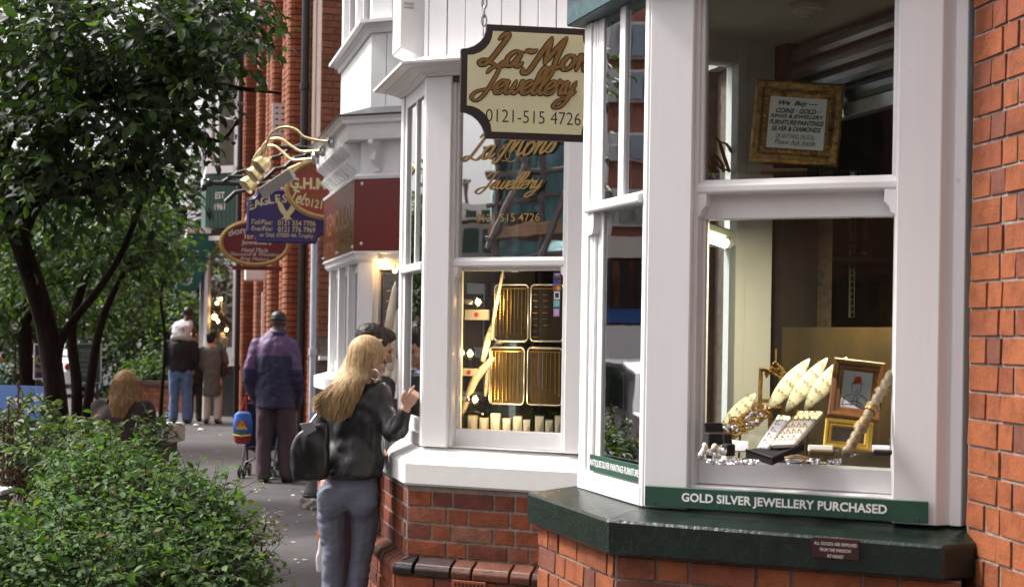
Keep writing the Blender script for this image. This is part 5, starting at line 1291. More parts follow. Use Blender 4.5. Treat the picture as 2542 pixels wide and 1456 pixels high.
m = MB(); m.prism([Mp @ Vector((x, y, .009)) for x, y in ((-.012, .02), (.012, .022), (.010, .04), (-.008, .04))], Mp.to_3x3() @ Vector((0, 0, .0006))); m.build('red_hat', mat('red crayon', (.55, .035, .02), .8, .1, 40), t)
Mp2 = frame_M(P(*N1(872, 1222), 4.12), -.22, .22, -.08)
t = thing('framed_picture', 'small bright gilt picture frame half hidden behind the ornate stick', 'picture', P(*N1(870, 1280), 4.12))
rect_frame(t, Mp2, .135, .085, .022, .016, mat('bright gilt', (.55, .36, .06), .3, .2, 40, metal=.7)); m = MB(); m.box((0, 0, .004), (.10, .05, .004)); m.v = [Mp2 @ v for v in m.v]; m.build('picture', M_['brown'], t)
# ornate stick
a, b = P(*N1(862, 1318), 3.99), P(*N1(1105, 890), 4.14)
t = thing('ornate_stick', 'mottled carved stick with raised rings leaning across the picture frames', 'stick', a)
N_ = 40; m = MB(); pts = [a.lerp(b, k / N_) for k in range(N_ + 1)]
rad = [.0145 + .002 * math.sin(k * 1.7) + (.005 if k in (12, 13, 22, 23, 30) else 0) for k in range(N_ + 1)]
m.tube(pts, rad, 10); m.build('shaft', mat('mottled ivory', (.22, .165, .085), .5, .45, 60, bmp=.5, bscale=120, dark=((.06, .04, .02), 70, .56)), t, smooth=True)
for s in (.33, .52):
    m = MB(); c = a.lerp(b, s); m.tube([c - (b - a).normalized() * .006, c + (b - a).normalized() * .006], .019, 12); m.build('collar', M_['gilt'], t)
# dim things deeper in the nearest shop
def room_pt(x, y, Y): return P(*N1(x, y), Y)
t = thing('shelf_unit', 'dim shelf unit with books and papers deep inside the nearest shop', 'shelves', room_pt(590, 900, 6.4))
M_['dim_grey'] = mat('grey laminate', (.25, .27, .24), .5, .08, 6)
for y in (90, 240, 435, 630, 770):
    m = MB(); p0, p1 = room_pt(500, y, 6.4), room_pt(680, y, 6.4); m.box((p0 + p1) / 2, ((p1 - p0).length, .25, .015)); m.build('shelf', M_['dim_grey'], t)
m = MB(); p0, p1 = room_pt(590, 90, 6.55), room_pt(590, 900, 6.55); m.box((p0 + p1) / 2, (.37, .02, (p0 - p1).length)); m.build('back', M_['dim_grey'], t)
for i, (x0, x1, y0, y1) in enumerate(((525, 545, 440, 628), (548, 590, 440, 628), (595, 640, 445, 628), (642, 666, 450, 628), (515, 575, 640, 740), (580, 625, 650, 740))):
    p0, p1 = room_pt(x0, y0, 6.3), room_pt(x1, y1, 6.3); m = MB(); m.box((p0 + p1) / 2, (p1.x - p0.x, .15, p0.z - p1.z)); m.build('file', [M_['paper_warm'], M_['brown'], M_['pale_blue'], M_['velvet']][i % 4], t)
q = room_pt(632, 350, 6.25); t = thing('vase', 'tall glass vase on a shelf inside the nearest shop', 'vase', q)
m = MB(); m.lathe(q, [(.03, 0), (.05, .02), (.055, .1), (.06, .18), (.045, .21), (.04, .205), (.05, .17), (.045, .05), (.001, .02)], 16); m.build('body', mat('pale ceramic', (.4, .42, .36), .2, .1, 10), t, smooth=True)
m = MB(); m.lathe(q - Vector((0, 0, .006)), [(.001, 0), (.045, 0), (.045, .006)], 12); m.build('foot', M_['brown'], t)
t = thing('chair', 'black bentwood chair back seen through the nearest shop window', 'chair', room_pt(560, 900, 5.7))
m = MB(); m.tube(catmull([room_pt(*p, 5.7) for p in ((560, 425), (560, 380), (575, 260), (600, 190), (650, 155), (700, 150))], 6), .02, 8); m.build('back_hoop', M_['black'], t, smooth=True)
m = MB(); m.tube([room_pt(505, 375, 5.7), room_pt(672, 372, 5.7)], .017, 8); m.build('rail', M_['black'], t); m = MB(); m.tube([room_pt(510, 160, 5.7), room_pt(590, 125, 5.7)], .017, 8); m.build('rail', M_['black'], t); m = MB(); m.tube([room_pt(530, 420, 5.7), room_pt(510, 900, 5.75)], .016, 8); m.build('leg', M_['black'], t)
q = room_pt(962, 285, 5.6); t = thing('statuette', 'dark standing figurine on a shelf deep in the nearest shop', 'figurine', q)
m = MB(); m.lathe(q, [(.045, 0), (.04, .03), (.02, .05), (.03, .12), (.022, .18), (.035, .22), (.03, .27), (.012, .29), (.02, .32), (.016, .35), (.002, .37)], 12); m.build('figure', M_['black'], t, smooth=True); m = MB(); m.box(q - Vector((0, 0, .01)), (.35, .2, .015)); m.build('shelf', M_['black'], t)
p0, p1 = room_pt(892, 60, 5.75), room_pt(892, 600, 5.75); t = thing('shelf_upright', 'slotted pale shelf upright on the dim back wall of the nearest shop', 'shelving', p1)
m = MB(); m.box((p0 + p1) / 2, (.025, .012, (p0 - p1).length)); m.build('rail', M_['cream'], t); m = MB()
for k in range(17): m.box(p0.lerp(p1, (k + .5) / 17) + Vector((0, -.008, 0)), (.010, .004, .02))
m.build('slot', M_['black'], t)
m = MB(); WB.box(m, WB.r(2022, 830, -.93), WB.r(2500, 830, -.93), .2, 2.6, -.95, -.92); m.build('partition', mat('dark olive partition', (.05, .045, .022), .7, .3, 5), hA)

# ------------------------------------------------------------------ things in the second shop window
def N2(x, y): return (944.5 + .3604 * x, 612 + .3604 * y)
def on2(x, y, dep): 
    r_, z_ = G1.at(*N2(x, y), -dep); return r_, z_
def chain(parent, p0, p1, rad, mt, style, seed):
    n = 16; m = MB(); pts = []; rads = []
    for k in range(n * 2 + 1):
        s = k / (n * 2); pts.append(p0.lerp(p1, s)); rads.append(.62 * rad * (1.0 if k % 2 else (.45 if style else .8)))
    m.tube(pts, rads, 5); m.build('chain', mt, parent)
def tray(x0, x1, y0, y1, label, pad, chains, dep=.26, lowest=.92):
    ra, za = on2(x0, y0, dep); rb, zb = on2(x1, y1, dep)
    t = thing('necklace_tray', label, 'necklace display', G1.pt((ra + rb) / 2, zb, -dep), 0, 'necklace trays in the second shop window')
    w, h = rb - ra, za - zb; Mx = G1.M((ra + rb) / 2, (za + zb) / 2, -dep)
    def rr_(w, h, r, n=4):
        pts = []
        for cx, cy, a0 in ((w / 2 - r, h / 2 - r, 0), (-w / 2 + r, h / 2 - r, PI / 2), (-w / 2 + r, -h / 2 + r, PI), (w / 2 - r, -h / 2 + r, 1.5 * PI)):
            pts += [(cx + r * math.cos(a0 + PI / 2 * k / n), cy + r * math.sin(a0 + PI / 2 * k / n)) for k in range(n + 1)]
        return pts
    slab(rr_(w, h, .02), Mx, -.015, -.004).build('pad', pad, t)
    ol = rr_(w - .004, h - .004, .02); m = MB(); m.tube([Mx @ Vector((x, y, 0)) for x, y in ol + ol[:1]], .0055, 6); m.build('frame', M_['alu'], t, smooth=True)
    m = MB(); m.tube([Mx @ Vector((-w / 2 + .012, h / 2 - .022, .006)), Mx @ Vector((w / 2 - .012, h / 2 - .022, .006))], .003, 6); m.build('rail', M_['gold'], t)
    rr = random.Random(int(x0 * 7 + y0))
    for k, (mt_, rd, ln) in enumerate(chains):
        x = -w / 2 + .016 + (w - .032) * k / (len(chains) - 1)
        chain(t, Mx @ Vector((x, h / 2 - .022, .008)), Mx @ Vector((x + rr.uniform(-.002, .002), h / 2 - .022 - (h - .03) * ln, .008)), rd, M_[mt_], k % 2, k)
    return t, Mx, w, h
tray(787, 1018, 258, 655, 'brown necklace tray with thick gold chains, upper left of the four trays', M_['velvet'], [('gold', .0045, .93), ('gold', .0032, .9), ('gold', .0032, .88), ('gold', .0062, .97), ('gold', .0062, .9), ('gold', .0030, .9), ('gold', .0028, .6), ('gold', .0045, .9), ('gold', .0035, .8)])
t, Mx, w, h = tray(1038, 1262, 258, 655, 'black tray with rows of short bracelets, upper right of the four trays', M_['velvet'], [('gold', .001, .05), ('gold', .001, .05)])
for i in range(9):
    for j in range(2):
        if i > 6 and j: continue
        m = MB(); x = -w / 2 + .03 + j * .055; y = h / 2 - .022 - i * .031; m.tube([Mx @ Vector((x - .011 - (.006 if i % 3 else 0), y, .004)), Mx @ Vector((x + .011, y, .004))], .0032, 6); m.build('bracelet', M_['silver' if i % 2 else 'gold'], t)
tray(752, 990, 688, 1090, 'olive necklace tray of gold and silver chains, lower left of the four trays', M_['olive'], [('gold', .0058, .98), ('gold', .003, .95), ('gold', .003, .93), ('gold', .0036, 1.02), ('gold', .0055, .96), ('gold', .0035, .93), ('silver', .0025, .95), ('silver', .003, .9), ('silver', .003, .9)])
tray(1015, 1252, 692, 1098, 'olive tray of thin chains with silver ones at left, lower right of the four trays', M_['olive'], [('silver', .002, .85), ('gold', .002, .65), ('silver', .0025, .7), ('silver', .0058, .72), ('gold', .0036, .75), ('gold', .003, .75), ('gold', .003, .8), ('gold', .0052, .85)])
# lit bulbs
for i, (x, y) in enumerate(((672, 380), (617, 735), (652, 1050))):
    r_, z_ = on2(x, y, .16); q = G1.pt(r_, z_, -.16)
    t = thing('bulb_lamp', ['top clear bulb glowing at the left of the second shop window', 'middle clear bulb glowing at the left of the second shop window', 'lowest clear bulb glowing at the left of the second shop window'][i], 'lamp', q, 0, 'clear bulbs in the second shop window')
    dx = Vector((-.92, .39, .02 if i != 1 else .05)).normalized()
    m = MB(); m.ell(q, (.031, .031, .034), 14, 9); m.build('globe', M_['bulb_glass'], t, smooth=True)
    m = MB(); m.ell(q, (.013, .013, .015), 10, 7); m.build('filament', M_['bulb_light'], t, smooth=True)
    m = MB(); m.tube([q + dx * .03, q + dx * .075], [.016, .014], 10); m.build('socket', M_['silver'], t, smooth=True)
    pl_ = bpy.data.lights.new('bulb_glow', 'POINT'); pl_.energy = 1.4; pl_.color = (1.0, .66, .32); pl_.shadow_soft_size = .03
    po = bpy.data.objects.new('bulb_glow', pl_); COL.objects.link(po); po.parent = t; po.location = world(t).inverted() @ (q + Vector((G1.d.x, G1.d.y, 0)) * .13 + Vector((G1.n.x, G1.n.y, -.3)) * .035)
# dark mirror panels behind bulbs
for x0, x1, y0, y1, dep, lb in ((545, 702, 325, 692, .30, 'dark rounded panel behind the top bulb of the second shop window'), (715, 782, 338, 620, .38, 'narrow dark panel between the bulb and the gold chain tray'), (560, 700, 760, 1000, .34, 'dark panel behind the lower bulbs of the second shop window')):
    ra, za = on2(x0, y0, dep); rb, zb = on2(x1, y1, dep); t = thing('upright_panel', lb, 'display panel', G1.pt((ra + rb) / 2, zb, -dep))
    m = MB(); G1.box(m, ra, rb, zb, za, -dep - .01, -dep); m.build('panel', M_['velvet'], t, bevel=.004); m = MB(); G1.box(m, (ra + rb) / 2 - .01, (ra + rb) / 2 + .01, ZBED_B, zb - .001, -dep - .012, -dep - .004); m.build('leg', M_['black'], t)
for x0, x1, y0, y1, lb in ((580, 742, 432, 505, 'upper beige price box with a red dot under the top bulb'), (560, 660, 836, 890, 'lower beige price box with a red dot under the middle bulb')):
    ra, za = on2(x0, y0, .24); rb, zb = on2(x1, y1, .24); t = thing('price_box', lb, 'price label', G1.pt((ra + rb) / 2, zb, -.24))
    m = MB(); G1.box(m, ra, rb, zb, za, -.26, -.24); m.build('box', M_['paper_warm'], t, bevel=.002); m = MB(); m.lathe(G1.pt(ra + (rb - ra) * .5, (za + zb) / 2, -.2399), [(.012, 0), (.012, .002), (.001, .002)], 12, G1.M(0, 0).to_3x3()); m.build('red_dot', mat('red dot', (.6, .04, .02), .5, .05, 20), t)
# curved cream cone stands
for i, (pts, w0) in enumerate(((((850, 150), (812, 330), (780, 500), (770, 640)), 26), (((768, 545), (740, 640), (722, 720), (704, 790)), 50), (((780, 760), (700, 850), (640, 940), (560, 1160)), 62), (((770, 760), (745, 860), (735, 940), (722, 1030)), 42), (((850, 640), (830, 660), (800, 690), (780, 720)), 60))):
    dep = .20 + .03 * i; Q = [G1.pt(*on2(x, y, dep), -dep) for x, y in pts]; path = catmull(Q, 5); n_ = len(path)
    t = thing('cone_stand', ['tall thin cream cone at the back of the second shop window', 'short cream ring cone beside the brown chain tray', 'long curved cream ring cone sweeping down to the bottom left corner', 'small hanging cream cone beside the olive chain tray', 'cream block at the top of the long cone'][i], 'ring display', Q[-1], 0, 'cream cones in the second shop window')
    m = MB(); m.tube(path, [w0 * .5 * .3604 / F * 7.2 * (math.sin(PI * (.12 + .80 * k / (n_ - 1))) ** .6) for k in range(n_)], 10); m.build('cone', M_['pad_cream'], t, smooth=True)
    for k in range(2, n_ - 1, 3):
        for j in (-1, 1):
            m = MB(); c = path[k] + Vector((j * .010, -.012, 0)); m.tube([c + Vector((math.cos(a) * .005, 0, math.sin(a) * .005)) for a in np.linspace(0, 2 * PI, 7)], .0014, 4, cap=False); m.build('ring', M_['gold'], t)
# row of little white ring boxes along the sill
for i, (x0, x1, y0) in enumerate(((600, 660, 1160), (680, 736, 1175), (757, 822, 1145), (840, 897, 1180), (912, 980, 1160), (980, 1036, 1185), (1062, 1130, 1160), (1132, 1192, 1187), (1200, 1250, 1163))):
    ra, za = on2(x0, y0, .22); rb, _ = on2(x1, 1240, .22); h = za - ZBED_B
    t = thing('ring_box', ['first', 'second', 'third', 'fourth', 'fifth', 'sixth', 'seventh', 'eighth', 'ninth'][i] + ' white ring box from the left along the second window sill', 'ring box', G1.pt((ra + rb) / 2, ZBED_B, -.22), 0, 'white ring boxes along the second window sill')
    m = MB(); G1.box(m, ra, rb, ZBED_B + .0005, ZBED_B + h, -.24, -.22); m.build('case', mat('dark box edge', (.05, .05, .09), .5, .1, 10) if i in (4, 5, 6, 7) else M_['cream'], t, bevel=.002)
    m = MB(); G1.box(m, ra + .004, rb - .004, ZBED_B + .005, ZBED_B + h - .005, -.219, -.217); c = G1.pt((ra + rb) / 2, ZBED_B + h / 2, -.212)
    v = m.v[:]; m = MB(); cs = [G1.pt(ra + .004, ZBED_B + .004, -.218), G1.pt(rb - .004, ZBED_B + .004, -.218), G1.pt(rb - .004, ZBED_B + h - .004, -.218), G1.pt(ra + .004, ZBED_B + h - .004, -.218)]
    m.add(cs + [c], [(0, 1, 4), (1, 2, 4), (2, 3, 4), (3, 0, 4), (3, 2, 1, 0)]); m.build('satin_pad', M_['paper'], t)
# stickers on the glass
for i, (x0, x1, y0, y1, base_, mk, label) in enumerate((
    (1190, 1246, 136, 168, (.75, .77, .8), 'VISA', 'white and gold card sticker reading VISA, topmost of the column'), (1190, 1246, 172, 216, (.03, .05, .2), 'VISA', 'navy card sticker second from the top of the column'),
    (1190, 1244, 222, 256, (.05, .09, .4), 'r', 'blue and red card sticker third in the column'), (1188, 1244, 262, 306, (.1, .1, .14), 'c', 'dark card sticker with two overlapping discs'),
    (1196, 1236, 308, 362, (.75, .75, .77), 's', 'white square sticker with a dark emblem'), (1192, 1236, 366, 416, (.12, .42, .4), 'w', 'teal sticker with a pale swirl'), (1192, 1232, 424, 480, (.45, .25, .55), 'w', 'purple sticker with a pale swirl, lowest of the column'))):
    o_ = -.0995; ra, za = G1.at(*N2(x0, y0), o_); rb, zb = G1.at(*N2(x1, y1), o_); w, h = rb - ra, za - zb
    t = thing('card_sticker', label, 'sticker', G1.pt((ra + rb) / 2, zb, o_), 0, 'card stickers on the second shop glass'); Mx = G1.M((ra + rb) / 2, (za + zb) / 2, o_)
    slab([(-w / 2, -h / 2), (w / 2, -h / 2), (w / 2, h / 2), (-w / 2, h / 2)], Mx, 0.0002, .001).build('backing', mat('sticker', base_, .5, .03, 10), t)
    if mk == 'VISA': put_text([(fit(text_mb('VISA', .02, .25, offset=.001), w * .75, h * .42), 0, h * .05, 0)], t, Mx, M_['ink'] if i == 0 else M_['paper'], 'lettering', .0012); slab([(-w / 2, -h / 2), (w / 2, -h / 2), (w / 2, -h * .32), (-w / 2, -h * .32)], Mx, .0011, .0014).build('stripe', M_['gold_paint'], t)
    elif mk == 'r': slab([(0, -h / 2), (w / 2, -h / 2), (w / 2, h / 2)], Mx, .0011, .0014).build('stripe', mat('sticker red', (.5, .03, .05), .5, .05, 10), t)
    elif mk == 'c':
        for sx_, c_ in ((-.17, (.6, .05, .03)), (.17, (.75, .4, .05))): slab([(x + sx_ * w, y) for x, y in oval(w * .26, w * .26, 16)], Mx, .0011, .0014 if sx_ < 0 else .0016).build('disc', mat('disc', c_, .5, .05, 10), t)
    elif mk == 's': slab([(-w * .3, -h * .3), (w * .3, -h * .3), (w * .3, h * .3), (-w * .3, h * .3)], Mx, .0011, .0014).build('emblem', M_['ink'], t)
    else:
        m = MB(); m.tube([Mx @ Vector((math.cos(a) * w * .045 * a, math.sin(a) * w * .045 * a, .0016)) for a in np.linspace(.8, 9, 30)], .0016, 4); m.build('swirl', M_['paper'], t)
# a cable across the bottom corner
t = thing('cable', 'thin black twisted cable across the bottom left of the second window', 'cable', G1.pt(*on2(530, 1200, .16), -.16)); m = MB(); m.tube(catmull([G1.pt(*on2(x, y, .16), -.16) for x, y in ((525, 1210), (560, 1160), (620, 1130), (700, 1150))], 6), .003, 5); m.build('wire', M_['black'], t); m = MB(); m.ell(G1.pt(*on2(702, 1152, .16), -.16), (.008, .006, .006), 8, 5); m.build('plug', M_['cream'], t)
# third shop window display
for i, (px, py, h) in enumerate(((966, 760, .34), (974, 820, .3), (968, 870, .26), (975, 925, .2), (960, 915, .18))):
    q = P(px, py, 9.42); t = thing('cone_stand', ['highest pale', 'second pale', 'third pale', 'lowest pale', 'small pale'][i] + ' ring cone behind the glass of the third shop', 'ring display', (q.x, q.y, q.z - h / 2), 0, 'pale ring cones in the third shop window')
    m = MB(); m.lathe((q.x, q.y, q.z - h / 2), [(.034, 0), (.03, h * .4), (.018, h * .85), (.002, h)], 10, Matrix.Rotation(.12, 3, 'Y')); m.build('cone', M_['pad_cream'], t, smooth=True)
    m = MB()
    for k in range(4): m.tube([q + Vector((math.cos(a) * (.03 - .004 * k), math.sin(a) * (.03 - .004 * k), -h * .3 + h * .2 * k)) for a in np.linspace(0, 2 * PI, 10)], .003, 4)
    m.build('ring', M_['gold'], t)
for i, (px, py) in enumerate(((940, 650), (952, 648), (980, 672), (946, 655))):
    q = P(px, py, 9.5); t = thing('bulb_lamp', ['leftmost ceiling bulb of the third shop','highest ceiling bulb of the third shop','ceiling bulb of the third shop nearest the white post','second ceiling bulb from the left in the third shop'][i], 'lamp', q, 0, 'ceiling bulbs in the third shop'); m = MB(); m.ell(q, (.014, .014, .014), 8, 6); m.build('bulb', M_['bulb_light'], t, smooth=True); m = MB(); m.tube([q + Vector((0, 0, .012)), q + Vector((0, 0, .05))], .008, 6); m.build('socket', M_['brass'], t)
# ------------------------------------------------------------------ people
def remeshed(mb, voxel, smooth=3, fac=.5):
    me = bpy.data.meshes.new('t'); me.from_pydata([tuple(v) for v in mb.v], [], mb.f)
    bm = bmesh.new(); bm.from_mesh(me); bmesh.ops.recalc_face_normals(bm, faces=bm.faces); bm.to_mesh(me); bm.free()
    o = bpy.data.objects.new('t', me); COL.objects.link(o)
    r = o.modifiers.new('r', 'REMESH'); r.mode = 'VOXEL'; r.voxel_size = voxel
    s = o.modifiers.new('s', 'SMOOTH'); s.iterations = smooth; s.factor = fac
    dg = bpy.context.evaluated_depsgraph_get(); ev = o.evaluated_get(dg)
    out = bpy.data.meshes.new_from_object(ev)
    bpy.data.objects.remove(o); bpy.data.meshes.remove(me)
    return out
def folds(me, amp, freq, stretch=(1, 1, 1), seed=0, mask=None):
    n = len(me.vertices); co = np.empty(n * 3, np.float32); no = np.empty(n * 3, np.float32)
    me.vertices.foreach_get('co', co); me.vertices.foreach_get('normal', no); co = co.reshape(-1, 3); no = no.reshape(-1, 3)
    for i in range(n):
        p = co[i]; q = Vector((p[0] * stretch[0], p[1] * stretch[1], p[2] * stretch[2])) * freq + Vector((seed * 3.1, seed, -seed))
        d = abs(noise.noise(q)) * 1.6 - .45 + .4 * noise.noise(q * 2.3)
        k = amp * (mask(p) if mask else 1.0)
        co[i] += no[i] * d * k
    me.vertices.foreach_set('co', co.ravel()); me.update()
def attach(me, name, mt, parent, label=None):
    for p in me.polygons: p.use_smooth = True
    me.name = name; me.materials.clear(); me.materials.append(mt)
    return link(name, me, parent, world(parent), None, label)
def limb(mb, pts, rad, n=10, k=4, flat=1.0):
    mb.tube(catmull(pts, k), interp(rad, k), n, True, flat); 
    mb.ell(pts[0], (rad[0],) * 3, 10, 7); mb.ell(pts[-1], (rad[-1],) * 3, 10, 7); return mb
def torso(mb, rings, s=1.0, yaw=0.0, n=18):
    Rm = Matrix.Rotation(yaw, 3, 'Z'); L = []
    for cx, cy, z, rx, ry in rings:
        L.append([Vector((cx, cy, z)) + Rm @ Vector((rx * s * math.cos(2 * PI * i / n), ry * s * math.sin(2 * PI * i / n), 0)) for i in range(n)])
    return mb.loft(L)
def head_mb(mb, c, Rm, s=1.0):
    """Rm: head axes, x right, y forward (face), z up"""
    E = lambda p, r: mb.ell(Vector(c) + Rm @ (Vector(p) * s), [a * s for a in r], 14, 10, Rm)
    E((0, -.012, .025), (.074, .094, .088)); E((0, .022, -.035), (.06, .068, .075)); E((0, .045, -.085), (.034, .035, .026)); E((0, .074, -.01), (.04, .018, .03))
    mb.tube([Vector(c) + Rm @ (Vector(p) * s) for p in ((0, .084, .012), (0, .100, -.018), (0, .108, -.034), (0, .088, -.042))], [.009 * s, .012 * s, .014 * s, .010 * s], 7)
    E((0, .084, -.062), (.022, .012, .008)); E((0, .084, -.074), (.020, .012, .008)); E((0, .08, .026), (.045, .018, .012))
    for sx_ in (-1, 1):
        E((sx_ * .076, -.01, -.015), (.010, .02, .032)); E((sx_ * .045, .055, -.025), (.02, .02, .022))
    mb.tube([Vector(c) + Rm @ (Vector(p) * s) for p in ((0, -.02, -.04), (0, -.035, -.13), (0, -.045, -.2))], [.055 * s, .054 * s, .062 * s], 12)
    return mb
def eyes(parent, c, Rm, s=1.0):
    c = world(parent) @ Vector(c)
    m = MB()
    for sx_ in (-1, 1): m.ell(c + Rm @ (Vector((sx_ * .031, .083, .008)) * s), (.0125 * s, .008 * s, .007 * s), 8, 6, Rm)
    m.build('eye', mat('eye', (.10, .07, .06), .2, .1, 30), parent)
def hand_mb(mb, w, d, nrm, curls=(1, 1, 1, 1), thumb=1, s=1.0):
    """palm and five fingers; d points to the fingertips, nrm out of the back of the hand"""
    w = Vector(w); d = Vector(d).normalized(); nrm = (Vector(nrm) - d * Vector(nrm).dot(d)).normalized(); sd = d.cross(nrm)
    Rm = Matrix((sd, d, nrm)).transposed()
    mb.ell(w + d * .048 * s, (.040 * s, .052 * s, .016 * s), 12, 8, Rm)
    mb.tube([w - d * .03 * s, w + d * .02 * s], [.025 * s, .027 * s], 8)
    for i, (off, L) in enumerate(((-.030, .062), (-.010, .078), (.011, .082), (.031, .070))):
        p = w + sd * off * s + d * .085 * s; a = 0.08 * curls[i]; pts = [w + sd * off * .8 * s + d * .05 * s, p]; 
        for seg in (.45, .33, .24):
            a += .55 * curls[i]; p = p + (d * math.cos(a) - nrm * math.sin(a)) * L * seg * s; pts.append(p)
        mb.tube(pts, [.0095 * s, .0098 * s, .009 * s, .0085 * s, .0065 * s], 7); mb.ell(pts[-1], (.0066 * s,) * 3, 7, 5)
    a = w + sd * .028 * thumb * s + d * .02 * s
    pts = [a, a + (sd * .018 * thumb + d * .022 - nrm * .006) * s, a + (sd * .024 * thumb + d * .048 - nrm * .012) * s, a + (sd * .020 * thumb + d * .068 - nrm * .018) * s]
    mb.tube(pts, [.013 * s, .012 * s, .0105 * s, .008 * s], 7); mb.ell(pts[-1], (.008 * s,) * 3, 7, 5)
    return mb
def shoe(parent, at, yaw, mt, L=.27, W=.095, h=.10):
    m = MB(); rings = []; Rm = Matrix.Rotation(yaw, 3, 'Z')
    for t, w, z in ((-.32, .30, .75), (-.22, .40, 1.0), (0, .40, .95), (.2, .45, .62), (.42, .46, .45), (.6, .36, .38), (.67, .18, .25)):
        rings.append([Vector(at) + Rm @ Vector((math.cos(a) * w * W, t * L, max(0, .5 + .5 * math.sin(a)) * z * h)) for a in np.linspace(0, 2 * PI, 10, endpoint=False)])
    m.loft(rings); m.v = [world(parent) @ v for v in m.v]
    return m.build('shoe', mt, parent, smooth=True)
def strands(parent, roots, mt, rad=.0022, name='hair', n=5):
    """joined fine strands"""
    m = MB()
    for path in roots:
        path = [world(parent) @ Vector(p) for p in path]; k = len(path)
        m.tube(path, [rad * (1 - .5 * i / (k - 1)) for i in range(k)], 3, False)
    return m
SKIN = mat('fair skin', (.52, .30, .21), .5, .08, 30, bmp=.05)
SKIN_D = mat('deep brown skin', (.09, .045, .028), .5, .1, 30)
SKIN_M = mat('tan skin', (.42, .22, .15), .5, .08, 30)
def hair_mat(name, a, b, c):
    m, nt, bs = new_mat(name); f = noise_tex(nt, 70, 4, .7, stretch=(1, 1, .09)); nt.links.new(ramp(nt, f, [(.3, a), (.5, b), (.72, c)]), bs.inputs['Base Color']); bs.inputs['Roughness'].default_value = .5; bs.inputs['Specular IOR Level'].default_value = .2; return m
H_BLOND = hair_mat('blonde hair', (.20, .115, .05), (.42, .28, .14), (.62, .46, .28))
H_DARK = hair_mat('dark hair', (.012, .008, .006), (.022, .014, .010), (.04, .028, .02))
H_FAIR = hair_mat('light brown hair', (.16, .08, .035), (.30, .17, .08), (.42, .27, .14))
C_BLACK = mat('black jacket cloth', (.012, .011, .012), .42, .25, 20, bmp=.1, bscale=300)
C_GREYBLUE = mat('grey blue trouser cloth', (.125, .132, .180), .85, .12, 60, bmp=.15, bscale=400)
C_JEANS = mat('blue denim', (.10, .16, .30), .85, .3, 12, bmp=.1, bscale=250)
C_BROWN = mat('dark brown coat', (.030, .018, .016), .85, .25, 14)
C_PLUM = mat('plum grey trousers', (.070, .042, .052), .85, .15, 14)
C_SHOE = mat('black leather shoes', (.012, .011, .011), .35, .2, 20)
C_WHITE = mat('white cotton', (.72, .70, .72), .85, .05, 14)
C_TWEED = mat('grey green tweed', (.115, .100, .085), .95, .35, 120, bmp=.3, bscale=200)
C_CREAM = mat('cream trousers', (.55, .48, .43), .85, .08, 14)
C_BLUE = mat('blue cotton', (.05, .13, .40), .85, .1, 14)

def frame_of(px, Y, py0=830):
    g = GX(px, Y); s = F / Y; hy = 830 + (px - 1271) * ROLL
    gy = hy + EYE * s
    return (g.x, g.y, 0.0), (lambda x, y, d=0.0: Vector(((x - px) / s + 0.0, d, (gy - y) / s)))
def rot_to(fwd, up=(0, 0, 1)):
    y = Vector(fwd).normalized(); x = y.cross(Vector(up)).normalized(); z = x.cross(y); return Matrix((x, y, z)).transposed()

# ---- blonde woman pointing at the window
loc, L_ = frame_of(865, 7.45)
t = thing('person', 'woman with long straight blonde hair in black jacket pointing at the second window', 'person', loc)
hd = L_(914, 893, .04); RH = rot_to((.78, .62, -.22))
tz = lambda y: L_(865, y).z
tor = [(.020, .03, tz(1182), .180, .150), (.026, .03, tz(1150), .178, .142), (.030, .03, tz(1125), .168, .124), (.045, .03, tz(1085), .160, .112), (.050, .03, tz(1040), .168, .118), (.050, .035, tz(1000), .178, .118), (.055, .04, tz(972), .168, .098), (.075, .045, tz(955), .105, .075), (.088, .05, tz(945), .062, .058)]
sR, eR, wR = L_(946, 975, .0), L_(986, 1070, -.10), L_(1017, 1003, -.17)
sL, eL, wL = L_(832, 985, .07), L_(800, 1090, .08), L_(830, 1150, .22)
body = MB(); torso(body, tor, .86, -.35); head_mb(body, hd, RH, .98)
limb(body, [sR, eR, wR], [.045, .038, .026]); limb(body, [sL, eL, wL], [.045, .038, .026])
hipL, hipR = Vector((-.065, .03, .86)), Vector((.085, .03, .86))
kL, kR = L_(834, 1375, .02), L_(903, 1375, .05); aL, aR = L_(830, 1570, .0), L_(884, 1570, .04)
limb(body, [hipL, kL, aL], [.075, .05, .04]); limb(body, [hipR, kR, aR], [.075, .05, .04])
tip = L_(1043, 963, -.215); hand_mb(body, wR, (tip - wR), (.55, -.75, .35), (0.0, 1.9, 2.1, 2.2), -1, .92)
hand_mb(body, wL, (.2, .4, -.8), (-.8, .3, 0), (1, 1, 1, 1), 1, .9)
attach(remeshed(body, .0058, 2), 'body', SKIN, t); eyes(t, hd, RH, .98)
jk = MB(); torso(jk, tor, 1.0, -.35); limb(jk, [sR, eR, wR - (wR - eR).normalized() * .035], [.064, .056, .045]); limb(jk, [sL, eL, wL], [.064, .056, .045])
me = remeshed(jk, .010, 5); folds(me, .015, 6, (1, 1, .8), 3); folds(me, .009, 14, (1.2, 1, .6), 9); attach(me, 'jacket', C_BLACK, t)
tr = MB(); torso(tr, [(.005, .03, .73, .09, .09), (.006, .025, .77, .160, .118), (.008, .02, .815, .170, .125), (.012, .025, .87, .160, .112), (.02, .03, .94, .135, .095)], 1.0, -.3)
limb(tr, [hipL + Vector((-.01, -.01, -.10)), (hipL + kL) / 2 + Vector((-.012, -.005, -.03)), kL, (kL + aL) / 2, aL], [.082, .076, .060, .060, .066]); limb(tr, [hipR + Vector((.0, -.01, -.10)), (hipR + kR) / 2 + Vector((.012, 0, -.03)), kR, (kR + aR) / 2, aR], [.082, .076, .060, .060, .066])
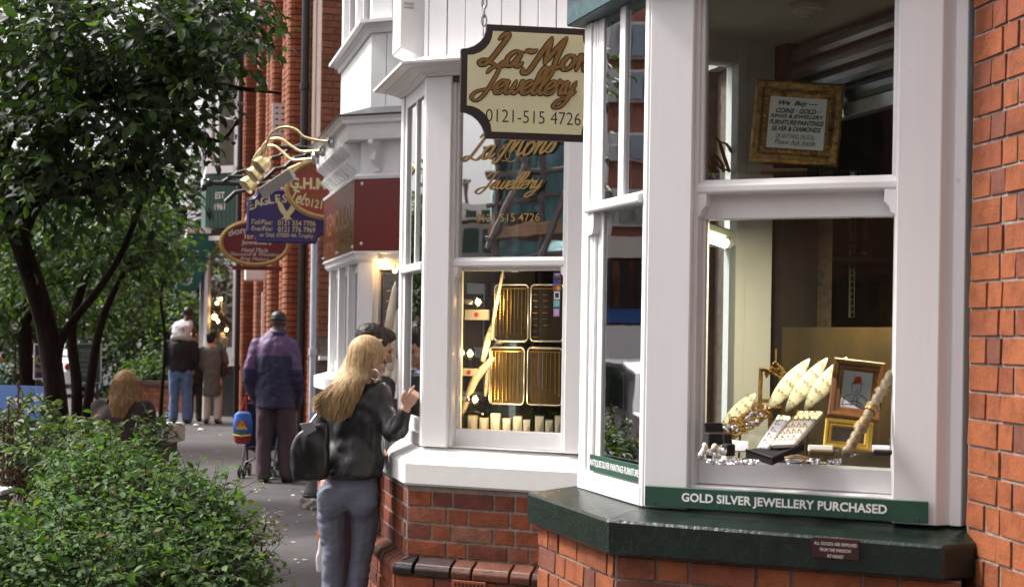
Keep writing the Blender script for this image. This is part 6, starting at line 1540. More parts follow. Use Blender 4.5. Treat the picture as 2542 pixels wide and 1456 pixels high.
for q in ((-.068, -.045, .775), (.088, -.04, .775)): tr.ell(q, (.082, .068, .088), 14, 10)
me = remeshed(tr, .009, 4); folds(me, .013, 6, (1.6, 1, .8), 5, lambda p: .3 + 1.0 * max(0, .72 - p[2])); folds(me, .006, 14, (.6, 1, 1.6), 2); attach(me, 'trousers', C_GREYBLUE, t)
shoe(t, aL * 1.0 - Vector((0, 0, aL.z)), -.3, C_SHOE); shoe(t, aR - Vector((0, 0, aR.z)), -.4, C_SHOE)
# hair: a cap and long strands falling down the back
hb = MB(); hc = hd
hb.ell(Vector(hc) + RH @ Vector((0, -.022, .035)), (.088, .103, .096), 16, 11, RH)
rr = random.Random(4); paths = []
crown = Vector(hc) + RH @ Vector((0, -.0, .118))
guide_top = [L_(928, 845, .06), L_(905, 838, .03), L_(890, 848, .0), L_(884, 862, .07)]
for k in range(1300):
    u = rr.random(); v = rr.random()
    # start around the parting, pass the back of the head, end along the tips line
    ang = -1.25 + 2.5 * u
    st = Vector(hc) + RH @ Vector((.02 * math.sin(ang), .05 - .06 * v, .122 - .01 * v))
    side = RH @ Vector((math.sin(ang) * .092, -math.cos(ang) * .108 + .01, .045)); mid = Vector(hc) + side * rr.uniform(.98, 1.06)
    low = Vector(hc) + RH @ Vector((math.sin(ang) * .10, -math.cos(ang) * .11 - .005, -.085))
    ex = 786 + 92 * u + rr.uniform(-5, 5); ey = 1010 + 28 * math.sin(u * 2.6) + rr.uniform(-26, 8)
    end = L_(ex, ey, -.125 + .05 * u + rr.uniform(-.02, .02)); 
    if rr.random() < .10: end = L_(925 + 12 * rr.random(), 960 + 14 * rr.random(), -.02); low = Vector(hc) + RH @ Vector((-.085, .03, -.07)); mid = Vector(hc) + RH @ Vector((-.086, .035, .02))
    q = low.lerp(end, .5) + Vector((.012, -.02, .012)) + Vector((rr.uniform(-.006, .006), 0, 0))
    paths.append(catmull([st, mid, low, q, end], 4))
m = strands(t, paths, None, .0024); b2 = MB(); hb.v = [world(t) @ v for v in hb.v]; m.add(hb.v, hb.f)
hm = m.build('hair', H_BLOND, t, smooth=True)
base = MB()
prof = [((905, 850), .07, .08), ((885, 900), .015, .088), ((862, 950), -.035, .088), ((842, 990), -.07, .075), ((832, 1008), -.085, .05)]
rings = []
for (x, y), d, w in prof:
    c = L_(x, y, d + .02); rings.append([c + Vector((math.cos(a) * w, math.sin(a) * w * .42, math.sin(a) * .0 + math.cos(a) * w * .30)) for a in np.linspace(0, 2 * PI, 14, endpoint=False)])
base.loft(rings); base.v = [world(t) @ v for v in base.v]; base.build('hair_fall', H_BLOND, t, smooth=True)
er = MB(); c = world(t) @ (Vector(hd) + RH @ Vector((.086, .0, -.075))); ax = RH @ Vector((0, 1, 0)); er.tube([c + (ax * math.cos(a) + Vector((0, 0, 1)) * math.sin(a)) * .027 for a in np.linspace(0, 2 * PI, 22)], .0022, 5); er.build('earring', M_['silver'], t)
# her bag
bl, B_ = frame_of(790, 7.75)
q = L_(785, 1190, -.1)
bag = thing('handbag', 'black leather shoulder bag hanging behind the blonde woman', 'handbag', Vector(loc) + Vector((q.x, q.y, q.z)))
bm_ = MB(); cs = [(785, 1188, .09), (782, 1160, .105), (780, 1110, .105), (788, 1070, .085), (797, 1048, .06)]
rings = []
for x, y, w in cs:
    c = Vector(loc) + L_(x, y, -.10); rings.append([c + Vector((math.copysign(abs(math.cos(a)) ** .7, math.cos(a)) * w, math.copysign(abs(math.sin(a)) ** .7, math.sin(a)) * .055, .25 * math.cos(a) * w * .4)) for a in np.linspace(0, 2 * PI, 16, endpoint=False)])
bm_.loft(rings); me = remeshed(bm_, .012, 2); 
for v in me.vertices: v.co = world(bag).inverted() @ v.co
folds(me, .012, 9, (1, 1, .7), 2); attach(me, 'body', mat('black soft leather', (.012, .011, .012), .34, .2, 20, bmp=.15, bscale=60), bag)
m = MB(); m.tube(catmull([Vector(loc) + p for p in (L_(772, 1058, -.13), L_(800, 1020, -.09), L_(835, 985, -.06), L_(845, 968, .03), L_(830, 985, .12))], 6), .010, 6, True, .5); m.build('strap', C_SHOE, bag)
m = MB(); m.prism([Vector(loc) + p for p in (L_(758, 1048, -.165), L_(790, 1042, -.16), L_(800, 1062, -.165), L_(775, 1078, -.17))], (0, .012, 0)); m.build('flap', mat('grey lining', (.16, .16, .18), .5, .1, 30), bag, bevel=.002)
cb = thing('carrier_bag', 'white pinkish plastic carrier bag hanging behind the blonde womans legs', 'bag', Vector(loc) + Vector((-.16, .16, .25)))
m = MB(); m.prism([Vector(loc) + p for p in (L_(800, 1285, .16), L_(832, 1290, .16), L_(828, 1440, .16), L_(782, 1435, .16), L_(779, 1400, .16))], (0, .06, 0)); me = m.mesh('t', Matrix.Identity(4)); m2 = MB(); m2.v = [v.co.copy() for v in me.vertices]; m2.f = [tuple(p.vertices) for p in me.polygons]; me = remeshed(m2, .012, 2)
for v in me.vertices: v.co = world(cb).inverted() @ v.co
folds(me, .012, 8, (1, 1, .5), 1); attach(me, 'bag', mat('milky plastic', (.68, .60, .62), .4, .06, 10), cb); m = MB(); m.tube([Vector(loc) + L_(812, 1290, .19), Vector(loc) + L_(824, 1235, .19), Vector(loc) + L_(830, 1290, .19)], .006, 5); m.build('handle', C_WHITE, cb)

# ---- dark haired man bending over the sill behind her
loc, L_ = frame_of(905, 7.98)
t = thing('person', 'dark-haired man in dark jacket bending over the white sill behind the blonde woman', 'person', loc)
hd = L_(931, 862, -.02); RH = rot_to((.93, .18, -.36)); tz = lambda y: L_(905, y).z
body = MB(); tor = [(-.05, .02, tz(1180), .17, .13), (-.04, .01, tz(1100), .17, .13), (-.02, .0, tz(1020), .185, .13), (.0, .0, tz(970), .195, .12), (.02, .0, tz(940), .15, .09), (.04, .0, tz(925), .07, .065)]
torso(body, tor, .85, -.5); head_mb(body, hd, RH, 1.04)
sR, eR, wR = L_(958, 960, -.04), L_(952, 1075, -.18), L_(964, 1113, -.40)
limb(body, [sR, eR, wR], [.048, .042, .03]); hand_mb(body, wR, (.7, .42, -.05), (0, .0, 1), (.9, 1.0, 1.1, 1.2), 1, 1.02)
attach(remeshed(body, .0065, 2), 'body', SKIN_M, t); eyes(t, hd, RH, 1.04)
jk = MB(); torso(jk, tor[:-1], 1.0, -.5); limb(jk, [sR, eR, wR - Vector((.02, -.02, 0))], [.07, .062, .05]); sL = L_(850, 965, .05); limb(jk, [sL, L_(838, 1080, .1), L_(880, 1130, .2)], [.07, .06, .05])
me = remeshed(jk, .013, 4); folds(me, .010, 7, (1, 1, 1), 6); attach(me, 'jacket', mat('charcoal jacket', (.03, .028, .03), .75, .2, 20), t)
tr = MB(); torso(tr, [(-.05, .03, .78, .12, .11), (-.05, .03, .86, .18, .14), (-.05, .02, .98, .165, .125)]); limb(tr, [Vector((-.13, .03, .8)), L_(855, 1370, .05), L_(850, 1500, .05)], [.10, .075, .07]); limb(tr, [Vector((.02, .03, .8)), L_(905, 1370, .06), L_(905, 1500, .06)], [.10, .075, .07])
attach(remeshed(tr, .014, 4), 'trousers', C_PLUM, t); 
for x in (850, 905): q = L_(x, 1500, .06); shoe(t, (q.x, q.y, 0), -.5, C_SHOE)
hb = MB(); hb.ell(hd + RH @ Vector((0, -.026, .048)), (.090, .106, .084), 14, 9, RH); hb.ell(hd + RH @ Vector((0, .035, .092)), (.068, .062, .036), 10, 7, RH); hb.ell(hd + RH @ Vector((0, -.065, -.01)), (.075, .055, .07), 10, 7, RH)
for sx_ in (-1, 1): hb.ell(hd + RH @ Vector((sx_ * .076, .012, .005)), (.012, .016, .032), 8, 6, RH)
me = remeshed(hb, .007, 2); folds(me, .006, 40, (1, 1, 1), 2); attach(me, 'hair', H_DARK, t)
m = MB(); c = world(t) @ (wR + Vector((.07, .05, .004))); m.tube([c + Vector((0, math.cos(a) * .011, math.sin(a) * .010)) for a in np.linspace(0, 2 * PI, 12)], .0026, 5); m.build('finger_ring', M_['silver'], t)
m = MB(); torso(m, [(.035, .0, tz(938), .085, .08), (.042, .0, tz(922), .072, .07)], 1.0); m.v = [world(t) @ v for v in m.v]; m.build('shirt_collar', C_WHITE, t)

# ---- man in two tone jacket with cap
loc, L_ = frame_of(684, 15.6)
t = thing('person', 'man from behind in purple and navy jacket with dark cap', 'person', loc)
hd = L_(690, 800, .03); RH = rot_to((.12, .98, -.05)); tz = lambda y: L_(684, y).z
tor = [(.01, 0, tz(1012), .215, .150), (.005, 0, tz(970), .215, .155), (.0, 0, tz(920), .225, .16), (.0, 0, tz(880), .235, .155), (.0, .0, tz(856), .228, .135), (.01, .01, tz(838), .165, .105), (.02, .02, tz(822), .10, .085), (.025, .025, tz(812), .075, .075)]
sL, eL, wL = L_(640, 858, 0), L_(622, 940, -.03), L_(634, 1002, .20); sR, eR, wR = L_(724, 858, 0), L_(740, 940, -.03), L_(735, 1000, .2)
body = MB(); torso(body, tor, .85); head_mb(body, hd, RH, 1.06); limb(body, [sL, eL, wL], [.05, .045, .03]); limb(body, [sR, eR, wR], [.05, .045, .03])
hand_mb(body, wL, (.1, .6, -.3), (-.5, .1, .8), (1.2, 1.2, 1.2, 1.2), 1); hand_mb(body, wR, (-.1, .6, -.3), (.5, .1, .8), (1.2, 1.2, 1.2, 1.2), -1)
aL, aR = L_(660, 1178, 0), L_(716, 1178, .05); hipL, hipR = Vector((-.09, 0, .93)), Vector((.11, 0, .93)); kL, kR = L_(658, 1100, .02), L_(712, 1100, .05)
limb(body, [hipL, kL, aL], [.08, .055, .042]); limb(body, [hipR, kR, aR], [.08, .055, .042]); attach(remeshed(body, .010, 2), 'body', SKIN_D, t); eyes(t, hd, RH, 1.06)
jk = MB(); torso(jk, tor, 1.0); limb(jk, [sL, eL, wL], [.085, .08, .058]); limb(jk, [sR, eR, wR], [.085, .08, .058]); me = remeshed(jk, .013, 5); folds(me, .012, 6, (1, 1, .9), 1); folds(me, .006, 14, (1, 1, 1), 2)
mm_, nt, bs = new_mat('two tone jacket'); tc = nt.nodes.new('ShaderNodeTexCoord'); sp = nt.nodes.new('ShaderNodeSeparateXYZ'); nt.links.new(tc.outputs['Object'], sp.inputs[0])
def mth(op, a, b):
    n = nt.nodes.new('ShaderNodeMath'); n.operation = op
    for i, v in enumerate((a, b)):
        if isinstance(v, (int, float)): n.inputs[i].default_value = v
        else: nt.links.new(v, n.inputs[i])
    return n.outputs[0]
z = sp.outputs[2]; ax = mth('ABSOLUTE', sp.outputs[0], 0)
k = mth('MAXIMUM', mth('GREATER_THAN', z, tz(882)), mth('MULTIPLY', mth('GREATER_THAN', ax, .205), mth('GREATER_THAN', z, tz(915))))
nt.links.new(mixc(nt, k, (.022, .018, .055), (.10, .048, .13)), bs.inputs['Base Color']); bs.inputs['Roughness'].default_value = .6
attach(me, 'jacket', mm_, t)
m = MB(); torso(m, [(.018, .018, tz(833), .12, .10), (.022, .02, tz(818), .10, .092)], 1.0); m.v = [world(t) @ v for v in m.v]; m.build('collar', mat('purple collar', (.06, .03, .085), .6, .1, 20), t, smooth=True)
tr = MB(); torso(tr, [(.01, 0, .84, .14, .12), (.01, 0, .92, .20, .15), (.01, 0, 1.02, .195, .14)]); limb(tr, [hipL, kL, aL], [.115, .092, .086]); limb(tr, [hipR, kR, aR], [.115, .092, .086]); me = remeshed(tr, .014, 5); folds(me, .012, 5, (1.4, 1, .9), 4); attach(me, 'trousers', C_PLUM, t)
shoe(t, (aL.x, aL.y + .02, 0), .15, C_SHOE, .30, .11, .12); shoe(t, (aR.x, aR.y + .02, 0), -.25, C_SHOE, .30, .11, .12)
cp = MB(); cp.ell(hd + RH @ Vector((0, -.012, .050)), (.086, .104, .080), 16, 10, RH); cp.tube([hd + RH @ Vector((math.cos(a) * .084, -.012 + math.sin(a) * .102, .030)) for a in np.linspace(0, 2 * PI, 18)], .010, 6); cp.ell(hd + RH @ Vector((-.05, .09, .04)), (.05, .05, .014), 10, 6, RH)
attach(remeshed(cp, .009, 2), 'cap', mat('black brown cap', (.016, .011, .012), .5, .2, 30), t)
# pushchair and toddler backpack
pl_, Q_ = frame_of(655, 16.15)
pc = thing('pushchair', 'folding pushchair with black frame and small wheels in front of the man in purple', 'pushchair', pl_)
wq = lambda x, y, d=0: Vector(pl_) + Q_(x, y, d)
fm = M_['black']
for sx0, sx1 in ((612, 600), (690, 706)):
    m = MB(); m.tube(catmull([wq(sx0 + 8, 975, -.12), wq(sx0 + 4, 1020, -.02), wq(sx0, 1085, .1), wq(sx0 - 2, 1170, .25)], 4), .013, 6); m.build('side_tube', fm, pc)
    m = MB(); m.tube([wq(sx0 + 2, 1070, .1), wq(sx0 - 4, 1168, -.10)], .012, 6); m.build('rear_leg', fm, pc)
    m = MB(); m.tube([wq(sx0 + 8, 977, -.12), wq(sx0 + 16, 968, -.17), wq(sx0 + 18, 990, -.2)], .018, 6); m.build('handle', mat('red grip', (.45, .03, .03), .5, .1, 20), pc)
    for d, yy in ((-.10, 1168), (.25, 1168)):
        c = wq(sx0 - 3, yy, d); c.z = .072
        for e in (-.025, .025):
            m = MB(); rim = [c + Vector((e, math.cos(a) * .058, math.sin(a) * .058)) for a in np.linspace(0, 2 * PI, 16)]; m.tube(rim, .014, 6); wh = m.build('wheel', fm, pc, smooth=True)
            m = MB(); m.tube([c + Vector((e - .012, 0, 0)), c + Vector((e + .012, 0, 0))], .030, 10); m.build('hub', M_['cream'], wh)
m = MB(); m.tube([wq(610, 1110, .1), wq(692, 1150, .1)], .010, 6); m.tube([wq(692, 1110, .1), wq(610, 1150, .1)], .010, 6); m.build('cross_brace', fm, pc)
m = MB(); m.prism([wq(612, 1000, .02), wq(696, 1000, .02), wq(698, 1110, .12), wq(610, 1110, .12)], (0, .03, 0)); m.prism([wq(610, 1112, .12), wq(698, 1112, .12), wq(694, 1100, .42), wq(614, 1100, .42)], (0, 0, -.03)); m.build('seat', mat('navy canvas', (.02, .022, .05), .9, .2, 20), pc, bevel=.008)
bp = thing('backpack', 'small blue, yellow and red child backpack hanging on the pushchair', 'backpack', wq(614, 1100, -.2))
bpts = []; m = MB()
rings = []
for y, w in ((1022, 12), (1028, 19), (1045, 22), (1075, 22), (1092, 20), (1098, 14)):
    c = wq(613, y, -.16); rings.append([c + Vector((math.copysign(abs(math.cos(a)) ** .6, math.cos(a)) * w / F * 16.1, math.copysign(abs(math.sin(a)) ** .6, math.sin(a)) * .06, 0)) for a in np.linspace(0, 2 * PI, 16, endpoint=False)])
m.loft(rings); m.build('body', mat('red nylon', (.30, .02, .03), .6, .1, 20), bp, smooth=True)
m = MB(); rings = [[p + (p - wq(613, 1050, -.16)) * .06 for p in r_] for r_ in rings[0:4]]; m.loft(rings); m.build('flap', mat('blue nylon', (.06, .17, .55), .6, .1, 20), bp, smooth=True)
m = MB(); m.tube([wq(592, 1076, -.225), wq(613, 1079, -.235), wq(634, 1076, -.225)], .008, 6); m.build('piping', mat('yellow piping', (.75, .58, .05), .6, .1, 20), bp)
m = MB(); m.prism([wq(598, 1062, -.232), wq(628, 1062, -.232), wq(613, 1040, -.232)], (0, .012, 0)); m.build('yellow_patch', mat('yellow patch', (.75, .55, .05), .6, .1, 20), bp)
m = MB(); m.tube([wq(604, 1056, -.235), wq(608, 1040, -.235), wq(614, 1054, -.235), wq(619, 1040, -.235), wq(623, 1056, -.235)], .008, 5); m.build('red_patch', mat('red patch', (.62, .04, .02), .6, .1, 20), bp)
m = MB(); m.tube(catmull([wq(605, 1026, -.16), wq(613, 1000, -.15), wq(618, 985, -.16), wq(622, 1026, -.16)], 5), .010, 5, True, .5); m.build('strap', mat('red strap', (.4, .03, .03), .6, .1, 20), bp)

# ---- the far group at the green shop
def far_person(px, Y, label, top, neck, hem, waist_px, cols, hair, skin, head_c, head_r, fwd=(0, 1, 0), arms=None, legw=.075, stance=.09, shoes=True, coat=False, hands=True, shw=.2, voxel=.018):
    """a standing figure seen mostly from behind; heights given as pixel rows"""
    loc, L_ = frame_of(px, Y); t = thing('person', label, 'person', loc)
    tz = lambda y: L_(px, y).z; zn, zh = tz(neck), tz(hem); RH = rot_to(fwd)
    zc0 = zh; tor = [(0, 0, zc0, shw * .92, .15), (0, 0, zc0 + (zn - zc0) * .35, shw * .86, .135), (0, 0, zc0 + (zn - zc0) * .7, shw, .14), (0, .0, zn - .07, shw * 1.0, .12), (0, .01, zn - .01, shw * .5, .08), (0, .02, zn + .03, .065, .065)]
    body = MB(); torso(body, tor, .84); hd = L_(*head_c, .02); head_mb(body, hd, RH, head_r)
    arms = arms or [[(-shw * .95, 0, zn - .08), (-shw * 1.12, -.02, zn - .34), (-shw * .8, .12, zn - .5)], [(shw * .95, 0, zn - .08), (shw * 1.12, -.02, zn - .34), (shw * .8, .12, zn - .5)]]
    for a in arms: limb(body, [Vector(p) for p in a], [.05, .042, .03])
    for sgn, a in zip((1, -1), arms): hand_mb(body, a[2], Vector(a[2]) - Vector(a[1]), (0, -.3, 1), (.8,) * 4, sgn, .95)
    hz = min(.92, zh + .1) if not coat else .86
    legs = [(Vector((s_ * stance * .9, 0, hz)), Vector((s_ * stance, .02, .48)), Vector((s_ * stance * 1.05, .0, .08))) for s_ in (-1, 1)]
    for l in legs: limb(body, list(l), [.07, .05, .04])
    attach(remeshed(body, .013, 2), 'body', skin, t); eyes(t, hd, RH, head_r)
    jk = MB(); torso(jk, tor[:-1], 1.0)
    for a in arms: limb(jk, [Vector(p) for p in a], [.075, .066, .05])
    me = remeshed(jk, voxel, 4); folds(me, .012, 6, (1, 1, .9), px % 7); attach(me, 'coat' if coat else 'jacket', cols[0], t)
    tr = MB(); kc = .7 if coat else 1.0; torso(tr, [(0, 0, hz - .12, .12 * kc, .11 * kc), (0, 0, hz - .02, .175 * kc, .14 * kc), (0, 0, hz + .1, .165 * kc, .125 * kc)])
    for l in legs: limb(tr, list(l), [legw * 1.35 * kc, legw * 1.05, legw])
    me = remeshed(tr, voxel, 4); folds(me, .012, 5, (1.4, 1, .9), 4); attach(me, 'trousers', cols[1], t)
    for l in legs: shoe(t, (l[2].x, l[2].y, 0), -.1 if l[2].x > 0 else .1, cols[2], .28, .10, .11)
    if hair:
        hb = MB(); hb.ell(hd + RH @ Vector((0, -.022, .03)) * head_r, [a * head_r for a in (.088, .104, .096)], 14, 9, RH); hb.ell(hd + RH @ Vector((0, -.05, -.03)) * head_r, [a * head_r for a in (.078, .065, .075)], 12, 8, RH)
        me = remeshed(hb, .012, 2); folds(me, .012, 22, (1, 1, 1), 3); attach(me, 'hair', hair, t)
    return t, loc, L_
t, loc, L_ = far_person(450, 25.2, 'man from behind in black jumper and blue jeans carrying a child on his shoulders', 0, 842, 922, 0, (mat('black jumper', (.012, .010, .011), .9, .2, 20), C_JEANS, C_SHOE), H_FAIR, SKIN, (456, 825), 1.0, shw=.245, legw=.088, stance=.115)
cq = Vector(loc) + L_(450, 842, -.02)
ch = thing('person', 'small child in white top and dark cap riding on the shoulders of a man', 'person', (cq.x, cq.y, cq.z)); Cw = lambda x, y, d=0: L_(x, y, d) - L_(450, 842, -.02)
body = MB(); tor = [(0.01, .0, Cw(0, 838).z, .13, .11), (.0, .02, Cw(0, 825).z, .175, .11), (.02, .05, Cw(0, 808).z, .185, .11), (.045, .10, Cw(0, 798).z, .15, .09), (.06, .13, Cw(0, 792).z, .08, .06)]
torso(body, tor, .85); hd = Cw(463, 779, .12); RH = rot_to((.35, .9, -.2)); head_mb(body, hd, RH, .95)
AR = [[Cw(470, 803, .08), Cw(481, 820, .04), Cw(474, 836, .14)], [Cw(436, 804, .06), Cw(423, 821, .02), Cw(434, 837, .14)]]; LG = [[Cw(466, 838, 0), Cw(474, 848, .16), Cw(476, 872, .20)], [Cw(434, 838, 0), Cw(430, 848, .16), Cw(430, 872, .20)]]
for a in AR: limb(body, a, [.04, .036, .03]); hand_mb(body, a[2], a[2] - a[1], (0, 0, 1), (.8,) * 4, 1, .7)
for l in LG: limb(body, l, [.055, .045, .035]); body.ell(l[2] + Vector((0, .04, -.03)), (.035, .07, .03), 10, 7)
attach(remeshed(body, .011, 2), 'body', SKIN_D, ch); eyes(ch, hd, RH, .95)
jk = MB(); torso(jk, tor, 1.0)
for a in AR: limb(jk, [a[0], a[0].lerp(a[1], .6)], [.045, .042])
me = remeshed(jk, .014, 3); folds(me, .008, 9, (1, 1, 1), 4); attach(me, 'shirt', mat('white vest cloth', (.52, .50, .53), .9, .1, 14), ch)
tr = MB(); torso(tr, [(.01, 0, Cw(0, 843).z, .11, .10), (.01, 0, Cw(0, 834).z, .135, .115), (.0, .01, Cw(0, 826).z, .12, .10)])
for l in LG: limb(tr, l[:2] + [l[1].lerp(l[2], .5)], [.075, .06, .052])
attach(remeshed(tr, .014, 3), 'trousers', mat('pale cotton trousers', (.40, .39, .40), .9, .06, 12), ch)
cp = MB(); cp.ell(hd + RH @ Vector((0, -.012, .035)), (.096, .108, .098), 12, 8, RH); attach(remeshed(cp, .011, 2), 'cap', C_SHOE, ch)
far_person(486, 25.9, 'fair-haired woman in dark coat half hidden beyond the man in jeans', 0, 862, 950, 0, (C_BROWN, C_BROWN, C_SHOE), H_FAIR, SKIN, (481, 842), .98, (.6, .8, -.1), shw=.19)
t, loc, L_ = far_person(529, 25.3, 'woman in long grey tweed coat and cream trousers looking in the far shop', 0, 858, 982, 0, (C_TWEED, C_CREAM, mat('brown shoes', (.05, .03, .02), .5, .2, 20)), H_DARK, SKIN, (526, 838), 1.02, (.35, .92, 0), coat=True, shw=.185, legw=.075, stance=.10,
    arms=[[(-.17, 0, 1.30), (-.21, -.02, 1.05), (-.12, .16, .95)], [(.17, 0, 1.30), (.23, .05, 1.08), (.16, .24, 1.12)]])
b = thing('handbag', 'dark shoulder bag under the arm of the woman in the tweed coat', 'handbag', Vector(loc) + Vector((.21, .06, .82))); m = MB(); m.box(Vector(loc) + Vector((.21, .06, .93)), (.10, .26, .2)); m.build('body', C_SHOE, b, bevel=.03); m = MB(); m.tube(catmull([Vector(loc) + Vector(p) for p in ((.21, -.02, 1.02), (.17, -.09, 1.25), (.15, .0, 1.41), (.19, .12, 1.2), (.21, .14, 1.02))], 4), .012, 5); m.build('strap', C_SHOE, b)
far_person(8, 27.0, 'person in blue T-shirt at the far left edge beyond the blue banner', 0, 903, 952, 0, (C_BLUE, mat('navy trousers', (.03, .04, .09), .9, .1, 10), C_SHOE), H_DARK, SKIN_M, (6, 889), 1.0, (-.4, -.9, 0), shw=.21)

# ---- seated woman seen from behind
loc, L_ = frame_of(305, 10.3)
t = thing('person', 'woman with long light brown hair sitting bent forward in dark brown jacket', 'person', loc)
tz = lambda y: L_(305, y).z; hd = L_(305, 962, .10); RH = rot_to((-.1, .9, -.35))
tor = [(.02, -.02, tz(1185), .20, .15), (.02, -.03, tz(1130), .19, .14), (.01, -.02, tz(1075), .195, .14), (.0, .0, tz(1035), .205, .13), (.0, .03, tz(1008), .19, .11), (.0, .06, tz(992), .11, .085), (.0, .08, tz(982), .065, .065)]
AR = [[L_(250, 1015, .03), L_(243, 1090, .12), L_(280, 1110, .34)], [L_(362, 1015, .03), L_(362, 1090, .12), L_(330, 1110, .34)]]; LG = [[L_(285, 1190, .05), L_(282, 1195, .48), L_(282, 1340, .5)], [L_(328, 1190, .05), L_(330, 1195, .48), L_(330, 1340, .5)]]
body = MB(); torso(body, tor, .85); head_mb(body, hd, RH, .98)
for sgn, a in zip((1, -1), AR): limb(body, a, [.05, .042, .03]); hand_mb(body, a[2], a[2] - a[1], (0, 0, 1), (.8,) * 4, sgn, .95)
for l in LG: limb(body, l, [.08, .055, .042])
attach(remeshed(body, .010, 2), 'body', SKIN, t); eyes(t, hd, RH, .98)
jk = MB(); torso(jk, tor[:-1], 1.0)
for a in AR: limb(jk, a[:2] + [a[1].lerp(a[2], .8)], [.075, .065, .05])
me = remeshed(jk, .014, 4); folds(me, .012, 7, (1, 1, .9), 2); attach(me, 'jacket', C_BROWN, t)
tr = MB(); torso(tr, [(.02, 0, tz(1205), .18, .15), (.02, 0, tz(1165), .19, .15)])
for l in LG: limb(tr, l, [.105, .08, .07])
attach(remeshed(tr, .014, 4), 'trousers', C_PLUM, t)
for l in LG: shoe(t, (l[2].x, l[2].y, 0), 0, C_SHOE)
paths = []
for k in range(420):
    u = rr.random(); ang = -2.0 + 4.0 * u; st = hd + RH @ Vector((.01 * math.sin(ang), .04 - .05 * rr.random(), .118))
    mid = hd + RH @ Vector((math.sin(ang) * .098, -math.cos(ang) * .11, .03)); low = hd + RH @ Vector((math.sin(ang) * .118, -math.cos(ang) * .115, -.09))
    if abs(ang) > 1.0: end = L_(305 + math.copysign(34 + 6 * rr.random(), ang), 1000 + 6 * rr.random(), .0)
    else: end = L_(309 + ang * 16, 1018 + 30 * rr.random() * (1 - abs(ang) * .5), -.12)
    paths.append(catmull([st, mid, low, low.lerp(end, .5) + Vector((0, -.03, .0)), end], 3))
m = strands(t, paths, None, .0045); hb = MB(); hb.ell(hd + RH @ Vector((0, -.02, .03)), (.09, .104, .095), 14, 9, RH); m.add([world(t) @ v for v in hb.v], hb.f); m.build('hair', H_FAIR, t, smooth=True)
# ------------------------------------------------------------------ ground
m_, nt, b = new_mat('worn asphalt')
f1_ = noise_tex(nt, 1.6, 6, .65); f2_ = noise_tex(nt, 160, 2, .6); f3_ = noise_tex(nt, 7, 5, .7)
c = ramp(nt, f1_, [(.3, (.046, .043, .045)), (.7, (.074, .069, .071))]); c = mixc(nt, 1.0, c, ramp(nt, f2_, [(.3, (.55, .55, .55)), (.5, (1, 1, 1)), (.72, (1.35, 1.33, 1.3))]), 'MULTIPLY')
c = mixc(nt, ramp(nt, f3_, [(.62, (0, 0, 0)), (.70, (.5, .5, .5))]), c, (.05, .046, .046)); nt.links.new(c, b.inputs['Base Color'])
nt.links.new(ramp(nt, f1_, [(.35, (.5, .5, .5)), (.65, (.72, .72, .72))]), b.inputs['Roughness']); bump(nt, b, f2_, .5, .004)
g = MB(); g.quad((-90, -60, 0), (60, -60, 0), (60, 140, 0), (-90, 140, 0)); o = g.build('pavement', m_); o['kind'] = 'structure'
# pale flagstones near the front of the frame
fl = thing('flagstone_strip', 'strip of pale worn flagstones in the asphalt beside the second house', 'paving', (-.95, 6.6, 0))
M_['flag'] = brick_mat('flagstone', [(0, (.22, .20, .19)), (.5, (.30, .28, .265)), (1, (.25, .235, .225))], .85, .4)
k = 0
for i in range(5):
    y = 5.4 + i * .62; m = MB(); x0 = GX(905 + 10 * math.sin(i), y).x - .05
    for j in range(2): 
        m = MB(); c = Vector((x0 - .31 - .61 * j - .16 * (i % 2), y, .012)); m.box(c, (.60, .61, .03)); m.build('flagstone', M_['flag'], fl, bevel=.006)
# litter and dead leaves
lt = MB(); rr = random.Random(8)
for k in range(140):
    px, py = rr.uniform(380, 800), rr.uniform(1010, 1420); q = gp(px, py, .006)
    s = rr.uniform(.012, .035) * (2.0 if k < 5 else 1); a = rr.uniform(0, 6.3); lt.add([q + Vector((math.cos(a + w) * s * e, math.sin(a + w) * s * e, rr.uniform(0, .006))) for w, e in ((0, 1), (1.2, .6), (2.6, .9), (4.2, .7))], [(0, 1, 2, 3)])
o = lt.build('litter', mat('pale litter', (.55, .52, .47), .8, .3, 9)); o['kind'] = 'stuff'
for i, (px, py, lb) in enumerate(((500, 1057, 'scrap of white paper on the asphalt near the tweed coat womans feet'), (488, 1046, 'small white paper scrap left of the other by the far shop'), (672, 1178, 'white paper scrap lying under the pushchair'), (600, 1060, 'flattened white wrapper on the asphalt left of the backpack'))):
    q = gp(px, py + 8, .008); t = thing('paper_scrap', lb, 'litter', q); m = MB(); m.add([q + Vector(v) for v in ((-.06, -.03, 0), (.06, -.04, .01), (.07, .04, 0), (-.05, .05, .015), (-.06, -.03, -.006), (.06, -.04, .004), (.07, .04, -.006), (-.05, .05, .009))], [(0, 1, 2, 3), (7, 6, 5, 4), (0, 4, 5, 1), (1, 5, 6, 2), (2, 6, 7, 3), (3, 7, 4, 0)]); m.build('sheet', M_['paper'], t)
